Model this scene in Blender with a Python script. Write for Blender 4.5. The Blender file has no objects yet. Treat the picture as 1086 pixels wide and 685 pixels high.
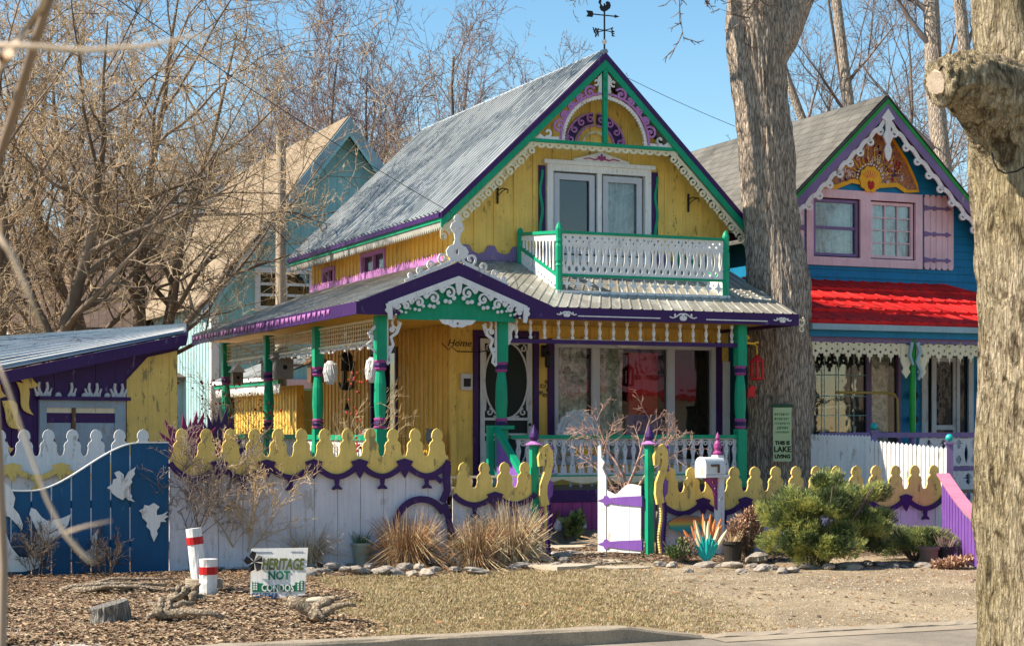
import bpy, math, random
import numpy as np
from mathutils import Vector, Matrix, noise
R = math.radians
scene = bpy.context.scene
C = scene.collection
FPX, CX, HY, EYE = 1896.0, 543.0, 455.0, 1.55
YAW = R(23.3)
def P(px, py, d):
    """world point seen at photo pixel (px,py) at depth d"""
    return Vector(((px-CX)/FPX*d, d, EYE+(HY-py)/FPX*d))
def G(px, py, z=0.0):
    """point on ground level z seen at that pixel"""
    return P(px, py, FPX*(EYE-z)/(py-HY))
UX = Vector((math.cos(YAW), math.sin(YAW), 0)); VX = Vector((-math.sin(YAW), math.cos(YAW), 0))

# ------------------------------------------------------------------ materials
MATS = {}
def newmat(name):
    m = bpy.data.materials.new(name); m.use_nodes = True
    nt = m.node_tree; b = nt.nodes['Principled BSDF']
    return m, nt, b
def s2l(c):
    return tuple(((x/255)/12.92 if x/255 <= .04045 else ((x/255+.055)/1.055)**2.4) for x in c)
def ramp(nt, fac, stops):
    r = nt.nodes.new('ShaderNodeValToRGB'); nt.links.new(fac, r.inputs[0])
    el = r.color_ramp.elements
    while len(el) < len(stops): el.new(.5)
    for e, (p, c) in zip(el, stops):
        e.position = p; e.color = (*c, 1) if len(c) == 3 else c
    return r.outputs[0]
def noise_n(nt, scale, detail=4, rough=.6, vec=None, dist=0):
    n = nt.nodes.new('ShaderNodeTexNoise'); n.inputs['Scale'].default_value = scale
    n.inputs['Detail'].default_value = detail; n.inputs['Roughness'].default_value = rough
    n.inputs['Distortion'].default_value = dist
    if vec is not None: nt.links.new(vec, n.inputs['Vector'])
    return n.outputs['Fac']
def pos(nt, sc=None):
    g = nt.nodes.new('ShaderNodeNewGeometry'); o = g.outputs['Position']
    if sc:
        m = nt.nodes.new('ShaderNodeMapping'); m.inputs['Scale'].default_value = sc
        nt.links.new(o, m.inputs['Vector']); o = m.outputs[0]
    return o
def objc(nt, sc=None):
    g = nt.nodes.new('ShaderNodeTexCoord'); o = g.outputs['Object']
    if sc:
        m = nt.nodes.new('ShaderNodeMapping'); m.inputs['Scale'].default_value = sc
        nt.links.new(o, m.inputs['Vector']); o = m.outputs[0]
    return o
def mixc(nt, fac, a, b, mode='MIX'):
    m = nt.nodes.new('ShaderNodeMix'); m.data_type = 'RGBA'; m.blend_type = mode
    for s, v in ((m.inputs[0], fac), (m.inputs[6], a), (m.inputs[7], b)):
        if hasattr(v, 'links') or hasattr(v, 'is_output'): nt.links.new(v, s)
        elif isinstance(v, (int, float)): s.default_value = v
        else: s.default_value = (*v, 1)
    return m.outputs[2]
def bump(nt, b, h, strength=.3, dist=.02):
    n = nt.nodes.new('ShaderNodeBump'); n.inputs['Strength'].default_value = strength
    n.inputs['Distance'].default_value = dist
    nt.links.new(h, n.inputs['Height']); nt.links.new(n.outputs[0], b.inputs['Normal'])
def paint(name, rgb, rough=.45, var=.16, wear=.0, grain=True, wearcol=(.32, .28, .22)):
    """weathered exterior house paint: blotchy tone, vertical grain, chipped spots"""
    if name in MATS: return MATS[name]
    m, nt, b = newmat(name)
    n1 = noise_n(nt, 2.2, 5, .65, pos(nt))
    dk = tuple(c*(1-var*1.6) for c in rgb); lt = tuple(min(1, c*(1+var*.8)) for c in rgb)
    col = ramp(nt, n1, [(.3, dk), (.7, lt)])
    if grain:
        n2 = noise_n(nt, 1.0, 6, .7, pos(nt, (28, 28, 1.6)))
        col = mixc(nt, .35, col, ramp(nt, n2, [(.3, tuple(c*.62 for c in rgb)), (.65, tuple(min(1, c*1.12) for c in rgb))]))
        bump(nt, b, n2, .35, .004)
    if wear > 0:
        wear = wear*1.25+.05
        n3 = noise_n(nt, 9, 8, .75, pos(nt, (1, 1, .35)))
        w = ramp(nt, n3, [(.66-wear*.2, (0, 0, 0)), (.70-wear*.2, (1, 1, 1))])
        col = mixc(nt, w, col, wearcol)
    nt.links.new(col, b.inputs['Base Color'])
    b.inputs['Roughness'].default_value = rough; b.inputs['Specular IOR Level'].default_value = .22
    MATS[name] = m; return m
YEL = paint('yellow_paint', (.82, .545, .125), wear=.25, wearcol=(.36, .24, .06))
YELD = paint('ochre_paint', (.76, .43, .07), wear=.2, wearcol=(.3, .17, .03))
YELF = paint('yellow_fence_paint', (.82, .57, .16), wear=.35, wearcol=(.33, .25, .10))
PUR = paint('purple_paint', (.046, .015, .098), wear=.15, wearcol=(.14, .09, .2))
PURL = paint('light_purple_paint', (.20, .085, .36), wear=.15, wearcol=(.35, .22, .5))
LIL = paint('lilac_paint', (.44, .18, .44), wear=.2, wearcol=(.5, .36, .55))
VIO = paint('dusty_violet_paint', (.20, .14, .30), wear=.1)
PNK = paint('pink_paint', (.72, .52, .56), wear=.15, wearcol=(.6, .45, .42))
CMAG = paint('deep_magenta_paint', (.24, .02, .10)); CPUR = paint('deep_purple_paint', (.045, .018, .075)); PNKC = paint('rose_pink_cap', (.66, .22, .33)); MAG = paint('magenta_paint', (.32, .055, .21), wear=.2, wearcol=(.3, .12, .24))
GRN = paint('green_paint', (.006, .30, .155), wear=.12, wearcol=(.05, .26, .17))
GRN2 = paint('leaf_green_paint', (.02, .30, .05), wear=.1)
WHT = paint('white_paint', (.76, .75, .72), wear=.3, var=.08, wearcol=(.45, .42, .38))
CRM = paint('cream_paint', (.72, .64, .44), wear=.3, var=.08, wearcol=(.5, .4, .2))
GREYW = paint('grey_white_paint', (.58, .58, .60), wear=.3, var=.1, wearcol=(.36, .34, .33))
FWHT = paint('lavender_white_paint', (.66, .64, .68), wear=.3, var=.10, wearcol=(.46, .43, .42))
BLU = paint('blue_paint', (.006, .085, .20), wear=.12, wearcol=(.05, .16, .28))
TEALW = paint('peacock_blue_siding', (.012, .19, .37), wear=.12, wearcol=(.06, .2, .26))
AQUAL = paint('pale_aqua_siding', (.36, .54, .55), wear=.3); AQUA = paint('aqua_siding', (.30, .58, .60), wear=.2, wearcol=(.2, .4, .4))
SKYB = paint('pale_blue_paint', (.30, .42, .46), wear=.2)
RED = paint('red_paint', (.50, .02, .02), wear=.1, wearcol=(.3, .02, .02))
GREYT = paint('weathered_grey_trim', (.34, .33, .29), wear=.3, wearcol=(.2, .19, .17)); WINF = paint('grey_window_frame', (.50, .51, .55), var=.06, grain=False)
BLKI = paint('black_iron', (.018, .017, .018), rough=.4, grain=False, var=.1)
BRN = paint('brown_wood', (.14, .075, .04), wear=.3)
TIMB = paint('grey_timber', (.20, .17, .14), wear=.4, wearcol=(.1, .08, .06))
BLUG = paint('grey_blue_door', (.30, .38, .45), wear=.3)
ORG = paint('orange_glaze', (.75, .25, .08), rough=.25, grain=False)
TRQ = paint('turquoise_glaze', (.02, .42, .40), rough=.2, grain=False)
GLD = paint('gold_yellow_paint', (.80, .42, .02), wear=.1, wearcol=(.5, .25, .02))
CLAY = paint('grey_clay', (.24, .22, .20), rough=.8, grain=False, wear=.3)
TERR = paint('brown_plastic_pot', (.20, .13, .10), rough=.6, grain=False)
WICK = paint('pale_wicker', (.66, .68, .72), rough=.7, grain=False)

def m_metal(name, base, ribs=True, rust=.3, rough=.42, streak=(.8, 9, .8), dirt_shade=(.10, .13, .15)):
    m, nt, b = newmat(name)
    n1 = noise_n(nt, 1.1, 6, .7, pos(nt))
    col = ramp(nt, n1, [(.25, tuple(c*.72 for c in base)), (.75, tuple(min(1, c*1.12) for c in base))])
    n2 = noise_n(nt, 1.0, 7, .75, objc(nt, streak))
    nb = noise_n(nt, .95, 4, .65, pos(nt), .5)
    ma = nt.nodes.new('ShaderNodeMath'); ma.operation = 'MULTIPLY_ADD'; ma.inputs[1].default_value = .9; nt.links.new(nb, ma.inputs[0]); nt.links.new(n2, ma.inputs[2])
    w = ramp(nt, ma.outputs[0], [(1.0-rust*.12, (0, 0, 0)), (1.10-rust*.12, (1, 1, 1))])  # streaky dirt and patches of twig shade painted in; rust sets the spread
    col = mixc(nt, mixc(nt, .62, (0, 0, 0), w), col, dirt_shade)
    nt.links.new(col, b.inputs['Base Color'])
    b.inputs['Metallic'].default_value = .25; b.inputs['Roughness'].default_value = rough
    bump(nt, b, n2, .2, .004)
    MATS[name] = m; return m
METR = m_metal('galvanised_roof', (.47, .49, .48), rust=.26)  # bluish blotches paint twig shade onto the sheet along with dirt streaks
BRASS = paint('dull_brass', (.36, .24, .05), grain=False); SEAM = paint('dark_roof_seam', (.13, .15, .16), grain=False); SLATE = m_metal('slate_blue_sheet', (.14, .19, .26), rust=.3)
METR2 = m_metal('weathered_porch_roof', (.47, .45, .39), rust=.95, streak=(7, 3, 1), dirt_shade=(.20, .18, .145))
REDR = paint('red_roof_metal', (.78, .018, .015), rough=.75, var=.30, grain=False, wear=.40, wearcol=(.42, .03, .025))

def m_shingle(name, a, c, sc=1.3):
    m, nt, b = newmat(name)
    tc = nt.nodes.new('ShaderNodeTexCoord')
    br = nt.nodes.new('ShaderNodeTexBrick'); nt.links.new(tc.outputs['UV'], br.inputs['Vector'])
    br.inputs['Scale'].default_value = sc; br.inputs['Color1'].default_value = (*a, 1); br.inputs['Color2'].default_value = (*c, 1)
    br.inputs['Mortar'].default_value = (*[x*.25 for x in a], 1); br.inputs['Bias'].default_value = .1; br.inputs['Mortar Size'].default_value = .022
    n = noise_n(nt, 1.6, 7, .7, pos(nt))
    col = mixc(nt, .6, br.outputs['Color'], ramp(nt, n, [(.3, tuple(x*.5 for x in a)), (.7, tuple(min(1, x*1.25) for x in c))]))
    nt.links.new(col, b.inputs['Base Color']); b.inputs['Roughness'].default_value = .9
    bump(nt, b, br.outputs['Fac'], .5, .01); return m
SHGREY = m_shingle('grey_shingles', (.075, .07, .06), (.15, .14, .12))
SHBRN = m_shingle('brown_shingles', (.07, .045, .035), (.13, .085, .06))
SHTAN = m_shingle('tan_shingles', (.18, .135, .085), (.30, .225, .145))

def m_glass(name, tint=(.02, .025, .03), trans=.0):
    m, nt, b = newmat(name)
    b.inputs['Base Color'].default_value = (*tint, 1)
    b.inputs['Roughness'].default_value = .04
    b.inputs['IOR'].default_value = 1.85
    b.inputs['Specular IOR Level'].default_value = .5
    if trans:
        tr = nt.nodes.new('ShaderNodeBsdfTransparent'); mx = nt.nodes.new('ShaderNodeMixShader')
        gl_ = nt.nodes.new('ShaderNodeBsdfGlossy'); gl_.inputs['Roughness'].default_value = .02; fr_ = nt.nodes.new('ShaderNodeFresnel'); fr_.inputs['IOR'].default_value = 1.62
        nt.links.new(fr_.outputs[0], mx.inputs[0]); nt.links.new(tr.outputs[0], mx.inputs[1]); nt.links.new(gl_.outputs[0], mx.inputs[2])
        nt.links.new(mx.outputs[0], nt.nodes['Material Output'].inputs[0])
        bump(nt, gl_, noise_n(nt, 1.6, 3, .5, pos(nt)), .16, .02)
    n = noise_n(nt, 2.2, 3, .5, pos(nt)); bump(nt, b, n, .25, .05)
    return m
GLASS = m_glass('window_glass', trans=.72)
DGLASS = m_glass('dark_window_glass')
def m_plain(name, col, rough=.7, emit=0):
    m, nt, b = newmat(name); b.inputs['Specular IOR Level'].default_value = .2; b.inputs['Base Color'].default_value = (*col, 1); b.inputs['Roughness'].default_value = rough
    return m
DARK = m_plain('dark_interior', (.02, .019, .018), .9)
def m_cloth(name, a, c, sc=4):
    m, nt, b = newmat(name)
    n = noise_n(nt, sc, 6, .7, pos(nt), .8)
    nt.links.new(ramp(nt, n, [(.32, a), (.62, c)]), b.inputs['Base Color']); b.inputs['Roughness'].default_value = .85
    return m
CURT_REFL = m_cloth('sage_curtain_reflections', (.07, .085, .06), (.80, .82, .68), 9)  # strong pale blotches paint window reflections into the cloth
CURTW = m_cloth('pale_blue_curtain', (.20, .30, .34), (.48, .56, .58), 6)
SCR = m_plain('black_mesh_screen', (.022, .03, .028), .75)

def m_bark(name, dk, lt, sc=(9, 9, 1.3), bs=1.0, moss=None, bd=.05):
    m, nt, b = newmat(name)
    v = pos(nt, sc)
    vo = nt.nodes.new('ShaderNodeTexVoronoi'); vo.feature = 'DISTANCE_TO_EDGE'; vo.inputs['Scale'].default_value = 1.0
    nz = nt.nodes.new('ShaderNodeTexNoise'); nz.inputs['Scale'].default_value = .9; nz.inputs['Detail'].default_value = 5
    nt.links.new(v, nz.inputs['Vector'])
    add = nt.nodes.new('ShaderNodeVectorMath'); add.operation = 'ADD'
    nt.links.new(v, add.inputs[0]); nt.links.new(nz.outputs['Color'], add.inputs[1])
    nt.links.new(add.outputs[0], vo.inputs['Vector'])
    n2 = noise_n(nt, 1.4, 8, .75, v)
    ma = nt.nodes.new('ShaderNodeMath'); ma.operation = 'MULTIPLY_ADD'; ma.inputs[1].default_value = 1.6
    nt.links.new(vo.outputs['Distance'], ma.inputs[0]); nt.links.new(n2, ma.inputs[2])
    col = ramp(nt, ma.outputs[0], [(.38, dk), (.85, lt)])
    if moss:
        n3 = noise_n(nt, 1.3, 5, .6, pos(nt))
        col = mixc(nt, ramp(nt, n3, [(.48, (0, 0, 0)), (.7, (.7, .7, .7))]), col, moss)
    nt.links.new(col, b.inputs['Base Color']); b.inputs['Roughness'].default_value = .92
    bump(nt, b, ma.outputs[0], bs, bd)
    return m
BARK = m_bark('maple_bark', (.07, .055, .042), (.62, .50, .39), (26, 26, 4.5), .9, bd=.06)
def m_bark2(name):
    m, nt, b = newmat(name)
    v = pos(nt, (34, 34, 15)); n1 = noise_n(nt, 1.0, 9, .72, v, .6); n2 = noise_n(nt, .35, 5, .6, v, 1.0); n3 = noise_n(nt, 1.1, 4, .6, pos(nt))
    ma = nt.nodes.new('ShaderNodeMath'); ma.operation = 'MULTIPLY_ADD'; ma.inputs[1].default_value = .6; nt.links.new(n2, ma.inputs[0]); nt.links.new(n1, ma.inputs[2])
    c = ramp(nt, ma.outputs[0], [(.58, (.14, .105, .065)), (.70, (.54, .43, .28)), (.86, (.84, .70, .49))])
    c = mixc(nt, ramp(nt, n3, [(.42, (0, 0, 0)), (.62, (.55, .55, .55))]), c, (.46, .37, .17), 'MIX')
    c = mixc(nt, ramp(nt, n2, [(.34, (.8, .8, .8)), (.50, (0, 0, 0))]), c, (.10, .07, .045))
    vo = nt.nodes.new('ShaderNodeTexVoronoi'); vo.feature = 'DISTANCE_TO_EDGE'; vo.inputs['Scale'].default_value = 1.0
    wv = pos(nt, (44, 44, 6)); nz_ = nt.nodes.new('ShaderNodeTexNoise'); nz_.inputs['Scale'].default_value = .6; nz_.inputs['Detail'].default_value = 6; nt.links.new(wv, nz_.inputs['Vector'])
    ad = nt.nodes.new('ShaderNodeVectorMath'); ad.operation = 'MULTIPLY_ADD'; ad.inputs[1].default_value = (2.2, 2.2, 2.2); nt.links.new(nz_.outputs['Color'], ad.inputs[0]); nt.links.new(wv, ad.inputs[2]); nt.links.new(ad.outputs[0], vo.inputs['Vector'])
    cr = ramp(nt, vo.outputs['Distance'], [(.02, (.30, .26, .22)), (.16, (1, 1, 1))])
    c = mixc(nt, .5, c, cr, 'MULTIPLY')
    sm = nt.nodes.new('ShaderNodeMath'); sm.operation = 'MULTIPLY_ADD'; sm.inputs[1].default_value = .5; nt.links.new(cr, sm.inputs[0]); nt.links.new(ma.outputs[0], sm.inputs[2])
    nt.links.new(c, b.inputs['Base Color']); b.inputs['Roughness'].default_value = .92; b.inputs['Specular IOR Level'].default_value = .15; bump(nt, b, sm.outputs[0], 1.0, .10); return m
BARK2 = m_bark2('mossy_bark')
def m_twig(name, a, c):
    m, nt, b = newmat(name)
    n = noise_n(nt, .9, 3, .6, pos(nt))
    nt.links.new(ramp(nt, n, [(.35, a), (.65, c)]), b.inputs['Base Color']); b.inputs['Roughness'].default_value = .85
    return m
TW_T = m_twig('tan_twig', (.23, .155, .085), (.68, .50, .30)); TW_B = m_twig('brown_bark', (.085, .06, .042), (.24, .175, .12))
TW_G = m_twig('grey_twig', (.13, .10, .085), (.27, .21, .18))
TW_R = m_twig('reddish_twig', (.16, .10, .085), (.28, .19, .16))
TW_D = m_twig('dark_bark', (.07, .05, .04), (.19, .145, .11))

# ------------------------------------------------------------------ mesh building
def tag(o, label=None, cat=None, group=None, kind=None):
    if label: o['label'] = label
    if cat: o['category'] = cat
    if group: o['group'] = group
    if kind: o['kind'] = kind
    return o
def thing(name, label, cat, loc=(0, 0, 0), rz=0, group=None):
    o = bpy.data.objects.new(name, None); C.objects.link(o)
    o.empty_display_size = .2
    o.location = loc; o.rotation_euler = (0, 0, rz); return tag(o, label, cat, group)
def link(name, me, mat, parent=None):
    o = bpy.data.objects.new(name, me); C.objects.link(o)
    if mat is not None:
        me.materials.clear(); me.materials.append(mat)
    if parent is not None: o.parent = parent
    return o
class MB:
    def __init__(s): s.v = []; s.f = []
    def add(s, vs, fs):
        n = len(s.v); s.v += [tuple(x) for x in vs]; s.f += [tuple(i+n for i in f) for f in fs]; return s
    def box(s, a, b):
        x0, y0, z0 = a; x1, y1, z1 = b
        return s.add([(x0,y0,z0),(x1,y0,z0),(x1,y1,z0),(x0,y1,z0),(x0,y0,z1),(x1,y0,z1),(x1,y1,z1),(x0,y1,z1)],
                     [(0,3,2,1),(4,5,6,7),(0,1,5,4),(1,2,6,5),(2,3,7,6),(3,0,4,7)])
    def bar(s, p, q, w, h, up=(0, 0, 1)):
        """box beam from p to q, width w sideways, height h along up"""
        p = Vector(p); q = Vector(q); d = (q-p).normalized(); sd = d.cross(Vector(up))
        if sd.length < 1e-4: sd = d.cross(Vector((0, 1, 0)))
        sd.normalize(); u = sd.cross(d).normalized()
        vs = []
        for c in (p, q):
            for a, b in ((-1,-1),(1,-1),(1,1),(-1,1)): vs.append(c+sd*a*w/2+u*b*h/2)
        return s.add(vs, [(0,1,2,3)[::-1],(4,5,6,7),(0,1,5,4),(1,2,6,5),(2,3,7,6),(3,0,4,7)])
    def tube(s, pts, rad, n=8, cap=True, wob=0, rng=None):
        pts = [Vector(p) for p in pts]; k = len(pts)
        if not hasattr(rad, '__len__'): rad = [rad]*k
        vs = []; prev = None
        for i, p in enumerate(pts):
            t = (pts[min(i+1, k-1)]-pts[max(i-1, 0)]); t = t.normalized() if t.length > 1e-9 else Vector((0, 0, 1))
            if prev is None:
                a = t.cross(Vector((0, 0, 1)));
                if a.length < .1: a = t.cross(Vector((1, 0, 0)))
                a.normalize()
            else:
                a = prev-t*prev.dot(t); a.normalize()
            prev = a; b = t.cross(a)
            for j in range(n):
                an = 2*math.pi*j/n; r = rad[i]*(1+(rng.uniform(-wob, wob) if rng else 0))
                vs.append(p+a*math.cos(an)*r+b*math.sin(an)*r)
        fs = [(i*n+j, i*n+(j+1) % n, (i+1)*n+(j+1) % n, (i+1)*n+j) for i in range(k-1) for j in range(n)]
        if cap: fs += [tuple(range(n))[::-1], tuple((k-1)*n+j for j in range(n))]
        return s.add(vs, fs)
    def lathe(s, c, prof, n=12, sy=1.0):
        """prof: list of (r, z)"""
        vs = []
        for r, z in prof:
            for j in range(n):
                a = 2*math.pi*j/n; vs.append((c[0]+r*math.cos(a), c[1]+sy*r*math.sin(a), c[2]+z))
        k = len(prof)
        fs = [(i*n+j, i*n+(j+1) % n, (i+1)*n+(j+1) % n, (i+1)*n+j) for i in range(k-1) for j in range(n)]
        fs += [tuple(range(n))[::-1], tuple((k-1)*n+j for j in range(n))]
        return s.add(vs, fs)
    def ball(s, c, r, n=10, sc=(1, 1, 1), jit=0, rng=None):
        prof = []; m = max(4, n//2+1); vs = []; fs = []
        for i in range(m+1):
            th = math.pi*i/m
            for j in range(n):
                a = 2*math.pi*j/n; k = 1+(rng.uniform(-jit, jit) if (rng and 0 < i < m) else 0)
                vs.append((c[0]+r*sc[0]*math.sin(th)*math.cos(a)*k, c[1]+r*sc[1]*math.sin(th)*math.sin(a)*k, c[2]-r*sc[2]*math.cos(th)*k))
        for i in range(m):
            for j in range(n): fs.append((i*n+j, i*n+(j+1) % n, (i+1)*n+(j+1) % n, (i+1)*n+j))
        return s.add(vs, fs)
    def poly(s, pts): return s.add(pts, [tuple(range(len(pts)))])
    def merge(s, me, M=None):
        vs = [(M @ v.co if M else v.co) for v in me.vertices]
        return s.add(vs, [tuple(p.vertices) for p in me.polygons])
    def build(s, name, mat, parent=None, smooth=False):
        me = bpy.data.meshes.new(name); me.from_pydata([tuple(v) for v in s.v], [], s.f)
        me.validate(); me.update()
        if smooth: me.polygons.foreach_set('use_smooth', [True]*len(me.polygons))
        return link(name, me, mat, parent)
# 2D fretwork -------------------------------------------------------
def curve_mesh(loops, th):
    cu = bpy.data.curves.new('tmp', 'CURVE'); cu.dimensions = '2D'; cu.fill_mode = 'BOTH'; cu.extrude = th/2
    for lp in loops:
        sp = cu.splines.new('POLY'); sp.points.add(len(lp)-1)
        for p, q in zip(sp.points, lp): p.co = (q[0], q[1], 0, 1)
        sp.use_cyclic_u = True
    ob = bpy.data.objects.new('tmp', cu); C.objects.link(ob)
    dg = bpy.context.evaluated_depsgraph_get(); me = bpy.data.meshes.new_from_object(ob.evaluated_get(dg))
    bpy.data.objects.remove(ob); bpy.data.curves.remove(cu)
    return me
def plane_mat(org, ax=(1, 0, 0), ay=(0, 0, 1)):
    """2D (x,y) -> org + x*ax + y*ay ; z-extrusion along ax x ay"""
    ax = Vector(ax); ay = Vector(ay); az = ax.cross(ay)
    M = Matrix.Identity(4)
    for i in range(3):
        M[i][0] = ax[i]; M[i][1] = ay[i]; M[i][2] = az[i]; M[i][3] = org[i]
    return M
def fret(mb, groups, th, org=(0, 0, 0), ax=(1, 0, 0), ay=(0, 0, 1)):
    """each group = list of loops (outer + holes) of its own; groups get slightly different thickness"""
    M = plane_mat(org, ax, ay)
    for i, g in enumerate(groups):
        me = curve_mesh(g, th+.0012*(i % 9)); mb.merge(me, M); bpy.data.meshes.remove(me)
    return mb
def rect(x0, y0, x1, y1): return [(x0, y0), (x1, y0), (x1, y1), (x0, y1)]
def circ(x, y, r, n=12, sy=1.0): return [(x+r*math.cos(2*math.pi*i/n), y+sy*r*math.sin(2*math.pi*i/n)) for i in range(n)]
def almond(x, y, w, h, k=0.0, n=7):
    """pointed oval, fattest at k(-1..1)"""
    L = []
    for sgn in (1, -1):
        for i in range(n):
            t = i/n if sgn > 0 else 1-i/n
            y_ = -h/2+h*t; tt = t**(math.log(.5)/math.log(.5+k*.35)) if k else t
            L.append((x+sgn*w/2*math.sin(math.pi*tt), y+y_))
    return L
def stroke(pts, w0, w1=None):
    """ribbon polygon along a 2D polyline, width w0 -> w1"""
    w1 = w0 if w1 is None else w1
    n = len(pts); a = []; b = []
    for i, p in enumerate(pts):
        q0 = pts[max(0, i-1)]; q1 = pts[min(n-1, i+1)]
        dx, dy = q1[0]-q0[0], q1[1]-q0[1]; L = math.hypot(dx, dy) or 1
        w = (w0+(w1-w0)*i/(n-1))/2
        a.append((p[0]-dy/L*w, p[1]+dx/L*w)); b.append((p[0]+dy/L*w, p[1]-dx/L*w))
    return a+b[::-1]
def spiral(cx, cy, r0, r1, a0, a1, n=14):
    return [(cx+(r0+(r1-r0)*i/n)*math.cos(R(a0+(a1-a0)*i/n)), cy+(r0+(r1-r0)*i/n)*math.sin(R(a0+(a1-a0)*i/n))) for i in range(n+1)]
def scroll(x, y, s, flip=1, w=.03, rot=0):
    """an S-leaf scroll: a curl with tail and leaf knobs; returns groups"""
    out = []
    curl = spiral(0, 0, .12, .42, 400, 60, 18)
    tail = [(.21, .36), (.5, .22), (.8, .02), (1.15, -.06), (1.5, .06)]
    pts = curl+tail[1:]
    cr, sr = math.cos(R(rot)), math.sin(R(rot))
    T = lambda p: (x+s*flip*(p[0]*cr-p[1]*sr), y+s*(p[0]*sr+p[1]*cr))
    out.append([stroke([T(p) for p in pts], w*1.3, w*.6)])
    out.append([[T(p) for p in circ(0, 0, .16, 8)]])
    out.append([[T(p) for p in almond(.85, .22, .2, .4)]])
    return out
def ribroof(mb, A, B, C_, D, pitch=.2, h=.02, w=.35, ov=None, n_len=1):
    """corrugated sheet: A->B along eave (low), D->C along ridge. ribs run A->D. rounded ribs."""
    A, B, C_, D = map(Vector, (A, B, C_, D))
    L = max((B-A).length, (C_-D).length); n = max(2, int(L/pitch))
    nrm = (B-A).cross(D-A).normalized()
    if nrm.z < 0: nrm = -nrm
    prof = []
    for i in range(n):
        for t, z in ((0, 0), ((1-w)*.5, 0), ((1-w)*.5+w*.25, 1), ((1-w)*.5+w*.75, 1), ((1-w)*.5+w, 0)):
            prof.append(((i+t)/n, z*h))
    prof.append((1, 0))
    vs = []
    for t, z in prof:
        a = A.lerp(B, t)+nrm*z; d = D.lerp(C_, t)+nrm*z
        for k in range(n_len+1): vs.append(a.lerp(d, k/n_len))
    m = n_len+1
    fs = [(i*m+k, (i+1)*m+k, (i+1)*m+k+1, i*m+k+1) for i in range(len(prof)-1) for k in range(n_len)]
    # underside
    o = -nrm*.02; n0 = len(vs); vs += [A+o, B+o, C_+o, D+o]; fs.append((n0, n0+3, n0+2, n0+1))
    return mb.add(vs, fs)
def slab(mb, pts, t):
    """thick polygon (t downwards)"""
    n = len(pts); vs = [Vector(p) for p in pts]+[Vector(p)-Vector((0, 0, t)) for p in pts]
    fs = [tuple(range(n)), tuple(range(n, 2*n))[::-1]]+[(i, i+n, (i+1) % n+n, (i+1) % n) for i in range(n)]
    return mb.add(vs, fs)
def uvplane(name, pts, t, mat, parent, sc=1.0):
    mb = MB(); slab(mb, pts, t); o = mb.build(name, mat, parent)
    me = o.data; uv = me.uv_layers.new(name='UVMap')
    a = Vector(pts[0]); e = (Vector(pts[1])-a).normalized(); n = e.cross(Vector(pts[-1])-a).normalized(); f = n.cross(e)
    for l in me.loops:
        c = me.vertices[l.vertex_index].co-a; uv.data[l.index].uv = (c.dot(e)*sc, c.dot(f)*sc)
    return o
def text_mesh(s, size, th=.004, bold=0.0, shear=0, sx=1.0):
    cu = bpy.data.curves.new('t', 'FONT'); cu.body = s; cu.size = size; cu.extrude = th; cu.offset = bold; cu.shear = shear
    cu.align_x = 'CENTER'; cu.align_y = 'CENTER'; cu.resolution_u = 2
    ob = bpy.data.objects.new('t', cu); C.objects.link(ob)
    me = bpy.data.meshes.new_from_object(ob.evaluated_get(bpy.context.evaluated_depsgraph_get()))
    bpy.data.objects.remove(ob)
    for v in me.vertices: v.co.x *= sx
    return me
def put_text(name, s, size, mat, parent, org, ax=(1, 0, 0), ay=(0, 0, 1), **k):
    me = text_mesh(s, size, **k); me.transform(plane_mat(org, ax, ay)); return link(name, me, mat, parent)
def copy_tree(o, parent=None):
    c = o.copy(); C.objects.link(c); c.parent = parent
    for ch in [x for x in o.children]: copy_tree(ch, c)
    return c
def tf(mb, M):
    mb.v = [tuple(M @ Vector(v)) for v in mb.v]; return mb
FRONT = lambda u, v, z: plane_mat((u, v, z))
LEFT = lambda u, v, z: plane_mat((u, v, z), (0, -1, 0))       # facing -u, local x runs towards the viewer
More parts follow.
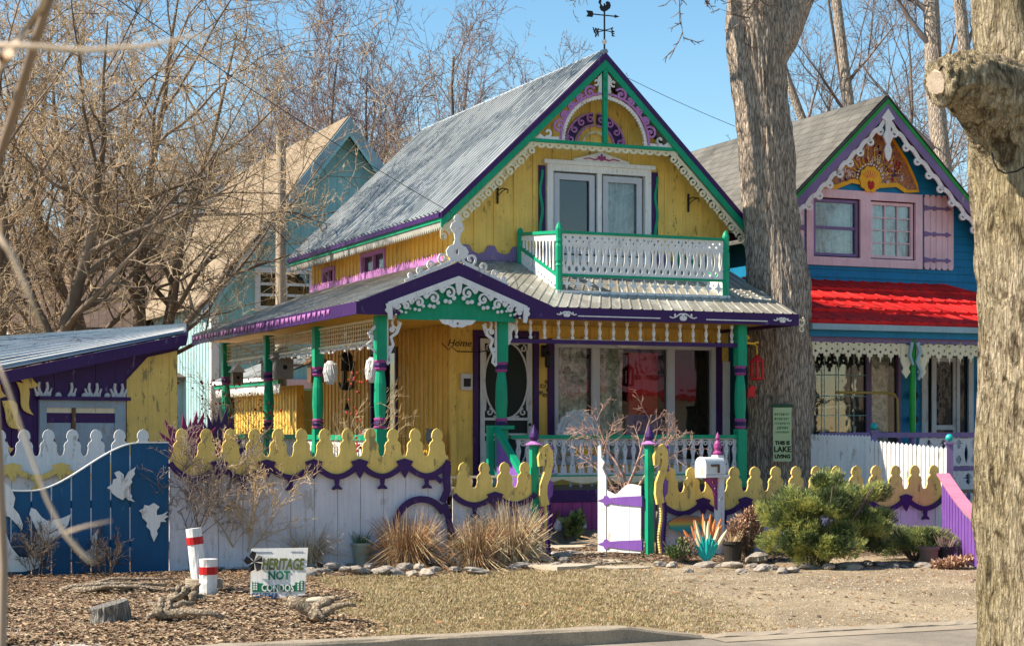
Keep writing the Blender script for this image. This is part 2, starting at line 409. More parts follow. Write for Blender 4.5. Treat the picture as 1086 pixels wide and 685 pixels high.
def win(parent, M, w, h, fm, t=.07, nx=1, ny=1, mull=.025, pane=GLASS, curtain=None, name='window', outer=.04, back=True, split=None, label=None, pleat=.1):
    """framed window; local origin at its lower left corner, +z outward"""
    f = MB()
    for a, b in (((-.0, -.0), (w, t)), ((0, h-t), (w, h)), ((0, t), (t, h-t)), ((w-t, t), (w, h-t))):
        f.box((a[0], a[1], -.06), (b[0], b[1], outer))
    cols = split if split else [(t+(w-2*t)*i/nx) for i in range(1, nx)]
    for x in cols:
        x_ = x; f.box((x_-mull/2, t, -.03), (x_+mull/2, h-t, outer-.012))
    for j in range(1, ny):
        y = t+(h-2*t)*j/ny; f.box((t, y-mull/2, -.028), (w-t, y+mull/2, outer-.015))
    o = tf(f, M).build(name, fm, parent)
    if label: o['label'] = label
    p = MB().box((t*.6, t*.6, -.045), (w-t*.6, h-t*.6, -.035)); tf(p, M).build('pane', pane, o)
    if curtain:
        for (x0, x1, mat) in curtain:
            c = MB(); n = int((x1-x0)/(pleat*.25))+2; vs = []
            for i in range(n+1):
                x = x0+(x1-x0)*i/n; z = -.16+.035*math.sin(x*2*math.pi/pleat)+.015*math.sin(x*37)
                for y in (t*.5, h*.35, h*.7, h-t*.5): vs.append((x+.02*math.sin(y*9+x*5), y, z+.02*math.sin(y*7+x*11)))
            fs = [(i*4+k, (i+1)*4+k, (i+1)*4+k+1, i*4+k+1) for i in range(n) for k in range(3)]
            c.add(vs, fs); tf(c, M).build('curtain', mat, o, smooth=True)
    if back:
        k = MB().box((-.02, -.02, -.60), (w+.02, h+.02, -.58)).box((-.02, -.02, -.58), (-.0, h+.02, -.13)).box((w, -.02, -.58), (w+.02, h+.02, -.13)).box((0, h, -.58), (w, h+.02, -.13)).box((0, -.02, -.58), (w, 0, -.13))
        tf(k, M).build('dark_room', DARK, o)
    return o

# ================================================================== YELLOW HOUSE
YO = (1.353, 27.0, 0)
H = thing('yellow_house', 'yellow board and batten cottage with purple and green trim, wraparound porch and white balcony', 'house', YO, YAW)
UL, UR, UM = -2.42, 2.2, -.13
DEEP = 7.0
# front wall with openings
WD = (-2.02, .72, -1.13, 2.93); WW = (-.80, 1.02, 1.96, 2.84); WU = (-.92, 4.05, .82, 5.50)
outer = [(UL, .3), (UR, .3), (UR, 4.75), (UM, 6.95), (UL, 4.75)]
w = MB(); fret(w, [[outer, rect(*WD), rect(*WW), rect(*WU)]], .12, (0, .06, 0))
w.v = [(x, y, z) for x, y, z in w.v]
def inhole(u, z): return any(a-.03 < u < c+.03 and b-.02 < z < d+.02 for a, b, c, d in (WD, WW, WU))
u = UL+.04
while u < UR:
    top = 4.6+min(u-UL, UR-u)*.93
    zs = [.3]
    z = .3; seg = []
    cur = None
    for (a, b, c, d) in sorted([h for h in (WD, WW, WU) if h[0]-.04 < u < h[2]+.04], key=lambda h: h[1]):
        if b-.0 > z: seg.append((z, b))
        z = d
    seg.append((z, top))
    for a, b in seg:
        if b-a > .05: w.box((u-.018, -.016, a), (u+.018, .002, b))
    u += .315
w.build('front_wall', YEL, H)
# left wall, planes u = UL, v .12 -> DEEP
sw = MB()
WS1 = (2.92, 4.08, 4.14, 4.46); WS2 = (5.6, 4.08, 6.3, 4.40); WS3 = (2.35, 1.0, 3.65, 2.85)
M_L = plane_mat((UL+.06, 0, 0), (0, 1, 0))
fret(sw, [[[(.125, .3), (DEEP, .3), (DEEP, 4.7), (.125, 4.7)], rect(*WS1), rect(*WS2), rect(*WS3)]], .12, (UL+.06, 0, 0), (0, 1, 0), (0, 0, 1))
v = .2
while v < DEEP:
    z = .3
    for (a, b, c, d) in sorted([h for h in (WS1, WS2, WS3) if h[0]-.04 < v < h[2]+.04], key=lambda h: h[1]):
        sw.box((UL-.018, v-.02, z), (UL+.002, v+.02, b)); z = d
    sw.box((UL-.018, v-.02, z), (UL+.002, v+.02, 4.68)); v += .20
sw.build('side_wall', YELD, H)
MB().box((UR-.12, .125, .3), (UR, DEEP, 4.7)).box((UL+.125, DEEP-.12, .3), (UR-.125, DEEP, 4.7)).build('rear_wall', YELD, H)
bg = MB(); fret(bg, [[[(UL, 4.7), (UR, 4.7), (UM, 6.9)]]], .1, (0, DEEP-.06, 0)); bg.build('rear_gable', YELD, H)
MB().box((UL+.02, .05, 0), (UR-.02, DEEP-.02, .3)).build('foundation', TIMB, H)
# --- main roof
RZ = 7.14; EL = (-2.75, 4.65); ER = (2.42, 4.66); V0, V1 = -.38, 7.35
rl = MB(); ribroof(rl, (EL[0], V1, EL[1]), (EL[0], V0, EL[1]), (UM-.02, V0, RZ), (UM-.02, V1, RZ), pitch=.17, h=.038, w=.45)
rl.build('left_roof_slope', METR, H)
sm = MB(); v_ = V0+.1275
while v_ < V1:
    sm.bar((EL[0]-.005, v_, EL[1]+.018), (UM-.03, v_, RZ+.018), .035, .05, up=(-.7, 0, .7)); v_ += .1717
sm.build('roof_seams', SEAM, H)
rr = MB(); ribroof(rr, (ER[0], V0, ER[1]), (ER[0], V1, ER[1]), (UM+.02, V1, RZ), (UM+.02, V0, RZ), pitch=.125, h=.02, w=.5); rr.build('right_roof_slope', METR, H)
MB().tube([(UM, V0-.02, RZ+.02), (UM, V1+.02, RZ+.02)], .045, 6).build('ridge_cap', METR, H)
def along(p, q, t): return (p[0]+(q[0]-p[0])*t, p[1]+(q[1]-p[1])*t)
def rake(parent, E, peak, v, mats, names, widths, thick=.04, drop0=.0):
    """parallel rake boards following the roof line from eave point E to peak (2D u,z)"""
    du, dz = peak[0]-E[0], peak[1]-E[1]; L = math.hypot(du, dz); s = L/abs(du)   # vertical size of a band
    z = drop0
    for k, (m, n, wd) in enumerate(zip(mats, names, widths)):
        a = z*s; b = (z+wd)*s
        poly = [(E[0], E[1]-a), (peak[0], peak[1]-a), (peak[0], peak[1]-b), (E[0], E[1]-b)]
        mb = MB(); fret(mb, [[poly]], thick-.008*k, (0, v+.004*k, 0)); mb.build(n, m, parent)
        z += wd
for E, sgn in ((EL, 1), (ER, -1)):
    rake(H, E, (UM, RZ), V0-.02, [PUR, GRN], ['purple_rake_board', 'green_rake_board'], [.072, .092])
    # pierced diamond lace hanging below the rake
    mb = MB(); n = 17
    for i in range(n):
        t = (i+.35)/n*.56
        c = along(E, (UM, RZ), t); c = (c[0]+.02*sgn, c[1]-.36)
        r = .075
        q = [(c[0]-r, c[1]), (c[0]-r*.35, c[1]+r*.35), (c[0], c[1]+r), (c[0]+r*.35, c[1]+r*.35), (c[0]+r, c[1]), (c[0]+r*.35, c[1]-r*.35), (c[0], c[1]-r), (c[0]-r*.35, c[1]-r*.35)]
        fret(mb, [[q, circ(c[0], c[1], .016, 5)]] if i % 2 else [[circ(c[0], c[1]-.01, .055, 8), circ(c[0], c[1]-.01, .02, 5)]], .02, (0, V0+.01, 0))
    e0 = along(E, (UM, RZ), 0); e1 = along(E, (UM, RZ), .58)
    fret(mb, [[[(e0[0], e0[1]-.25), (e1[0], e1[1]-.25), (e1[0], e1[1]-.315), (e0[0], e0[1]-.315)]]], .018, (0, V0+.012, 0))
    mb.build('rake_lace', CRM, H)
# left eave: purple fascia, green board, white saw-tooth
MB().box((EL[0]-.03, V0, EL[1]-.075), (EL[0]+.01, V1, EL[1]-.005)).build('eave_fascia', PUR, H)
MB().box((EL[0]+.0, V0, EL[1]-.125), (EL[0]+.03, V1, EL[1]-.075)).build('eave_board', GRN, H)
poly = [(V0, 0), (V1, 0)]; x = V1
while x > V0+.01: poly += [(x, -.07), (x-.045, -.125)]; x -= .09
poly.append((V0, -.07))
mb = MB(); fret(mb, [[poly]], .02, (EL[0]+.03, 0, EL[1]-.125), (0, 1, 0), (0, 0, 1)); mb.build('eave_sawtooth_trim', GREYT, H)
MB().box((ER[0]-.01, V0, ER[1]-.14), (ER[0]+.03, V1, ER[1]-.005)).build('eave_fascia', PUR, H)
# eave soffit
slab(MB(), [(EL[0]+.04, V0+.1, EL[1]-.12), (EL[0]+.04, V1, EL[1]-.12), (UL, V1, EL[1]-.10), (UL, V0+.1, EL[1]-.10)], .02).build('soffit', WHT, H)
# --- gable ornament (at v = V0)
GV = V0+.02; cz = 5.80; al, ar = -1.37, 1.11; cm = UM
MB().box((al-.03, GV-.03, cz-.05), (ar+.03, GV+.03, cz)).build('collar_beam', GRN, H)
mb = MB().box((cm-.035, GV-.045, cz), (cm+.035, GV+.02, RZ-.22))
for zz in (6.45, 6.6, 6.75): mb.ball((cm, GV-.05, zz), .025, 6)
mb.build('king_post', GRN, H)
# scalloped cream trim under the collar
poly = []; n = 18; wv = (ar-al)/n
for i in range(n):
    x0 = al+i*wv
    poly += [(x0+wv*(.5-.5*math.cos(math.pi*t/6)), -.035-.045*math.sin(math.pi*t/6)) for t in range(6)]
outer = [(ar, 0), (al, 0)]+poly+[(ar, -.035)]
mb = MB(); fret(mb, [[outer]+[circ(al+(i+.5)*wv, -.032, .02, 7, .7) for i in range(n)]], .022, (0, GV, cz-.052)); mb.build('scalloped_trim', CRM, H)
def ringseg(cx, cy, r0, r1, a0=0, a1=180, n=24, tooth=0):
    o = [(cx+(r1)*math.cos(R(a0+(a1-a0)*i/n)), cy+r1*math.sin(R(a0+(a1-a0)*i/n))) for i in range(n+1)]
    k = n*2
    i_ = [(cx+(r0+(tooth if i % 2 else 0))*math.cos(R(a1+(a0-a1)*i/k)), cy+(r0+(tooth if i % 2 else 0))*math.sin(R(a1+(a0-a1)*i/k))) for i in range(k+1)]
    return o+i_
for sg in (-1, 1):
    a0, a1 = (94, 180) if sg < 0 else (0, 86)
    mb = MB(); g = [[ringseg(cm, cz, .645, .705, a0, a1, 20, .022)]]
    g.append([[(cm+sg*.05, cz+.66), (cm+sg*.11, cz+.70), (cm+sg*.09, cz+.90), (cm+sg*.12, cz+.96), (cm+sg*.05, cz+1.04)]])
    g.append([[(cm+sg*.69, cz), (cm+sg*1.14, cz), (cm+sg*1.06, cz+.08), (cm+sg*1.0, cz+.035), (cm+sg*.69, cz+.05)]])
    g.append([stroke(spiral(cm+sg*.93, cz+.10, .02, .065, 0 if sg > 0 else 180, (300 if sg > 0 else -120), 12), .03)])
    g.append([stroke(spiral(cm+sg*.14, cz+.90, .02, .05, 0 if sg > 0 else 180, (300 if sg > 0 else -120), 12), .025)])
    fret(mb, g, .03, (0, GV, 0)); mb.build('gable_arch', WHT, H)
    # lilac scroll spandrel between arch and rake
    mb = MB(); g = []
    for k, t in enumerate((.13, .30, .47, .64, .81)):
        an = R(4+t*82); rr_ = .80-.045*math.sin(t*math.pi)
        x = cm+sg*rr_*math.cos(an); z = cz+rr_*math.sin(an)
        sz = .10 if k in (0, 4) else .062
        g.append([stroke(spiral(x, z, .015, sz, 0 if sg > 0 else 180, 500 if sg > 0 else -320, 18), .032)])
        g.append([circ(x, z, .02, 6)])
    g.append([ringseg(cm, cz, .715, .745, a0+1 if sg < 0 else a0+1, a1-1, 20)])
    fret(mb, g, .026, (0, GV-.028, 0)); mb.build('scroll_spandrel', LIL, H)
    # inner purple arch
    mb = MB(); g = [[ringseg(cm, cz, .475, .505, a0, a1, 16, .012)], [ringseg(cm, cz, .30, .325, a0, a1, 12)]]
    for k in range(4):
        an = R((12+k*22) if sg > 0 else (180-12-k*22)); x = cm+.42*math.cos(an); z = cz+.42*math.sin(an)
        g.append([stroke(spiral(x, z, .012, .06, 0 if sg > 0 else 180, 420 if sg > 0 else -240, 12), .026)])
    fret(mb, g, .024, (0, -.055, 0)); mb.build('scroll_arch', LIL, H)
    mb = MB(); fret(mb, [[ringseg(cm, cz, .34, .485, a0, a1, 16)]], .014, (0, -.03, 0)); mb.build('arch_backing', PUR, H)
    mb = MB(); fret(mb, [[ringseg(cm, cz, .185, .225, a0, a1, 10, .02)]], .02, (0, -.05, 0)); mb.build('small_arch', CRM, H)
# --- upstairs window
WUo = win(H, FRONT(WU[0], 0, WU[1]), WU[2]-WU[0], WU[3]-WU[1], WHT, t=.10, split=[.87], mull=.07, outer=.05,
          curtain=[(.95, 1.6, CURTW), (.17, .30, CURTW)], name='upstairs_window')
sash = MB()
for a, b, m in ((.13, .80, 0), (.94, 1.60, 0)):
    sash.box((a, .13, -.02), (a+.085, 1.32, .01)).box((b-.085, .13, -.02), (b, 1.32, .01)).box((a+.085, 1.23, -.02), (b-.085, 1.32, .01)).box((a+.085, .13, -.02), (b-.085, .2, .01))
tf(sash, FRONT(WU[0], 0, WU[1])).build('sash', WINF, WUo)
mb = MB(); fret(mb, [[[(-.98, 5.50), (.88, 5.50), (.88, 5.56), (-.98, 5.56)]]], .10, (0, -.03, 0))
fret(mb, [[[(-.50, 5.562), (.44, 5.562), (.44, 5.59), (-.03, 5.72), (-.5, 5.59)]]], .05, (0, -.035, 0)); mb.build('window_pediment', WHT, WUo)
mb = MB(); g = [[circ(-.03, 5.615, .035, 8)], [almond(-.03, 5.66, .03, .07)]]
for sg in (-1, 1): g += [[stroke([(-.03+sg*.03, 5.615), (-.03+sg*.12, 5.595), (-.03+sg*.2, 5.615), (-.03+sg*.3, 5.60)], .022, .012)], [circ(-.03+sg*.045, 5.635, .022, 7)]]
fret(mb, g, .012, (0, -.066, 0)); mb.build('painted_scroll', MAG, WUo)
for sg, uu in ((-1, WU[0]-.075), (1, WU[2]+.075)):
    base = [(uu+.055*math.copysign(1, -1), 4.08), (uu+.055, 4.08), (uu+.055, 5.47), (uu-.055, 5.47)]
    mb = MB(); fret(mb, [[base]], .02, (0, -.012, 0)); mb.build('shutter', PUR, H)
    x0 = uu+sg*.02
    wav = [(x0+.02*math.sin(i*.9), 4.1+1.3*i/16) for i in range(17)]
    mb = MB(); fret(mb, [[stroke(wav, .05, .035)]], .014, (0, -.032, 0)); mb.build('shutter_wave', GRN, H)
# iron brackets on the gable wall
def iron_bracket(u, z, sg=1):
    mb = MB().box((u-.012, -.05, z-.16), (u+.012, -.025, z+.12)).tube([(u, -.04, z+.04), (u+sg*.05, -.12, z+.06), (u+sg*.10, -.2, z+.03), (u+sg*.08, -.22, z-.02)], .009, 5).tube([(u, -.04, z-.05), (u+sg*.05, -.1, z+.02), (u+sg*.09, -.18, z+.05)], .007, 5)
    return mb.build('iron_bracket', BLKI, H)
iron_bracket(-1.72, 5.02, 1); iron_bracket(1.47, 5.05, 1)
# purple scalloped skirting where the porch roof meets the wall
poly = [(UL, 4.02), (UR, 4.02), (UR, 4.22)]; x = UR
while x > UL+.2:
    poly += [(x-.06, 4.24), (x-.11, 4.15), (x-.2, 4.10), (x-.29, 4.15), (x-.34, 4.24)]; x -= .4
poly.append((UL, 4.22)); 
def clipskirt(a, b):
    mb = MB(); p = [(a, 4.02), (b, 4.02), (b, 4.22)]; x = b
    while x-.41 > a: p += [(x-.05, 4.24), (x-.10, 4.15), (x-.2, 4.11), (x-.30, 4.15), (x-.35, 4.24)]; x -= .4
    p += [(x-.05, 4.24), (x-.1, 4.15), (a, 4.13)]
    fret(mb, [[p]], .03, (0, -.03, 0)); mb.build('scalloped_base_board', VIO, H)
clipskirt(UL-.02, -1.02); clipskirt(.93, UR)
# upstairs side windows
for (a, b, c, d), nx in ((WS1, 2), (WS2, 2)):
    win(H, LEFT(UL, c, b), c-a, d-b, LIL, t=.06, nx=nx, mull=.04, outer=.03, pane=DGLASS, name='side_window')
win(H, LEFT(UL, WS3[2], WS3[1]), WS3[2]-WS3[0], WS3[3]-WS3[1], PUR, t=.08, nx=2, mull=.06, outer=.03, pane=DGLASS, name='side_window')
# lilac drip trim at side wall foot
poly = [(.3, 4.0), (DEEP, 4.0)]; x = DEEP
rng = random.Random(5)
while x > .42: poly += [(x, 4.075), (x-.05, 4.13+rng.uniform(0, .04))]; x -= .1
poly.append((.3, 4.07))
mb = MB(); fret(mb, [[poly]], .015, (UL-.03, 0, 0), (0, 1, 0), (0, 0, 1)); mb.build('drip_trim', LIL, H)
# --- weather vane
mb = MB().tube([(UM, V0+.02, RZ), (UM, V0+.02, RZ+.74)], .013, 6)
mb.build('vane_rod', BLKI, (VN := thing('weather_vane', 'black rooster weather vane on the ridge of the yellow house', 'weather vane', Vector(YO)+UX*0, YAW)))
MB().ball((UM, V0+.02, RZ+.17), .04, 10).build('globe', WHT, VN)
mb = MB(); z0 = RZ+.34
for a in (0, 90):
    c, s = math.cos(R(a+15)), math.sin(R(a+15)); mb.bar((UM-c*.17, V0+.02-s*.17, z0), (UM+c*.17, V0+.02+s*.17, z0), .012, .012)
mb.build('direction_arms', BLKI, VN)
for ch, a in (('N', 105), ('E', 15), ('S', 285), ('W', 195)):
    c, s = math.cos(R(a)), math.sin(R(a)); put_text('letter', ch, .11, BLKI, VN, (UM+c*.17, V0+.02+s*.17, z0-.03), (c, s, 0), (0, 0, 1), bold=.004)
mb = MB(); z1 = RZ+.565
g = [[[(UM-.26, z1-.008), (UM+.18, z1-.008), (UM+.18, z1+.008), (UM-.26, z1+.008)]], [[(UM+.17, z1-.025), (UM+.25, z1), (UM+.17, z1+.025)]],
     [[(UM-.22, z1-.045), (UM-.30, z1-.045), (UM-.27, z1), (UM-.30, z1+.045), (UM-.2, z1+.045), (UM-.18, z1), (UM-.2, z1-.045)]]]
fret(mb, g, .012, (0, V0+.02, 0)); mb.build('arrow', BLKI, VN)
cock = [(0, 0), (.05, .02), (.07, .06), (.06, .10), (.09, .13), (.075, .17), (.05, .20), (.04, .16), (.05, .12), (.02, .085), (-.02, .085), (-.04, .12), (-.03, .15), (-.06, .165), (-.10, .15), (-.115, .10), (-.10, .06), (-.05, .02)]
mb = MB(); fret(mb, [[[(UM-.01-x, z1+.05+y) for x, y in cock]]], .012, (0, V0+.02, 0)); mb.tube([(UM, V0+.02, z1), (UM, V0+.02, z1+.07)], .008, 5); mb.build('rooster', BLKI, VN)
# ================================================================== PORCH of the yellow house
PV = -2.0; PL = -4.22; PM = -2.49; PR = 1.23; FV = -2.15; FUL = -4.58; FUR = 2.08
ZT, ZE = 4.03, 3.21          # porch roof at wall / at edge
DECK = .72
# roof planes
sl = MB(); ribroof(sl, (FUL-.02, FV-.02, ZE), (FUR, FV-.02, ZE), (FUR+.12, 0, ZT), (UL, 0, ZT), pitch=.16, h=.013, w=.22)
sl.build('front_porch_roof', METR2, H)
s2 = MB(); ribroof(s2, (FUL-.02, 7.0, ZE), (FUL-.02, FV-.02, ZE), (UL, 0, ZT), (UL, 7.0, ZT), pitch=.16, h=.013, w=.22); s2.build('side_porch_roof', METR2, H)
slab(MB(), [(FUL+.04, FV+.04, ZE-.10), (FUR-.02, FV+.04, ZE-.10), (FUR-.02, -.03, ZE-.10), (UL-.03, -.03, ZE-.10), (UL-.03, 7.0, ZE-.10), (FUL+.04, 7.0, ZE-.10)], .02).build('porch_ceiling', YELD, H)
# entry gable roof
GC = -3.20; GW = 1.36; GZ = 3.74; GE = 3.18
gr = MB()
for sg in (-1, 1):
    A = (GC+sg*GW, FV-.05, GE+.03); B = (GC, FV-.05, GZ); 
    ribroof(gr, (A[0], A[1], A[2]), (A[0], A[1]+.12, A[2]), (GC, -.70, GZ), (GC, B[1], GZ), pitch=.16, h=.018, w=.3)
gr.build('entry_gable_roof', METR2, H)
# purple entry pediment + green panel
def gz(u): return GZ-abs(u-GC)*(GZ-GE)/GW
ped = [(GC-GW-.02, 3.04), (GC-GW-.02, GE+.03), (GC, GZ+.02), (GC+GW+.02, GE+.03), (GC+GW+.02, 3.04)]
hole = [(GC+.82, 3.04-.001), (GC+.82, 3.20), (GC, 3.50), (GC-.82, 3.20), (GC-.82, 3.04-.001)]
ped2 = [(GC-GW-.02, 3.04), (GC-GW-.02, GE+.03), (GC, GZ+.02), (GC+GW+.02, GE+.03), (GC+GW+.02, 3.04)]+hole
mb = MB(); fret(mb, [[ped2]], .05, (0, FV-.04, 0)); mb.build('entry_pediment', PUR, H)
mb = MB(); fret(mb, [[[(GC-.84, 2.99), (GC+.84, 2.99), (GC+.84, 3.22), (GC, 3.52), (GC-.84, 3.22)]]], .03, (0, FV-.002, 0)); mb.build('entry_panel', GRN, H)
# white scroll fretwork on it: a band following the gable with scalloped lower edge and pierced curls
def gl(t, off): # t -1..1
    u = GC+t*.98; return (u, 3.56-abs(t)*.37+off)
top = [gl(t/20, 0.02) for t in range(-20, 21)]
drop = lambda t: -(.135+.035*math.cos(t*math.pi*7)+.05*max(0, 1-abs(t)*4)+.02*math.cos(t*40)*(1 if abs(t) > .2 else 0))
low = [gl(t/40, drop(t/40)) for t in range(40, -41, -1)]
holes = []
for sg in (-1, 1):
    for t, r in ((.13, .05), (.36, .042), (.56, .036), (.74, .03)):
        c = gl(sg*t, -.10+.01*(t < .2)); 
        holes.append(stroke(spiral(c[0], c[1], r*.25, r, 90 if sg > 0 else 90, 90-sg*290, 12), .02, .016))
    for t in (.25, .46, .65, .84): c = gl(sg*t, -.06); holes.append(almond(c[0], c[1], .05, .04))
holes.append([(GC-.09, 3.46), (GC, 3.515), (GC+.09, 3.46), (GC+.03, 3.445), (GC, 3.425), (GC-.03, 3.445)])
mb = MB(); g = [[stroke([gl(t/20, -.02) for t in range(-20, 21)], .075)]]
for sg in (-1, 1):
    for t, r in ((.13, .088), (.36, .080), (.57, .066), (.76, .05), (.90, .04)):
        c = gl(sg*t, -.07-r); g.append([stroke(spiral(c[0], c[1], r*.2, r, 90, 90-sg*430, 18), .034, .028)]); g.append([circ(c[0], c[1], r*.22, 6)])
        c2 = gl(sg*(t+.11), -.085); g.append([almond(c2[0], c2[1], .08, .09)])
        for q in (-.06, 0, .06): c3 = gl(sg*(t+q), -.10-r*2.05+abs(q)*.5); g.append([circ(c3[0], c3[1], r*.33, 8)])
g.append([[(GC-.05, 3.50), (GC+.05, 3.50), (GC+.03, 3.36), (GC, 3.32), (GC-.03, 3.36)]])
fret(mb, g, .020, (0, FV-.075, 0))
fret(mb, [[stroke([gl(sg, .0), (GC+sg*.965, 3.07), (GC+sg*.955, 2.98)], .085, .05)] for sg in (-1, 1)], .02, (0, FV-.08, 0))
mb.build('entry_fretwork', WHT, H)
mb = MB(); p = [(GC-.26, 3.0), (GC+.26, 3.0)]+[(GC+.26-.52*i/16, 2.985-.075*math.sin(math.pi*i/16)-.018*abs(math.sin(math.pi*i/4))) for i in range(1, 16)]
fret(mb, [[p, circ(GC, 2.95, .02, 6)]], .022, (0, FV-.03, 0)); mb.build('drop_fretwork', WHT, H)
# cresting with finial on the entry gable
fin = [(.0, .62), (.035, .60), (.05, .555), (.03, .53), (.075, .50), (.10, .44), (.075, .40), (.045, .36), (.035, .28), (.055, .22), (.12, .19), (.16, .13), (.14, .06), (.10, .03), (.12, -.03), (0, .0)]
fin = [(GC+x, GZ+.04+z) for x, z in fin]+[(GC-x, GZ+.04+z) for x, z in fin[::-1][1:-1]]
mb = MB(); g = [[fin, almond(GC, GZ+.16, .05, .10), circ(GC-.04, GZ+.47, .018, 6), circ(GC+.04, GZ+.47, .018, 6)]]
for sg in (-1, 1):
    sp = [(GC+sg*(.10+t*.08), gz(GC+sg*(.10+t*.08))+.06) for t in range(0, 9)]
    g.append([stroke(sp, .05, .03)])
    for k, (dx, r) in enumerate(((.20, .085), (.37, .065), (.53, .05), (.66, .035))):
        cx_ = GC+sg*dx; cz_ = gz(cx_)+.07+r
        g.append([stroke(spiral(cx_, cz_, r*.25, r, 270, 270-sg*400, 14), .03, .022)])
fret(mb, g, .025, (0, FV-.02, 0)); mb.build('scroll_cresting', WHT, H)
# fascias
MB().box((GC+GW+.02, FV-.065, 3.04), (FUR, FV-.02, 3.205)).build('front_fascia', PUR, H)
MB().box((FUL, FV-.062, 3.04), (GC-GW-.02, FV-.022, 3.20)).build('corner_fascia', PUR, H)
MB().box((FUL-.04, FV-.06, 3.04), (FUL, 7.0, 3.205)).build('side_fascia', PUR, H)
MB().box((FUR-.04, FV-.018, 3.04), (FUR, 0, 3.2)).build('end_fascia', PUR, H)
mb = MB().box((-1.45, FV-.074, 3.085), (-.18, FV-.066, 3.10)).box((.55, FV-.074, 3.085), (1.55, FV-.066, 3.10))
g = []
for cx_, s in ((.18, .13), (1.80, .085), (-1.62, .085)):
    for sg in (-1, 1): g += scroll(cx_+sg*.02, 3.13-.02, s, sg, .026, 0)
fret(mb, g, .012, (0, FV-.072, 0)); mb.build('fascia_scrolls', WHT, H)
# end scroll sticking out at corner
mb = MB(); fret(mb, [[stroke(spiral(FUR+.05, 3.10, .02, .07, 0, 420, 14), .025)], [stroke(spiral(FUR+.07, 2.99, .015, .05, 90, -300, 12), .02)]], .02, (0, FV-.03, 0)); mb.build('corner_scroll', CRM, H)
# lilac icicle trim on side fascia
mb = MB(); rng = random.Random(3); v = -1.1
while v < 6.8:
    wv = rng.uniform(.10, .22); p = [(v, .0), (v+wv, 0)]; n = max(2, int(wv/.05))
    for i in range(n): p += [(v+wv-i*wv/n, -.05-rng.uniform(0, .05)), (v+wv-(i+.5)*wv/n, -.03)]
    fret(mb, [[p]], .012, (FUL-.046, 0, 3.17), (0, 1, 0), (0, 0, 1)); v += wv+rng.uniform(.02, .1)
mb.build('icicle_trim', LIL, H)
# --- posts
def post(u, v, main=False):
    w_ = .07
    mb = MB().box((u-w_, v-w_, 2.45), (u+w_, v+w_, 3.04)).box((u-w_, v-w_, DECK), (u+w_, v+w_, 1.55))
    mb.lathe((u, v, 0), [(.055, 1.55), (.075, 1.60), (.065, 1.65), (.085, 1.9), (.078, 2.15), (.055, 2.32), (.07, 2.38), (.06, 2.45)], 12)
    o = mb.build('porch_post', GRN, H)
    for z in (1.60, 2.36): MB().lathe((u, v, z), [(.082, 0), (.088, .03), (.08, .055)], 12).build('purple_band', PUR, o)
    for z in (1.66, 2.42): MB().lathe((u, v, z), [(.08, 0), (.086, .02), (.08, .04)], 12).build('magenta_band', MAG, o)
    for z in (1.555, 2.32): MB().lathe((u, v, z), [(.07, 0), (.082, .02), (.08, .038)], 12).build('magenta_band', MAG, o)
    return o
for u_, v_ in ((PL, PV), (PM, PV), (PR, PV), (PL, .77), (PL, 3.42), (PL, 6.14)): post(u_, v_)
# brackets on both sides of the entry posts
for u_, sg in ((PL+.07, 1), (PM-.07, -1), (PM+.07, 1)):
    k = 1 if u_ != PM+.07 else .55
    mb = MB(); g = [[stroke([(u_, 3.03), (u_+sg*.22*k, 3.03)], .035)], [stroke([(u_+sg*.02, 3.03), (u_+sg*.02, 3.03-.62*k)], .03)],
        [stroke(spiral(u_+sg*.16*k, 2.94, .02, .075*k+.01, 90, 90-sg*330, 14), .03)],
        [stroke([(u_+sg*.20*k, 2.96), (u_+sg*.15*k, 2.82), (u_+sg*.07*k, 2.76), (u_+sg*.10*k, 2.66), (u_+sg*.05*k, 2.55), (u_+sg*.07*k, 2.45), (u_+sg*.02, 2.40)] if k == 1 else [(u_+sg*.10, 2.98), (u_+sg*.05, 2.85), (u_+sg*.06, 2.78), (u_+sg*.02, 2.70)], .05, .025)],
        [circ(u_+sg*.085*k, 2.86, .04*k, 8)], [circ(u_+sg*.06*k, 2.62 if k == 1 else 2.76, .03, 7)]]
    fret(mb, g, .022, (0, PV-.02, 0)); mb.build('fretwork_bracket', WHT, H)
for u_, sg in ((PL-.07, -1),):
    mb = MB(); fret(mb, [[stroke([(u_, 2.9), (u_+sg*.10, 2.8), (u_+sg*.04, 2.72), (u_+sg*.12, 2.66), (u_, 2.56)], .04, .03)], [circ(u_+sg*.06, 2.76, .03)]], .02, (0, PV-.02, 0)); mb.build('fretwork_bracket', WHT, H)
# front spindle valance: purple rail, spindles
MB().box((PM+.07, PV-.03, 2.72), (PR-.07, PV+.03, 2.775)).build('valance_rail', PUR, H)
spm = MB().lathe((0, 0, 0), [(.012, 0), (.026, .012), (.026, .04), (.012, .055), (.024, .10), (.028, .125), (.015, .17), (.012, .2), (.026, .215), (.026, .255), (.012, .265)], 8)
first = None; n = 17
for i in range(n):
    u_ = PM+.22+(PR-PM-.36)*i/(n-1)
    if first is None: first = spm.build('spindle', WHT, H); o = first
    else: o = first.copy(); C.objects.link(o)
    o.location = (u_, PV, 2.775)
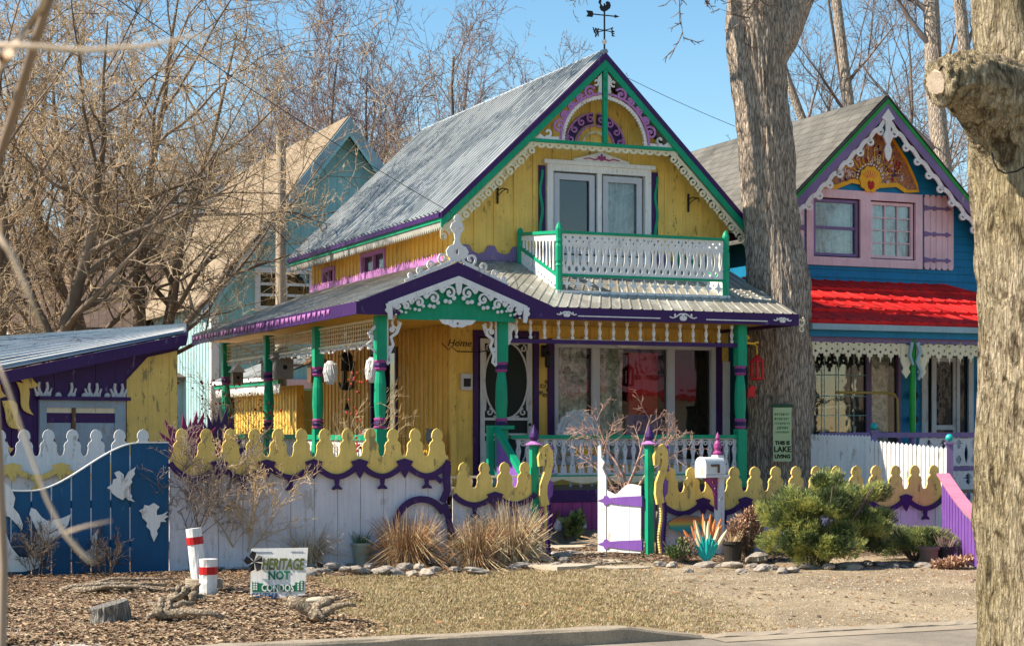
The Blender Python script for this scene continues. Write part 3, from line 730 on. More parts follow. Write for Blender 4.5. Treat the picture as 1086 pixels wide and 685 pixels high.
# side valance: net of beads/lattice between side posts
for a, b in ((PV, .77), (.77, 3.42), (3.42, 6.14)):
    mb = MB().box((PL-.015, a+.08, 2.98), (PL+.015, b-.08, 3.01)).box((PL-.015, a+.08, 2.70), (PL+.015, b-.08, 2.735))
    x = a+.12
    while x < b-.1:
        mb.tube([(PL, x, 2.73), (PL, x, 2.98)], .005, 4)
        for z in (2.77, 2.83, 2.89, 2.95): mb.ball((PL, x, z), .016, 5)
        x += .10
    mb.build('beaded_valance', CRM, H)
    mb = MB(); rng = random.Random(int(a*10)+50); x = a+.12
    while x < b-.12:
        l = rng.uniform(.03, .09); mb.lathe((PL, x, 2.70-l), [(.004, 0), (.02, .015), (.016, .03), (.004, l)], 5); x += rng.uniform(.05, .10)
    mb.build('hanging_fringe', WHT, H)
# deck and skirting
MB().box((PL-.1, PV-.1, DECK-.06), (FUR-.6, -.02, DECK)).box((PL-.1, 0, DECK-.06), (UL-.02, 6.9, DECK)).build('porch_floor', TIMB, H)
MB().box((PM+.1, PV-.13, DECK-.17), (PR+.12, PV-.10, DECK+.0)).build('floor_edge_board', PUR, H)
p = [(PM+.2, .90), (PR-.07, .90)]; n = 5; wv = (PR-.07-PM-.2)/n
for i in range(n): p += [(PR-.07-i*wv-wv*t/8, .865+.0*t-.06*math.sin(math.pi*t/8)+.0) for t in range(0, 8)]
mb = MB(); fret(mb, [[p]], .02, (0, PV-.03, 0)); mb.build('rail_apron', CRM, H)
sk = MB(); u_ = PM+.1
while u_ < PR+.1: sk.box((u_+.004, PV-.12, .14), (u_+.146, PV-.10, DECK-.17)); u_ += .15
sk.box((PM+.1, PV-.098, .14), (PR+.1, PV-.09, DECK-.17)); sk.build('pink_skirting', MAG, H)
MB().box((PM+.1, PV-.19, 0), (PR+.15, PV-.13, .17)).build('sill_timber', TIMB, H)
MB().box((PL-.1, PV-.08, .0), (PL-.06, 6.9, DECK-.07)).build('side_skirting', PUR, H)
# steps in the entry bay
mb = MB()
for i in range(4): mb.box((PL+.15, PV-.10-.28*(i+1), DECK-.17*(i+1)-.04), (PM-.1, PV-.105-.28*i, DECK-.17*(i+1)))
mb.build('entry_steps', TIMB, H)
# railings --------------------------------------------------------
def sawn_panel(L, h, p=.125, circles=True):
    """white sawn baluster panel: list of loops"""
    n = max(1, round(L/p)); p = L/n; loops = [rect(0, 0, L, h)]
    for i in range(n):
        x = (i+.5)*p
        if circles: loops.append(circ(x, h-.055, .026, 7))
        loops.append(almond(x, h*.60-.05 if circles else h*.5, p*.46, h*.50, -.35))
        if i: loops.append(almond(i*p, h*.34, p*.42, h*.46, .3)); loops.append(circ(i*p, h-.105, .014, 5) if circles else circ(i*p, h*.85, .012, 5))
    # narrower waists: teardrops overlap visually
    return loops
def balusters(L, h, p=.12):
    """hourglass balusters with circle heads; open gaps between"""
    n = max(1, round(L/p)); p = L/n; out = [[rect(0, h-.02, L, h)], [rect(0, 0, L, .03)]]
    for i in range(n+1):
        x = min(max(i*p, 0), L); half = []
        for t in range(0, 17):
            z = h*.98*t/16
            wv = [.040, .042, .044, .042, .036, .028, .020, .016, .018, .024, .032, .036, .030, .020, .026, .034, .034][t]
            half.append((wv, z))
        lp = [(x+a, z) for a, z in half]+[(x-a, z) for a, z in half[::-1]]
        out.append([lp, circ(x, h*.27, .012, 6), circ(x, h*.70, .010, 6)])
        if i < n: out.append([circ(x+p/2, h-.065, .034, 8), circ(x+p/2, h-.065, .018, 7)])
    return out
mb = MB(); fret(mb, balusters(PR-PM-.35, .50, .135), .02, (PM+.25, PV, .92)); mb.build('front_railing', GREYW, H)
MB().box((PM+.12, PV-.045, 1.42), (PR-.07, PV+.045, 1.47)).box((PM+.12, PV-.03, .88), (PR-.07, PV+.03, .92)).build('hand_rail', GRN, H)
mb = MB(); 
for a, b in ((PV, .77), (.77, 3.42), (3.42, 6.14)): fret(mb, balusters(b-a-.16, .46, .12), .02, (PL, a+.08, .94), (0, 1, 0), (0, 0, 1))
mb.build('side_railing', WHT, H)
mb = MB()
for a, b in ((PV, .77), (.77, 3.42), (3.42, 6.14)): mb.box((PL-.045, a+.07, 1.40), (PL+.045, b-.07, 1.47)).box((PL-.03, a+.07, .90), (PL+.03, b-.07, .94))
mb.build('hand_rail', GRN, H)
# stair newel + raking rail
MB().box((PM-.24, PV-.12, .72), (PM-.16, PV-.04, 1.55)).box((PM-.24, PV-.12, 1.551), (PM+.14, PV-.03, 1.6)).bar((PM-.12, PV-.12, 1.55), (PM-.12, PV-1.0, .95), .08, .07).box((PM-.16, PV-1.05, 0), (PM-.08, PV-.97, 1.0)).build('stair_rail', GRN, H)
mb = MB(); fret(mb, [[[(.14, 1.50), (.95, .92), (.95, .45), (.14, .75)]]], .02, (PM-.12, 0, 0), (0, -1, 0), (0, 0, 1)); 
mb.v = [(x, y+PV, z) for x, y, z in mb.v]; mb.build('stair_side_panel', PURL, H)
# --- balcony
BV = -1.45; BL, BR = -1.38, 1.31; BZ = 3.50
MB().box((BL-.05, BV-.05, BZ-.05), (BR+.05, -.03, BZ)).build('balcony_floor', WHT, H)
mb = MB()
bp = [(.052, -.12), (.052, .33), (.06, .35), (.045, .38), (.058, .42), (.058, .62), (.045, .66), (.055, .69), (.048, .73), (.055, .86), (.05, .88), (.03, .93), (.0, .96)]
for u_, v_, dz in ((BL, BV, 0), (BR, BV, 0)):
    MB().lathe((u_, v_, BZ), [(r, z+dz) for r, z in bp], 8).build('balcony_post', GRN, H)
for u_ in (BL, BR): MB().lathe((u_, -.09, BZ), [(.05, .1), (.05, .95), (.035, 1.0), (0, 1.02)], 8).build('balcony_post', GRN, H)
MB().box((BL+.04, BV-.03, BZ+.80), (BR-.04, BV+.03, BZ+.84)).box((BL+.04, BV-.022, BZ+.20), (BR-.04, BV+.022, BZ+.235)).build('balcony_rail', GRN, H)
def side_rail(u_):
    return MB().bar((u_, BV+.04, BZ+.82), (u_, -.12, BZ+.92), .06, .045).bar((u_, BV+.04, BZ+.22), (u_, -.12, BZ+.72), .05, .045)
side_rail(BL).build('balcony_rail', GRN, H); side_rail(BR).build('balcony_rail', GRN, H)
def balc_panel(L, h):
    n = round(L/.112); p = L/n; loops = [rect(0, 0, L, h)]
    for i in range(n):
        x = (i+.5)*p; loops += [circ(x, h-.05, .020, 6)]
        loops.append(almond(x, h*.56-.06, p*.50, h*.56, .0))
        if i: loops += [circ(i*p, h-.105, .020, 6), almond(i*p, h*.62, p*.22, h*.16), almond(i*p, h*.13, p*.5, h*.16)]
    return loops
mb = MB(); fret(mb, [[*balc_panel(BR-BL-.09, .565)]], .018, (BL+.045, BV, BZ+.235)); mb.build('balcony_panel', WHT, H)
for u_ in (BL, BR):
    mb = MB(); L = -BV-.16; n = 11
    for i in range(n+1):
        y = BV+.06+L*i/n; zt = BZ+.80+.10*i/n; zb = BZ+.25+.50*i/n
        if zt-zb > .03: fret(mb, [[[(y-.03, zb), (y+.03, zb), (y+.012, (zb+zt)/2), (y+.035, zt-.02), (y-.035, zt-.02), (y-.012, (zb+zt)/2)]]], .016, (u_, 0, 0), (0, 1, 0), (0, 0, 1))
    fret(mb, [[[(BV+.05, BZ+.70), (-.15, BZ+.82), (-.15, BZ+.89), (BV+.05, BZ+.79)]]], .015, (u_, 0, 0), (0, 1, 0), (0, 0, 1))
    lo = [(BV+.05, BZ+.0-.06), (-.15, BZ+.55-.06), (-.15, BZ+.68), (BV+.05, BZ+.19)]
    hs = [circ(BV+.12+i*.115, BZ+.075+i*.048, .026, 6) for i in range(11)]
    fret(mb, [[lo]+hs], .017, (u_, 0, 0), (0, 1, 0), (0, 0, 1)); mb.build('balcony_side_panel', WHT, H)
# cross shaped lower balusters
mb = MB(); n = 15; g = []
for i in range(n):
    x = BL+.12+(BR-BL-.24)*i/(n-1)
    q = []
    for (a, r) in [(0, .075), (30, .04), (45, .028), (60, .04), (90, .095), (120, .04), (135, .028), (150, .04), (180, .075), (210, .04), (225, .028), (240, .04), (270, .095), (300, .04), (315, .028), (330, .04)]:
        q.append((x+r*math.cos(R(a)), BZ+.10+r*math.sin(R(a))))
    g.append([q])
fret(mb, g, .016, (0, BV, 0)); mb.build('cross_balusters', WHT, H)
# --- door
D = MB(); fret(D, [[rect(-2.10, DECK, -1.05, 3.0), rect(-2.02, DECK+.001, -1.13, 2.90)]], .03, (0, -.02, 0)); D.build('door_frame', PUR, H)
dx0, dx1, dz0, dz1 = -1.99, -1.16, DECK+.01, 2.88; dcx = (dx0+dx1)/2
scr = MB().box((dx0, -.005, dz0), (dx1, .005, dz1)); so = scr.build('screen_door', SCR, H)
g = [[rect(dx0, dz0, dx1, dz1), rect(dx0+.07, 1.72, dx1-.07, dz1-.07), rect(dx0+.07, dz0+.1, dx1-.07, 1.45), rect(dx0+.07, 1.49, dx1-.07, 1.68)]]
oc = [(dcx+.36*math.cos(R(a)), 2.27+.57*math.sin(R(a))) for a in range(0, 360, 12)]
oc2 = [(dcx+.335*math.cos(R(a)), 2.27+.545*math.sin(R(a))) for a in range(0, 360, 12)]
g.append([oc, oc2])
oc = [(dcx+.36*math.cos(R(a)), 1.12+.45*math.sin(R(a))) for a in range(0, 180, 12)]
for sx in (-1, 1):
    for (zz, sy) in ((2.74, 1), (1.80, -1), (1.34, 1)):
        cx_ = dcx+sx*.27
        g.append([stroke(spiral(cx_, zz, .015, .055, 90, 90+sx*sy*360, 12), .02)])
        g.append([stroke([(dcx+sx*.34, zz-sy*.02), (dcx+sx*.33, zz-sy*.18), (dcx+sx*.35, zz-sy*.32)], .03, .012)])
        g.append([stroke([(dcx+sx*.20, zz+sy*.06), (dcx+sx*.12, zz+sy*.07), (dcx+sx*.02, zz+sy*.085)], .028, .012)])
    g.append([stroke([(dcx+sx*.345, 1.38), (dcx+sx*.30, 1.15), (dcx+sx*.22, .98), (dcx+sx*.12, .86)], .02)])
mb = MB(); fret(mb, g, .018, (0, -.022, 0)); mb.build('door_scrollwork', GREYW, so)
MB().ball((dx1-.05, -.06, 1.62), .025, 8).build('door_handle', BLKI, so)
# --- big front window with casing, head trim
MB().box((WW[0]-.10, -.045, WW[1]), (WW[0], -.002, WW[3]+.06)).build('window_casing', PUR, H); MB().box((WW[2], -.045, WW[1]), (WW[2]+.10, -.002, WW[3]+.06)).build('window_casing', PUR, H)
wo = win(H, FRONT(WW[0], 0, WW[1]), WW[2]-WW[0], WW[3]-WW[1], WINF, t=.07, split=[.70, 1.98], mull=.13, outer=.03,
    curtain=[(.07, .60, CURT_REFL), (.80, 1.25, CURT_REFL)], name='front_window', pleat=.14)  # crumpled pale cloth stands in for reflections in the panes
MB().box((WW[0]+1.36, .20, WW[1]+.45), (WW[0]+1.86, .22, WW[3]-.12)).build('red_reflection_panel', RED, wo)  # red panel behind the glass, stands in for a red reflection
MB().box((WW[0]+1.3, .17, WW[1]+.1), (WW[0]+1.93, .19, WW[1]+.75)).build('grey_blind', VIO, wo)
p = [(-.85, 2.86), (1.30, 2.86), (1.30, 2.90), (-.85, 2.90)]
q = [(-.85, 2.90), (1.32, 2.90)]; x = 1.32
while x > -.82: q += [(x, 2.845), (x-.02, 2.83), (x-.04, 2.845)]; x -= .055
q += [(-.85, 2.845)]
mb = MB(); fret(mb, [[q]], .02, (0, -.06, 0)); fret(mb, [[stroke([(.2, 2.85), (.32, 2.80), (.42, 2.82), (.52, 2.80), (.64, 2.85)], .05)]], .018, (0, -.07, 0)); mb.build('window_head_trim', WHT, H)
# right end: side light / grey trim at the corner of the porch
MB().box((2.075, -.05, .9), (2.2, -.003, 2.6)).build('corner_board', GREYW, H)
# yellow flat panel left of door
MB().box((UL-.03, -.04, DECK), (UL+.05, -.001, 3.1)).build('corner_board', YEL, H)
# wall things fixed to it
mb = MB().box((-2.30, -.07, 2.12), (-2.13, -.02, 2.36)); o = mb.build('wall_mailbox', GREYW, H)
MB().box((-2.27, -.075, 2.17), (-2.16, -.07, 2.29)).build('box_front', BLKI, o)
mb = MB(); u_ = -.97
mb.box((u_-.04, -.05, 2.62), (u_+.04, -.02, 2.80)).tube([(u_, -.04, 2.75), (u_, -.14, 2.80), (u_, -.17, 2.72)], .012, 5).lathe((u_, -.17, 2.46), [(.035, 0), (.05, .03), (.05, .18), (.06, .19), (.02, .25), (.0, .27)], 6)
mb.build('wall_lantern', BLKI, H)
mb = MB(); g = []
for k, (x, z, r) in enumerate(((-.99, 2.20, .045), (-.93, 2.26, .03), (-.90, 2.14, .04), (-1.02, 2.10, .03), (-.96, 2.06, .035))):
    g.append([stroke(spiral(x, z, .01, r, 0, 380, 10), .010)])
fret(mb, g, .01, (0, -.03, 0)); mb.build('wire_house_sign', BLKI, H)
put_text('script_sign', 'Home', .15, BLKI, H, (-2.33, -.045, 2.80), th=.003, shear=.3)
mb = MB().tube([(-2.6, -.04, 2.80), (-2.5, -.04, 2.70), (-2.45, -.04, 2.75), (-2.36, -.04, 2.68), (-2.0, -.04, 2.68), (-1.7, -.04, 2.74)], .007, 4); mb.build('wire_underline', BLKI, H)

# ---- rear extension of the yellow house
EXT = MB(); v = 7.05
EXT.box((UL-.25, 7.05, 0), (UL-.13, 11.5, 2.35))
while v < 11.5: EXT.box((UL-.268, v, .1), (UL-.249, v+.035, 2.35)); v += .2
EXT.box((UL-.12, 11.38, 0), (UR, 11.5, 2.35)); EXT.build('extension_wall', YEL, H)
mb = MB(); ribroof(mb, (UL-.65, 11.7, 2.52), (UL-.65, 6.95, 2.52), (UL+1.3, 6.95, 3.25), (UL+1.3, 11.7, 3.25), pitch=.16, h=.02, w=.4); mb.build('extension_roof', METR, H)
MB().box((UL-.68, 6.95, 2.44), (UL-.64, 11.7, 2.51)).build('extension_fascia', WHT, H)
MB().box((UL-.64, 6.95, 2.37), (UL-.60, 11.7, 2.44)).build('extension_board', GRN, H)
poly = [(6.95, 2.37), (11.7, 2.37)]; x = 11.7
while x > 6.96: poly += [(x, 2.27), (x-.05, 2.18)]; x -= .1
poly.append((6.95, 2.27)); mb = MB(); fret(mb, [[poly]], .02, (UL-.60, 0, 0), (0, 1, 0), (0, 0, 1)); mb.build('extension_sawtooth_trim', WHT, H)

# ================================================================== things on / hanging from the porch
def yw(u, v, z): return Vector(YO)+UX*u+VX*v+Vector((0, 0, z))
def hung_lantern(u, v, z, lab):
    t = thing('wicker_lantern', lab, 'lantern', yw(u, v, z), YAW, 'white lanterns hung from the porch'); t.scale = (.85, .85, 1)
    mb = MB().lathe((0, 0, -.14), [(.05, -.03), (.10, .02), (.118, .10), (.118, .18), (.10, .26), (.05, .31)], 14); mb.build('core', GREYW, t)
    mb = MB(); rng = random.Random(int(u*7+v*3))
    for i in range(26):
        a = rng.uniform(0, 6.28); b = a+rng.uniform(-1.6, 1.6); p = []
        for k in range(5):
            aa = a+(b-a)*k/4; zz = -.13+.26*k/4; rr = .128-.03*abs(k-2)/2; p.append((rr*math.cos(aa), rr*math.sin(aa), zz))
        mb.tube(p, .007, 4)
    mb.build('wicker_shell', WHT, t)
    MB().tube([(0, 0, .14), (0, .02, 3.0-z)], .004, 4).build('cord', BLKI, t)
hung_lantern(PL+.06, .35, 2.36, 'white wicker globe lantern hanging beside the middle left porch post')
hung_lantern(PL+.05, -1.55, 2.34, 'white wicker lantern hanging just left of the front corner porch post')
def birdhouse(u, v, z, lab, mat, roofm, s=1.0, name='birdhouse'):
    t = thing(name, lab, 'birdhouse', yw(u, v, z), YAW)
    MB().box((-.09*s, -.08*s, -.14*s), (.09*s, .08*s, .08*s)).build('box', mat, t)
    mb = MB(); fret(mb, [[[(-.13*s, .07*s), (0, .20*s), (.13*s, .07*s)]]], .22*s, (0, 0, 0)); mb.build('roof', roofm, t)
    MB().tube([(0, -.083*s, -.02*s), (0, -.079*s, -.02*s)], .025*s, 10).build('entrance_hole', DARK, t)
    MB().tube([(0, 0, .15*s), (0, 0, 3.0-z)], .005, 4).build('cord', BLKI, t)
birdhouse(PL+.05, 5.6, 2.45, 'small weathered birdhouse hanging by the farthest left porch post', TIMB, WICK)
birdhouse(PL+.1, 3.75, 2.52, 'grey birdhouse hanging left of the second left porch post', CLAY, TIMB, 1.2)
birdhouse(PL+.1, 2.95, 2.55, 'large grey birdhouse hanging right of the second left porch post', CLAY, CLAY, 1.5)
birdhouse(PL+.1, 1.15, 2.42, 'brown twig birdhouse hanging left of the middle left porch post', BRN, BRN, 1.3)
# iron fish hooks on the side wall
for v_, lab in ((4.95, 'left one of two black iron fish hooks on the ochre porch wall'), (4.45, 'right one of two black iron fish hooks on the ochre porch wall')):
    t = thing('iron_hook', lab, 'hook', yw(UL-.05, v_, 2.45), YAW, 'black iron hooks on the porch wall')
    mb = MB(); fret(mb, [[stroke([(0, .2), (0, -.05), (.03, -.15), (.1, -.2), (.2, -.18), (.26, -.1)], .07, .03)], [circ(0, .2, .05)]], .03, (0, 0, 0), (0, 1, 0), (0, 0, 1)); mb.build('hook_body', BLKI, t)
t = thing('wind_chime', 'black iron lantern and bells hanging in front of the ochre porch wall', 'wind chime', yw(UL-.5, 3.4, 2.3), YAW)
MB().lathe((0, 0, .3), [(.02, .22), (.14, .12), (.10, .11), (.10, -.08), (.12, -.1), (0, -.12)][::-1], 6).build('lantern_top', BLKI, t)
mb = MB().tube([(0, 0, .2), (0, 0, -.55)], .006, 4)
for z, r in ((-.12, .07), (-.45, .05)): mb.lathe((0, 0, z), [(r, 0), (r*.6, .07), (.01, .13)], 8)
mb.build('bells', BLKI, t); MB().tube([(0, 0, .5), (0, 0, .72)], .006, 4).build('cord', BLKI, t)
# wicker chair with round back
t = thing('wicker_chair', 'pale wicker chair with a big round scalloped back on the porch below the front window', 'chair', yw(-.75, -.75, DECK), YAW)
mb = MB()
pts = [( (.33+.014*math.cos(a*18))*math.cos(a), (.33+.014*math.cos(a*18))*math.sin(a)) for a in [2*math.pi*i/72 for i in range(72)]]
g = [[pts]]
fret(mb, g, .02, (0, .02, .78))
for r in (.31, .25, .19, .13): 
    mb.tube([(r*math.cos(2*math.pi*i/30), 0, .78+r*math.sin(2*math.pi*i/30)) for i in range(31)], .013, 5)
for k in range(36):
    a = 2*math.pi*k/36; mb.tube([(.19*math.cos(a), -.002, .78+.19*math.sin(a)), (.31*math.cos(a), -.002, .78+.31*math.sin(a))], .007, 4)
mb.build('backrest', WICK, t)
MB().lathe((0, -.28, .34), [(.27, 0), (.29, .03), (.29, .09), (.26, .11)], 20).build('seat', WICK, t)
MB().lathe((0, -.28, .45), [(.2, 0), (.25, .03), (.22, .10), (.1, .13)], 16).build('cushion', GLD, t)
for a in (45, 135, 225, 315): MB().tube([(.2*math.cos(R(a)), -.28+.2*math.sin(R(a)), .35), (.24*math.cos(R(a)), -.28+.24*math.sin(R(a)), 0)], .02, 6).build('leg', WICK, t)
# draped chair + lidded jar near the entry
t = thing('draped_chair', 'chair under a grey cloth on the porch behind the tall fence', 'chair', yw(UL-.75, 1.4, DECK), YAW)
mb = MB(); mb.ball((0, 0, .55), .30, 14, (1.0, .8, 1.0), .04, random.Random(2)); mb.build('grey_cloth', CLAY, t, smooth=True)
MB().box((-.2, -.18, 0), (.2, .18, .4)).build('chair_frame', TIMB, t)
t = thing('flower_jar', 'grey stoneware jar standing on a small ochre stand by the porch corner', 'jar', yw(UL-.28, .1, DECK), YAW)
MB().lathe((0, 0, .62), [(.06, 0), (.10, .08), (.09, .16), (.07, .18), (.10, .22)], 10).build('jar', CLAY, t)
MB().box((-.12, -.12, 0), (.12, .12, .615)).build('stand', YELD, t)
# red bird feeder at the right post
t = thing('bird_feeder', 'red hanging bird feeder on a brass bracket beside the right porch post', 'bird feeder', yw(PR+.28, PV, 2.42), YAW)
mb = MB()
for a in range(0, 360, 60): mb.bar((.09*math.cos(R(a)), .09*math.sin(R(a)), -.14), (.09*math.cos(R(a)), .09*math.sin(R(a)), .10), .03, .03)
mb.lathe((0, 0, -.17), [(.05, 0), (.12, .02), (.12, .04)], 6).lathe((0, 0, .1), [(.12, 0), (.11, .02), (.02, .10), (0, .11)], 6); mb.build('cage', RED, t)
mb = MB(); fret(mb, [[[(-.16, -.30), (-.10, -.24), (-.02, -.27), (-.05, -.36), (-.02, -.42), (-.10, -.40), (-.17, -.42), (-.16, -.35)]]], .04, (0, 0, 0)); mb.build('pendant', RED, t)
mb = MB().tube([(0, 0, .2), (.0, 0, .32), (-.06, 0, .36), (-.2, 0, .36)], .01, 5); fret(mb, [[stroke([(-.2, .5), (-.14, .44), (-.2, .38), (-.08, .36), (.02, .38)], .025)]], .02); mb.build('bracket', GLD, t)
def ONV(O, px, py, v=0.0):
    r = ((px-CX)/FPX, 1.0); t = (v+O[0]*VX.x+O[1]*VX.y)/(r[0]*VX.x+r[1]*VX.y)
    p = (r[0]*t-O[0], r[1]*t-O[1]); return p[0]*UX.x+p[1]*UX.y, (HY-py)/FPX*t+EYE
# ================================================================== BLUE HOUSE (right)
BO = (6.09, 30.0, 0)
B = thing('blue_house', 'peacock blue clapboard cottage with painted gable fan and bright red porch roof', 'house', BO, YAW)
bl, br_ = -2.30, 2.75
bpk = (0, 7.09)
def bz(u): return 7.02-.95*abs(u)
w = MB()
HW1 = (-1.30, .68, .52, 2.86); HD = (1.0, .62, 1.92, 2.80); HU = (-1.27, 4.36, .82, 5.40)
fret(w, [[[(bl, .3), (br_, .3), (br_, bz(br_)-.1), (0, 6.92), (bl, bz(bl)-.1)], rect(*HW1), rect(*HD), rect(*HU)]], .12, (0, .06, 0))
# clapboards as lapped strips
z = .3
while z < 6.7:
    a, b = bl, br_
    if z > bz(bl)-.2: a = -(6.9-z)/.95+.02
    if z > bz(br_)-.2: b = (6.9-z)/.95-.02
    if b-a < .2: break
    segs = [(a, b)]
    for (x0, z0, x1, z1) in (HW1, HD, HU):
        if z0-.12 < z < z1:
            ns = []
            for (p, q) in segs:
                if x0 > p: ns.append((p, min(q, x0)))
                if x1 < q: ns.append((max(p, x1), q))
            segs = ns
    for p, q in segs:
        if q-p > .03: w.add([(p, -.018, z), (q, -.018, z), (q, -.002, z+.125), (p, -.002, z+.125), (q, -.001, z), (p, -.001, z)], [(0, 1, 2, 3), (1, 0, 5, 4)])
    z += .13
w.build('front_wall', TEALW, B)
MB().box((bl, .12, 0), (bl+.12, 8, bz(bl)-.15)).box((br_-.12, .12, 0), (br_, 8, bz(br_)-.15)).box((bl+.125, 7.88, 0), (br_-.125, 8, bz(br_)-.2)).build('side_wall', TEALW, B)
MB().box((bl+.02, .02, 0), (br_-.02, .1, .29)).build('foundation', TIMB, B)
uvplane('left_roof_slope', [(-2.62, -.35, 7.09-.95*2.62), (-2.62, 8.3, 7.09-.95*2.62), (-.01, 8.3, 7.10), (-.01, -.35, 7.10)][::-1], .05, SHGREY, B, 1)
uvplane('right_roof_slope', [(3.05, -.35, 7.09-.95*3.05), (3.05, 8.3, 7.09-.95*3.05), (.01, 8.3, 7.10), (.01, -.35, 7.10)], .05, SHGREY, B, 1)
for E, sgn in (((-2.64, 7.06-.95*2.64), 1), ((3.07, 7.06-.95*3.07), -1)):
    rake(B, E, (0, 7.06), -.37, [BLKI, GRN2, VIO], ['drip_edge', 'green_rake_board', 'violet_rake_board'], [.022, .055, .13])
    # white wave-scroll bargeboard
    n = 13; mb = MB(); g = []; L = []
    for i in range(n):
        t = (i+.6)/n*.98; p = along((0, 6.60), (E[0], E[1]-.44), t); r = .078
        s_ = sgn
        g.append([stroke(spiral(p[0], p[1], .01, r, 200 if s_ > 0 else -20, (200-430) if s_ > 0 else (-20+430), 12), .045, .04)])
    q0 = (0, 6.69); q1 = (E[0], E[1]-.35)
    pts = [along(q0, q1, i/60) for i in range(61)]; pts = [(x, z_+.022*math.sin(i*13*2*math.pi/60)) for i, (x, z_) in enumerate(pts)]
    g.append([stroke(pts, .075)])
    fret(mb, g, .022, (0, -.34, 0)); mb.build('scroll_bargeboard', PNK if False else WHT, B)
# centre drop
mb = MB(); p = [(0, 6.86), (.13, 6.70), (.05, 6.66), (.045, 6.50), (.10, 6.40), (.06, 6.32), (.035, 6.27), (.075, 6.18), (.05, 6.05), (0, 5.98)]
fret(mb, [[p+[(-x, z_) for x, z_ in p[::-1][1:-1]]]], .03, (0, -.37, 0)); mb.build('gable_drop', WHT, B)
# painted fan panel
fan = [(-1.30, 5.56), (-1.22, 5.72), (-1.0, 5.90), (-.78, 6.02), (-.55, 6.22), (-.42, 6.42), (-.30, 6.48), (-.12, 6.52), (.12, 6.50), (.3, 6.46), (.45, 6.26), (.58, 6.1), (.72, 5.86), (.80, 5.70), (.84, 5.58), (.6, 5.56), (.4, 5.66), (0, 5.62), (-.5, 5.68), (-.8, 5.56)]
def m_fan():
    m, nt, b = newmat('painted_swirl_panel')
    v = objc(nt, (9, 9, 9)); vo = nt.nodes.new('ShaderNodeTexVoronoi'); vo.inputs['Scale'].default_value = 1.3
    nz = nt.nodes.new('ShaderNodeTexNoise'); nz.inputs['Scale'].default_value = .9; nt.links.new(v, nz.inputs['Vector'])
    ad = nt.nodes.new('ShaderNodeVectorMath'); ad.operation = 'ADD'; nt.links.new(v, ad.inputs[0]); nt.links.new(nz.outputs['Color'], ad.inputs[1]); nt.links.new(ad.outputs[0], vo.inputs['Vector'])
    c = ramp(nt, vo.outputs['Distance'], [(.10, (.60, .33, .22)), (.22, (.28, .02, .02)), (.38, (.55, .30, .05)), (.52, (.12, .05, .12)), (.66, (.40, .16, .05))])
    nt.links.new(c, b.inputs['Base Color']); b.inputs['Roughness'].default_value = .6; return m
FANM = m_fan()
mb = MB(); fret(mb, [[fan]], .02, (0, -.03, 0)); fo = mb.build('painted_fan', FANM, B)
rng = random.Random(9)
RD = paint('deep_red_paint', (.40, .015, .01)); OCH = GLD
mb = MB(); g = []
g.append([stroke(fan[:16], .05)]); g.append([stroke(fan[15:]+fan[:1], .075)])
for k in range(9):
    a = R(22+k*17); c = (-.14, 5.72)
    g.append([stroke([(c[0]+r*math.cos(a+.12*math.sin(r*9+k)), c[1]+r*math.sin(a+.12*math.sin(r*9+k))*.95) for r in (.26, .36, .46, .56, .66)], .018, .012)])
fret(mb, g, .012, (0, -.05, 0)); mb.build('gold_edging', OCH, fo)
for mat_, nm, seed, cnt in ((RD, 'red_scrolls', 1, 16), (PNK, 'pink_flowers', 2, 14), (CRM, 'cream_scrolls', 3, 16), (PUR, 'purple_scrolls', 4, 12)):
    rg = random.Random(seed); g = []
    while len(g) < cnt:
        x = rg.uniform(-1.15, .72); z_ = rg.uniform(5.68, 6.4)
        if z_ > 6.42-.75*abs(x+.05) or math.hypot(x+.14, z_-5.72) < .26: continue
        r = rg.uniform(.03, .07); a = rg.uniform(0, 360); s_ = rg.choice((-1, 1))
        if nm == 'pink_flowers': g.append([circ(x, z_, r*.6, 8), circ(x, z_, r*.25, 6)])
        else: g.append([stroke(spiral(x, z_, r*.2, r, a, a+s_*380, 10), .014, .010)])
    mb = MB(); fret(mb, g, .012, (0, -.046-.002*seed, 0)); mb.build(nm, mat_, fo)
mb = MB(); ds = [(-.14+(.215+.012*math.cos(i*1.57))*math.cos(i*math.pi/20), 5.72+(.215+.012*math.cos(i*1.57))*math.sin(i*math.pi/20)) for i in range(40)]
fret(mb, [[ds]], .03, (0, -.065, 0)); sun_ = mb.build('yellow_disc', GLD, fo)
mb = MB(); g = []
for i in range(14):
    a = R(8+i*13); g.append([almond(-.14+.255*math.cos(a), 5.72+.255*math.sin(a), .035, .035)])
fret(mb, g, .014, (0, -.06, 0)); mb.build('white_beads', WHT, sun_)
mb = MB(); g = [[[(-.20, 5.66), (-.17, 5.70), (-.14, 5.66), (-.11, 5.70), (-.07, 5.66), (-.08, 5.58), (-.14, 5.54), (-.19, 5.58)]]]
fret(mb, g, .012, (0, -.085, 0)); mb.build('red_tulip', RD, sun_)
mb = MB(); g = []
for i in range(7):
    a = R(40+i*17); g.append([stroke([(-.14+.07*math.cos(a), 5.69+.07*math.sin(a)), (-.14+.18*math.cos(a), 5.69+.18*math.sin(a))], .014, .008)])
fret(mb, g, .01, (0, -.083, 0)); mb.build('orange_rays', ORG, sun_)
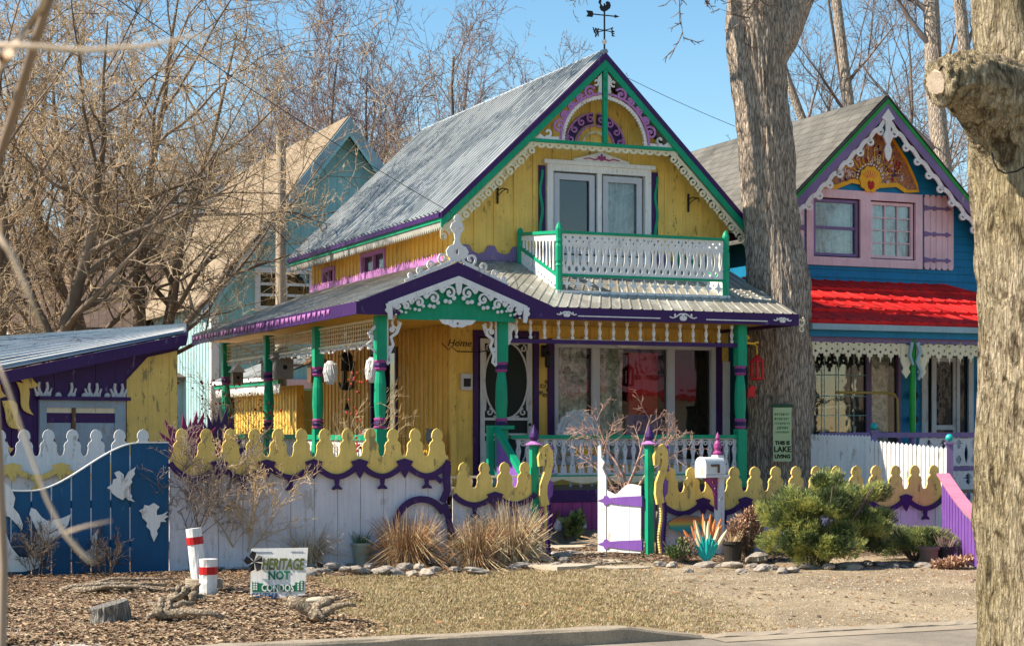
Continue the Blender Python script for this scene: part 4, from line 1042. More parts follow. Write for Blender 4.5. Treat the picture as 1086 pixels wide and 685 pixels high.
# upper windows and pink casing
mb = MB(); fret(mb, [[rect(-1.37, 4.26, .93, 5.52), rect(-1.24, 4.40, -.32, 5.38), rect(-.12, 4.40, .79, 5.38)]], .05, (0, -.025, 0)); mb.build('pink_window_casing', PNK, B)
win(B, FRONT(-1.22, 0, 4.42), .88, .94, VIO, t=.05, ny=2, mull=.05, outer=.0, curtain=[(.06, .82, CURTW)], name='upper_window', label='left upper window with violet frame and open lower sash')
win(B, FRONT(-.10, 0, 4.42), .87, .94, PNK, t=.05, nx=3, ny=4, mull=.018, outer=.0, curtain=[(.06, .82, CURTW)], name='upper_window', label='right upper window with a pink frame and white grid')
for (a, b) in ((.97, 1.58), (-1.95, -1.41)):
    mb = MB(); n = 5; wv = (b-a)/n
    for i in range(n):
        x0 = a+i*wv+.004; x1 = a+(i+1)*wv-.004; m_ = (x0+x1)/2
        fret(mb, [[[(x0, 4.30), (m_-.03, 4.26), (m_+.03, 4.26), (x1, 4.30), (x1, 5.48), (m_+.03, 5.53), (m_-.03, 5.53), (x0, 5.48)]]], .025, (0, -.03, 0))
    s_ = mb.build('plank_shutter', PNK, B)
    for zz in (4.42, 4.86, 5.30):
        mb = MB(); g = []; p0 = a if a > 0 else b; d_ = 1 if a > 0 else -1
        g.append([[(p0, zz-.05), (p0+d_*.15, zz-.02), (p0+d_*.2, zz-.045), (p0+d_*.26, zz-.02), (p0+d_*.42, zz-.02), (p0+d_*.46, zz-.045), (p0+d_*.56, zz), (p0+d_*.46, zz+.045), (p0+d_*.42, zz+.02), (p0+d_*.26, zz+.02), (p0+d_*.2, zz+.045), (p0+d_*.15, zz+.02), (p0, zz+.05)]])
        fret(mb, g, .012, (0, -.05, 0)); mb.build('strap_hinge', VIO, s_)
# red porch roof : four stepped courses of ribbed sheet, hipped on the right
ra = MB(); nC = 4; t0 = (0, 4.02); t1 = (-2.05, 3.17)
for c in range(nC):
    a = c/nC; b = (c+1)/nC+.0
    va, za = -2.05*a, 4.02-.85*a; vb, zb = -2.05*b, 4.02-.85*b
    ua, ub = 1.35+1.5*a, 1.35+1.5*b
    ribroof(ra, (-2.6, vb, zb+.045), (ub, vb, zb+.045), (ua, va, za+.0), (-2.6, va, za+.0), pitch=.26, h=.014, w=.22)
    ra.add([(-2.6, vb, zb+.045), (ub, vb, zb+.045), (ub, vb, zb-.02), (-2.6, vb, zb-.02)], [(0, 1, 2, 3)])
    if c < nC: ribroof(ra, (ub, vb, zb+.045), (ub+.0, .0, zb+.045), (ua, 0, za), (ua, va, za), pitch=.23, h=.024, w=.35)
ra.build('red_porch_roof', REDR, B)
MB().box((-2.62, -2.16, 3.06), (2.9, -2.07, 3.15)).build('gutter', SKYB, B)
MB().box((-2.6, -2.06, 2.96), (2.85, -2.02, 3.09)).build('gutter_board', TEALW, B)
MB().box((-2.6, -1.98, 2.88), (2.85, -1.92, 2.97)).build('porch_beam', VIO, B)
slab(MB(), [(-2.6, -2.0, 3.1), (2.85, -2.0, 3.1), (2.85, -.03, 3.1), (-2.6, -.03, 3.1)], .02).build('porch_ceiling', TIMB, B)
# cream pointed valance with pierced holes
mb = MB()
def val(u0, u1):
    n = round((u1-u0)/.20); wv = (u1-u0)/n; top = []; bot = []; hs = []
    for i in range(n):
        x = u0+i*wv; top += [(x, 2.86), (x+wv/2, 2.92)]
        bot += [(x, 2.70), (x+wv*.2, 2.72), (x+wv*.3, 2.66), (x+wv*.4, 2.67), (x+wv*.5, 2.58), (x+wv*.6, 2.67), (x+wv*.7, 2.66), (x+wv*.8, 2.72)]
        hs += [circ(x+wv/2, 2.85, .018, 6), almond(x+wv/2, 2.745, .05, .05), circ(x+wv, 2.78, .02, 6) if i < n-1 else circ(x+wv*.5, 2.80, .006, 4)]
    top.append((u1, 2.86)); bot.append((u1, 2.70))
    fret(mb, [[top+bot[::-1]]+hs], .02, (0, -1.97, 0))
val(-2.55, -.78); val(-.48, 2.8)
for x in (-.80, -.50): fret(mb, [[[(x-.10, 2.86), (x+.10, 2.86), (x+.10, 2.6), (x+.05, 2.5), (x+.08, 2.44), (x, 2.34), (x-.08, 2.44), (x-.05, 2.5), (x-.1, 2.6)], circ(x, 2.7, .03)]], .022, (0, -1.98, 0))
mb.build('pointed_valance', CRM, B)
po = MB().lathe((-.65, -1.95, 0), [(.05, .6), (.05, 1.48), (.04, 1.5)], 10).build('porch_post', VIO, B)
MB().lathe((-.65, -1.95, 0), [(.042, 1.5), (.05, 1.55), (.05, 2.3), (.04, 2.96)], 10).build('post_shaft', GRN2, po)
mb = MB(); fret(mb, [[stroke([(-.62, 2.9), (-.56, 2.75), (-.63, 2.6), (-.55, 2.45), (-.60, 2.32)], .07, .04)], [stroke([(-.72, 2.9), (-.76, 2.7), (-.70, 2.55)], .05, .03)]], .03, (0, -2.03, 0)); mb.build('wavy_bracket', SKYB, po)
MB().box((2.6, -2.0, .6), (2.7, -1.9, 2.9)).build('porch_post', VIO, B)
MB().box((-2.5, -2.0, .54), (2.8, -.03, .60)).build('porch_floor', TIMB, B)
MB().box((-2.5, -1.98, 0), (2.8, -1.93, .54)).build('porch_skirting', VIO, B)
# porch wall: big grid window, sash, door
win(B, FRONT(HW1[0], 0, HW1[1]), HW1[2]-HW1[0], HW1[3]-HW1[1], VIO, t=.06, split=[1.18], mull=.10, outer=.02, curtain=[(1.26, 1.70, CURT_REFL)], name='porch_window', pleat=.16)
mb = MB()
for x in (-1.0, -.72, -.42): mb.box((x-.006, -.004, .74), (x+.006, .006, 2.8))
for z_ in (1.1, 1.45, 1.78, 2.1, 2.45): mb.box((-1.24, -.0045, z_-.006), (-.16, .0055, z_+.006))
mb.build('window_grid', AQUA, B)
mb = MB()
for a, b_, m_ in ((-1.05, -.9, 0), (-.55, -.42, 0)): mb.bar((a, .15, .8), (b_, .15, 1.95), .08, .03)
mb.bar((-1.1, .15, 1.9), (-.40, .15, 1.95), .07, .03).bar((-.42, .15, .8), (-.3, .15, 1.6), .05, .03); mb.build('white_ladder_back', CRM, B)
MB().bar((-.85, .2, .8), (-.78, .2, 1.8), .15, .03).build('brown_board', BRN, B)
mb = MB(); fret(mb, [[rect(.93, .6, 2.0, 2.92), rect(1.05, .601, 1.90, 2.80)]], .04, (0, -.02, 0)); mb.box((1.14, -.03, .6), (1.19, -.002, 2.8)).box((1.66, -.03, .6), (1.72, -.002, 2.8)); do = mb.build('door_frame', GREYW, B)
mb = MB(); fret(mb, [[rect(1.19, .62, 1.66, 2.78), rect(1.25, 1.62, 1.60, 2.70), rect(1.25, .72, 1.60, 1.54)]], .03, (0, .01, 0)); mb.build('screen_door', GREYW, B)
MB().box((1.05, .03, .62), (1.90, .04, 2.8)).build('door_glass', DGLASS, B)
o = MB().box((2.10, -.045, 2.20), (2.36, -.022, 2.42)).build('house_number', VIO, B); put_text('digits', '48', .19, PNK, o, (2.23, -.047, 2.31), bold=.004)
mb = MB()
for z_ in (1.72, 2.12): mb.ball((.72, -.10, z_), .075, 10)
mb.build('black_ball_lamp', BLKI, B)
# yellow bent pipe rail
MB().tube([(-1.9, -1.7, 2.12), (-.95, -1.7, 2.12), (-.82, -1.7, 2.10), (-.76, -1.7, 2.02), (-.74, -1.7, 1.4)], .02, 8).build('yellow_pipe_rail', BRASS, B)
# rail with cut-out panel on the right
MB().box((-2.4, -2.02, 1.42), (2.75, -1.94, 1.50)).box((-.6, -2.0, .90), (2.75, -1.95, .96)).build('violet_rail', VIO, B)
def motif(x, z_, s=1): return [[(x, z_+.20*s), (x+.05*s, z_+.16*s), (x+.02*s, z_+.15*s), (x+.09*s, z_+.13*s), (x+.02*s, z_+.125*s), (x+.04*s, z_+.08*s), (x, z_+.04*s), (x-.04*s, z_+.08*s), (x-.02*s, z_+.125*s), (x-.09*s, z_+.13*s), (x-.02*s, z_+.15*s), (x-.05*s, z_+.16*s)]]
lo = [rect(-.55, .97, 2.7, 1.41)]; x = -.38
while x < 2.6: lo += motif(x, 1.19); lo += [almond(x+.145, 1.16, .07, .32), almond(x, 1.07, .10, .15)]; x += .29
mb = MB(); fret(mb, [lo], .02, (0, -1.98, 0)); mb.build('cutout_panel', GREYW, B)
lo = [rect(-.55, .30, 2.7, .89)]; x = -.30
while x < 2.6: lo += motif(x, .62, 1.2); lo += [almond(x, .48, .09, .2), almond(x+.17, .50, .06, .26)]; x += .34
mb = MB(); fret(mb, [lo], .02, (0, -1.985, 0)); mb.build('cutout_panel', GREYW, B)
# chimney
ch = MB().box((1.05, 2.2, 5.4), (1.45, 2.6, 6.85)).box((1.0, 2.15, 6.85), (1.5, 2.65, 6.93)).build('chimney', BLKI, B)
MB().box((1.65, 2.2, 5.0), (1.95, 2.5, 6.15)).box((1.6, 2.15, 6.15), (2.0, 2.55, 6.22)).build('chimney', TIMB, B)

# white picket guard fences by the blue house
def picket_run(name, lab, a, b, n, z0, z1a, z1b, post=None):
    t = thing(name, lab, 'fence', a)
    a = Vector(a); b = Vector(b); mb = MB(); d = (b-a); ang = math.atan2(d.y, d.x); dn = d.normalized()
    for i in range(n):
        p = dn*(d.length*i/(n-1)); h = z1a+(z1b-z1a)*i/(n-1)
        q = p; fret(mb, [[[(-.028, z0), (.028, z0), (.028, h-.03), (.0, h), (-.028, h-.03)]]], .02, (q.x, q.y, 0), (dn.x, dn.y, 0), (0, 0, 1))
    mb.build('picket', WHT, t)
    nrm = Vector((-dn.y, dn.x, 0))*.03
    MB().bar(nrm+Vector((0, 0, z0+.15)), nrm+dn*d.length+Vector((0, 0, z0+.15)), .03, .05).bar(nrm+Vector((0, 0, z1a-.15)), nrm+dn*d.length+Vector((0, 0, z1b-.15)), .03, .05).build('rail', VIO, t)
    if post:
        for pp, h in post:
            q = Vector(pp)-a; mb = MB().box((q.x-.045, q.y-.045, 0), (q.x+.045, q.y+.045, h)).box((q.x-.06, q.y-.06, h), (q.x+.06, q.y+.06, h+.03)); po_ = mb.build('post', VIO, t)
            MB().ball((q.x, q.y, h+.09), .055, 12).build('ball_finial', TRQ, po_)
pA = P(862, 455, 27.0); pA.z = 0; pB = P(922, 455, 26.6); pB.z = 0; pC = P(921, 455, 26.0); pC.z = 0; pD = P(1003, 455, 25.0); pD.z = 0
picket_run('picket_fence', 'white picket guard rail between the big trunk and the violet post with teal ball', pA, pB, 18, .5, 1.48, 1.46, [((pB.x+.07, pB.y, 0), 1.50)])
picket_run('picket_fence', 'front white picket guard rail behind the yellow scalloped fence ending at a violet post', pC, pD, 19, .5, 1.40, 1.30, [((pD.x+.05, pD.y, 0), 1.34)])

# ================================================================== TEAL HOUSE behind
TO = (-3.75, 40.0, 0)
T = thing('teal_house', 'tall aqua board house with a tan shingle roof behind the yellow house', 'house', TO, YAW)
def tz(u): return 8.35-1.28*abs(u)
w = MB()
wu0 = ONV(TO, 270, 330); wu1 = ONV(TO, 320, 285)
tw1 = (wu0[0], wu0[1], wu1[0]+.9, wu1[1])
q0 = ONV(TO, 236, 458); q1 = ONV(TO, 308, 416)
tw2 = (q0[0], q0[1]-.2, q1[0], q1[1])
fret(w, [[[(-3, 0), (3, 0), (3, tz(3)), (0, 8.2), (-3, tz(3))], rect(*tw1), rect(*tw2)]], .14, (0, .07, 0))
u = -2.95
while u < 2.95:
    top = tz(u)-.12; z = 0.0
    for (a, b, c, d) in sorted([h for h in (tw1, tw2) if h[0]-.05 < u < h[2]+.05], key=lambda h: h[1]): w.box((u-.02, -.014, z), (u+.02, .002, b)); z = d
    w.box((u-.02, -.014, z), (u+.02, .002, top)); u += .28
w.build('front_wall', AQUA, T)
sw = MB().box((-3, .14, 0), (-2.86, 9, tz(3)-.02)).box((2.86, .14, 0), (3, 9, tz(3)-.02)).box((-2.85, 8.86, 0), (2.85, 9, tz(3)-.02))
v = .3
while v < 9: sw.box((-3.015, v, 0), (-2.998, v+.04, tz(3)-.05)); v += .28
sw.build('side_wall', AQUAL, T)
uvplane('left_roof_slope', [(-3.3, -.35, tz(3.3)+.15), (-.01, -.35, 8.5), (-.01, 9.6, 8.5), (-3.3, 9.6, tz(3.3)+.15)], .07, SHTAN, T, 1.0)
uvplane('right_roof_slope', [(.01, -.35, 8.5), (3.3, -.35, tz(3.3)+.15), (3.3, 9.6, tz(3.3)+.15), (.01, 9.6, 8.5)], .07, SHTAN, T, 1.0)
for E in ((-3.32, tz(3.3)+.12), (3.32, tz(3.3)+.12)): rake(T, E, (0, 8.47), -.38, [SKYB, AQUA], ['rake_board', 'inner_rake_board'], [.20, .06])
MB().box((-3.03, -.03, 0), (-2.86, .0-.003, 4.5)).box((-3.035, .0, 0), (-3.001, .16, 4.5)).build('corner_board', WHT, T)
win(T, FRONT(tw1[0], 0, tw1[1]), tw1[2]-tw1[0], tw1[3]-tw1[1], WHT, t=.12, nx=3, ny=3, mull=.06, pane=DGLASS, outer=.05)
win(T, FRONT(tw2[0], 0, tw2[1]), tw2[2]-tw2[0], tw2[3]-tw2[1], WHT, t=.10, nx=3, ny=2, mull=.06, pane=DGLASS, outer=.05)
MB().box((-2.4, -.10, 2.45), (.2, -.02, 2.65)).build('band_board', PNK, T)
MB().box((-3.5, 9.6, 0), (-3.48, 9.7, 3)).build('rear_post', WHT, T)

# pale blue cottage far left
CO = P(20, 455, 47); CO.z = 0
K = thing('blue_cottage', 'small pale blue cottage with grey roof behind the tangle of bare trees at far left', 'house', CO, R(-78))
w = MB(); fret(w, [[[(-3.5, 0), (3.2, 0), (3.2, 4.2), (0, 6.4), (-3.5, 4.2)], rect(-2.5, 2.6, -1.4, 4.0), rect(.4, 2.6, 1.4, 4.0), rect(1.8, .6, 2.7, 2.6)]], .14, (0, .07, 0)); w.build('front_wall', SKYB, K)
MB().box((3.06, .14, 0), (3.2, 7, 4.1)).box((-3.5, .14, 0), (-3.36, 7, 4.1)).build('side_wall', SKYB, K)
uvplane('right_roof_slope', [(0.01, -.4, 6.6), (3.6, -.4, 4.05), (3.6, 7.2, 4.05), (0.01, 7.2, 6.6)], .08, SHBRN, K, 1)
uvplane('left_roof_slope', [(-3.9, -.4, 4.05), (-.01, -.4, 6.6), (-.01, 7.2, 6.6), (-3.9, 7.2, 4.05)], .08, SHBRN, K, 1)
for a in ((-2.5, 2.6, 1.1, 1.4), (.4, 2.6, 1.0, 1.4), (1.8, .6, .9, 2.0)): win(K, FRONT(a[0], 0, a[1]), a[2], a[3], WHT, t=.1, nx=2, ny=2, mull=.05, pane=DGLASS, outer=.04)
MB().box((3.0, -.04, 0), (3.22, -.002, 4.15)).build('corner_board', WHT, K)
MB().box((3.2, .02, 0), (6.6, 5, 2.7)).build('lean_to', SKYB, K)
uvplane('lean_to_roof', [(3.2, -.3, 3.3), (6.9, -.3, 2.75), (6.9, 5.2, 2.75), (3.2, 5.2, 3.3)], .08, SHBRN, K, 1)


for yy in (1.0, 3.2, 5.2): win(K, plane_mat((3.21, yy, 2.9), (0, 1, 0), (0, 0, 1)), .8, .9, WHT, t=.08, nx=2, ny=2, pane=DGLASS, outer=.04, back=False)
for yy in (.8, 3.0): win(K, plane_mat((6.61, yy, .9), (0, 1, 0), (0, 0, 1)), .9, 1.2, WHT, t=.08, nx=2, ny=2, pane=DGLASS, outer=.04, back=False)

# ================================================================== SHED
S = thing('garden_shed', 'purple and yellow garden shed with corrugated roof at the left edge', 'shed', (0, 0, 0))
fr, fl = P(195, 353, 24.8), P(-60, 404, 22.3); brr, bll = P(197, 345.5, 27.6), P(-60, 362, 26.2)
S.location = (fl.x, fl.y, 0); so_ = Vector((fl.x, fl.y, 0))
L_ = lambda p: Vector(p)-so_
mb = MB(); ribroof(mb, L_(fr), L_(brr), L_(bll), L_(fl), pitch=.25, h=.03, w=.4); mb.build('corrugated_roof', SLATE, S)
mb = MB()
for i in range(11):
    a_ = L_(fr).lerp(L_(brr), (i+.5)/11); b_ = L_(fl).lerp(L_(bll), (i+.5)/11); mb.bar(a_+Vector((0, 0, .025)), b_+Vector((0, 0, .025)), .10, .035)
mb.build('roof_ribs', WHT, S)
dwn = Vector((0, 0, -.03))
mb = MB().bar(L_(fl)+Vector((0, -.03, -.115)), L_(fr)+Vector((.02, -.03, -.10)), .04, .15); mb.build('fascia', PUR, S)
mb = MB().bar(L_(fr)+Vector((.02, .0, -.09)), L_(brr)+Vector((.02, 0, -.07)), .04, .12); mb.build('side_fascia', PUR, S)
wl, wr = P(-60, 455, 22.6), P(187, 455, 25.0); wl.z = wr.z = 0
wd = (wr-wl).normalized(); WLn = (wr-wl).length; wn = Vector((wd.y, -wd.x, 0))
def ft(x): # fascia height above wall at distance x
    return fl.z-.12+(fr.z-fl.z)*x/WLn
def WS(px, py):
    """shed wall coords of a photo pixel"""
    r = Vector(((px-CX)/FPX, 1, (HY-py)/FPX)); t = (wl.dot(wn))/(r.x*wn.x+r.y*wn.y); p = r*t; q = p-wl; return (q.x*wd.x+q.y*wd.y, p.z+EYE if False else EYE+(HY-py)/FPX*t)
axw = (wd.x, wd.y, 0); wo_ = L_(wl)
bx = WS(133, 455)[0]; by = [(WS(px, py)) for px, py in ((133, 480), (134, 420), (140, 385), (150, 372), (162, 365))]
mb = MB(); x = 0.0
while x < WLn:
    x1 = min(x+.31, WLn); ww = min(x1, bx)
    if x < bx: fret(mb, [[[(x+.004, 0), (min(x1-.004, bx), 0), (min(x1-.004, bx), ft(min(x1, bx))), (x+.004, ft(x))]]], .04+.01*(int(x/.31) % 2), wo_, axw)
    x += .31
mb.build('purple_wall', PUR, S)
mb = MB(); x = bx+.004
while x < WLn-.02:
    x1 = min(x+.34, WLn); fret(mb, [[[(x+.003, 0), (x1-.003, 0), (x1-.003, ft(x1)-.12), (x+.003, ft(x)-.12-(.25 if x < bx+.1 else 0))]]], .05, wo_, axw); x += .34
mb.build('yellow_wall', YELF, S)
mb = MB(); fret(mb, [[[(bx-.02, ft(bx)-.40), (bx+.35, ft(bx)-.10), (WLn, ft(WLn)-.10), (WLn, ft(WLn)), (bx-.02, ft(bx)-.0)]]], .03, wo_+Vector((0, .01, 0)), axw); mb.build('purple_arch_board', PUR, S)
back = Vector((-wd.y, wd.x, 0))*2.6
mb = MB().bar(wo_+wd*(WLn-.03)+Vector((0, .06, 1.25)), wo_+wd*(WLn-.03)+back+Vector((0, 0, 1.25)), .05, 2.5).bar(wo_+wd*.03+Vector((0, .06, .9)), wo_+wd*.03+back+Vector((0, 0, .9)), .05, 1.8).bar(wo_+back+Vector((0, 0, 1.0)), wo_+back+wd*WLn+Vector((0, 0, 1.0)), .05, 2.0); mb.build('end_wall', YELF, S)
# double door / shutter window with grey-blue panels
a = WS(40, 424); b = WS(131, 424)
dx0, dx1, dt = a[0], b[0], a[1]
mb = MB(); fret(mb, [[rect(dx0, .5, dx1, dt), rect(dx0+.10, .51, dx1-.16, dt-.10)]], .05, wo_+Vector((wn.x, wn.y, 0))*.03, axw); mb.build('door_frame', BLUG, S)
mb = MB(); fret(mb, [[rect(dx0-.03, dt+.002, dx1+.05, dt+.05)]], .12, wo_+Vector((wn.x, wn.y, 0))*.05, axw); mb.build('door_head', PUR, S)
xm = WS(76, 440)[0]
mb = MB(); fret(mb, [[rect(dx0+.10, .5, xm-.03, dt-.3)], [rect(xm+.03, .5, dx1-.16, dt-.3)]], .02, wo_+Vector((wn.x, wn.y, 0))*.025, axw); mb.build('door_panel', BLUG, S)
mb = MB(); fret(mb, [[rect(dx0+.10, dt-.296, dx1-.16, dt-.17)]], .02, wo_+Vector((wn.x, wn.y, 0))*.03, axw); mb.build('purple_stripe', PUR, S)
mb = MB(); fret(mb, [[rect(dx0+.10, dt-.168, dx1-.16, dt-.10)]], .02, wo_+Vector((wn.x, wn.y, 0))*.03, axw); mb.build('pale_stripe', CRM, S)
mb = MB(); fret(mb, [[rect(xm-.025, .5, xm+.025, dt-.10)]], .03, wo_+Vector((wn.x, wn.y, 0))*.05, axw); mb.build('door_post', BRN, S)
mb = MB(); g = []
for px, k in ((44, 1), (70, .7), (97, 1), (124, 1.1)):
    c = WS(px, 424)[0]
    for sg in (-1, 1):
        if px == 70 and sg < 0: continue
        g.append([stroke([(c+sg*.01, dt+.05), (c+sg*.05, dt+.11), (c+sg*.065, dt+.17), (c+sg*.055, dt+.235)], .05*k, .03)]); g.append([stroke([(c+sg*.04, dt+.07), (c+sg*.10, dt+.10), (c+sg*.125, dt+.16)], .04*k, .022)]); g.append([circ(c+sg*.085, dt+.075, .03, 7)])
for px in (60, 88, 112): c = WS(px, 424)[0]; g.append([circ(c, dt+.06, .045, 10)])
fret(mb, g, .02, wo_+Vector((wn.x, wn.y, 0))*.04, axw); mb.build('white_scrolls', GREYW, S)
# yellow leaves
mb = MB(); g = []
for (x0, y0, x1, y1, w_) in ((10, 392, 40, 408, 12), (0, 425, 20, 455, 13), (15, 405, 33, 440, 9), (-8, 470, 12, 475, 12), (-20, 400, 4, 420, 14), (-25, 440, -2, 470, 13)):
    p0 = WS(x0, y0); p1 = WS(x1, y1); d = (p1[0]-p0[0], p1[1]-p0[1]); L = math.hypot(*d); n_ = (-d[1]/L, d[0]/L); hw = w_/76
    pts = []
    for sg in (1, -1):
        for i in range(9):
            t = i/9 if sg > 0 else 1-i/9; o_ = sg*hw*math.sin(math.pi*t**.8)*.6+.05*math.sin(math.pi*2*t)
            pts.append((p0[0]+d[0]*t+n_[0]*o_, p0[1]+d[1]*t+n_[1]*o_))
    g.append([pts])
fret(mb, g, .02, wo_+Vector((wn.x, wn.y, 0))*.06, axw); mb.build('cutout_leaf', YELF, S)
# ================================================================== FENCES (front line)
FO = Vector((-.68, 20.5, 0))
def fw(u, v, z=0): return FO+UX*u+VX*v+Vector((0, 0, z))
def picket_top(u0, n, p, tip, val, swag_lo, swag_hi, per=2):
    """yellow crown board: picket outlines above, swag scallops below"""
    h = tip-val; top = []
    prof = [(-.5, 0), (-.40, .05), (-.36, .16), (-.34, .28), (-.36, .38), (-.30, .50), (-.21, .56), (-.20, .62), (-.25, .68), (-.24, .80), (-.19, .90), (-.12, .96), (0, 1.0)]
    prof = prof+[(-x, y) for x, y in prof[::-1][1:]]
    for i in range(n):
        c = u0+(i+.5)*p
        k = prof if i == 0 else prof[1:]
        top += [(c+x*p, val+y*h) for x, y in k]
    L = n*p; bot = []; m = n*10
    for i in range(m+1):
        x = L-L*i/m; ph = (x/p/per) % 1.0
        z = swag_hi-(swag_hi-swag_lo)*(abs(math.sin(math.pi*ph))**.75)
        bot.append((u0+x, z))
    holes = []
    return top+bot, bot
def scallop_fence(name, lab, u0, n, p, tip, val, lo, hi, curl=False, board=.27, posts=(), v=0, white=FWHT, yel=YELF, pur=PUR, drop=True, tilt=0):
    t = thing(name, lab, 'fence', fw(u0, v), YAW)
    L = n*p; outl, bot = picket_top(0, n, p, tip, val, lo, hi)
    rg = random.Random(int(u0*100)+7)
    mb = MB(); x = 0
    while x < L-.05:
        x1 = min(x+board, L); e = rg.uniform(-.004, .004)
        zb = min(hi+.04, val-.02); mb.box((x+.003, .0+e, .03), (x1-.003, .022+e, zb)); x += board
    mb.build('white_boards', white, t)
    # crown split into boards at each picket valley by tiny gaps: real edge depth
    mb = MB(); fret(mb, [[outl]], .026, (0, -.018, 0)); mb.build('yellow_pickets', yel, t)
    # bright valley edge + purple swag
    mb = MB(); g = [[stroke(bot[::-1], .062)]]
    per = 2*p; k = 0
    while drop and k*per < L+.01:
        x = k*per
        if 0 < x < L-.02: g.append([[(x-.10, hi+.0), (x, hi+.03), (x+.10, hi+.0), (x+.05, hi-.10), (x+.02, hi-.16), (x, hi-.19), (x-.02, hi-.16), (x-.05, hi-.10)]])
        xm_ = x+per/2
        if xm_ < L: g.append([[(xm_-.03, lo-.02), (xm_+.03, lo-.02), (xm_+.02, lo-.09), (xm_+.06, lo-.13), (xm_+.05, lo-.145), (xm_, lo-.135), (xm_-.05, lo-.145), (xm_-.06, lo-.13), (xm_-.02, lo-.09)]])
        k += 1
    fret(mb, g, .020, (0, -.045, 0)); mb.build('purple_swag', pur, t)
    MB().box((0, .03, .25), (L, .07, .33)).box((0, .03, val-.22), (L, .07, val-.14)).build('back_rail', TIMB, t)
    for x in posts: MB().box((x-.045, .075, 0), (x+.045, .165, val)).build('post', TIMB, t)
    return t
tf_ = scallop_fence('scalloped_fence', 'tall lavender white fence with yellow picket tops and purple swags left of the gate', -3.27, 12, .267, 1.56, 1.24, 1.02, 1.19, posts=(.1, 1.6, 3.1))
# big purple curl at its right end
mb = MB(); L = 12*.267
g = [[stroke([(L-.02, 1.15), (L-.03, 1.0), (L-.02, .85), (L-.08, .72)], .09, .08)], [stroke(spiral(L-.33, .45, .32, .30, 195, 30, 16), .075)], [stroke([(L-.09, .95), (L-.15, 1.0), (L-.24, .99)], .06, .04)], [stroke([(L-.06, .70), (L-.01, .55), (L+.03, .38), (L+.08, .28)], .08, .05)]]
fret(mb, g, .02, (0, -.05, 0)); mb.build('purple_curl', PUR, tf_)
scallop_fence('scalloped_fence', 'short low yellow picket fence between the tall white fence and the left gate post', .0, 4, .255, 1.17, .87, .68, .80, posts=(.9,))
scallop_fence('scalloped_fence', 'long low yellow scalloped fence right of the gate behind the evergreen shrub', 2.66, 14, .297, 1.09, .78, .53, .69, posts=(.1, 2.0, 4.1))
# scrolly drops of white between low fence pickets are pierced spindles behind
MB_ = MB()
t = thing('spindle_rail', 'white spindle rail showing between the low yellow pickets beside the left gate post', 'rail', fw(.0, .05), YAW)
mb = MB().box((0, .02, .985), (1.0, .05, 1.01))
for i in range(5): mb.lathe((.0+.255*i, .035, .80), [(.02, 0), (.035, .05), (.015, .09), (.03, .15), (.012, .19)], 7)
mb.build('spindles', WHT, t)
# rear picket fence behind blue fence
t = scallop_fence('scalloped_fence', 'white picket fence with yellow swags behind the blue fence by the shed', -5.75, 10, .27, 1.55, 1.24, 1.0, 1.14, v=1.8, yel=WHT, pur=YELF, white=WHT)
mb = MB(); outl, _ = picket_top(0, 10, .27, 1.50, 1.17, .9, 1.0); fret(mb, [[outl]], .02, (.025, .10, 0)); mb.build('purple_backing', PUR, t)

# blue curved fence with cut-out birds and whale
t = thing('blue_fence', 'dark blue board fence with a scooped top and white cut out birds', 'fence', fw(-3.28, 0), YAW)
def btop(u): # u <= 0 relative
    ua = -u
    if ua < .30: return 1.40
    s = min(1, (ua-.30)/1.15); return 1.40-.50*(s*s*(3-2*s)) if ua < 1.45 else .90+.16*((ua-1.45)/1.0)**2 if ua < 2.5 else 1.06+.1*(ua-2.5)
mb = MB(); u = 0; wds = [.42]+[.205]*20
cum = 0
for wv in wds:
    x1 = -cum; x0 = -cum-wv+.016
    pts = [(x0, .03), (x1, .03)]+[(x1+(x0-x1)*i/5, btop(x1+(x0-x1)*i/5)) for i in range(6)]
    fret(mb, [[pts]], .022, (0, -.012, 0)); cum += wv
    if cum > 3.6: break
mb.build('blue_boards', BLU, t)
cap = [(-cum*i/70, btop(-cum*i/70)+.008) for i in range(71)]
mb = MB(); fret(mb, [[stroke(cap, .013)]], .06, (0, -.01, 0)); mb.build('white_cap', WHT, t)
MB().box((-cum, .01, .30), (-.02, .05, .38)).box((-cum, .01, .72), (-.02, .05, .80)).build('back_rail', BLU, t)
def FP(px, py): # pixel -> fence local
    u_, z_ = ONV((FO.x, FO.y), px, py, -.04); return (u_+3.28, z_)
def cut(name, pts, mat, label=None, th=.02, off=-.045):
    mb = MB(); fret(mb, [[[FP(*q) for q in pts]]], th, (0, off, 0)); o = mb.build(name, mat, t)
    if label: o['label'] = label
cut('cutout_bird', [(113, 517), (119, 513), (120, 508), (124, 507), (121, 501), (126, 499), (131, 503), (131, 509), (136, 500), (144, 495), (142, 500), (143, 502), (139, 508), (140, 511), (136, 516), (137, 521), (140, 526), (139, 528), (143, 532), (136, 530), (133, 527), (130, 530), (124, 527), (119, 523), (117, 519)], WHT, 'white cut out bird flying up left')
cut('cutout_bird', [(147, 541), (152, 539), (153, 535), (158, 536), (163, 533), (169, 537), (166, 541), (166, 546), (172, 545), (178, 542), (175, 546), (179, 547), (174, 550), (176, 553), (170, 553), (169, 558), (166, 562), (167, 566), (163, 574), (160, 567), (159, 562), (155, 558), (156, 554), (151, 549), (150, 544)], WHT, 'white cut out bird diving towards the white fence')
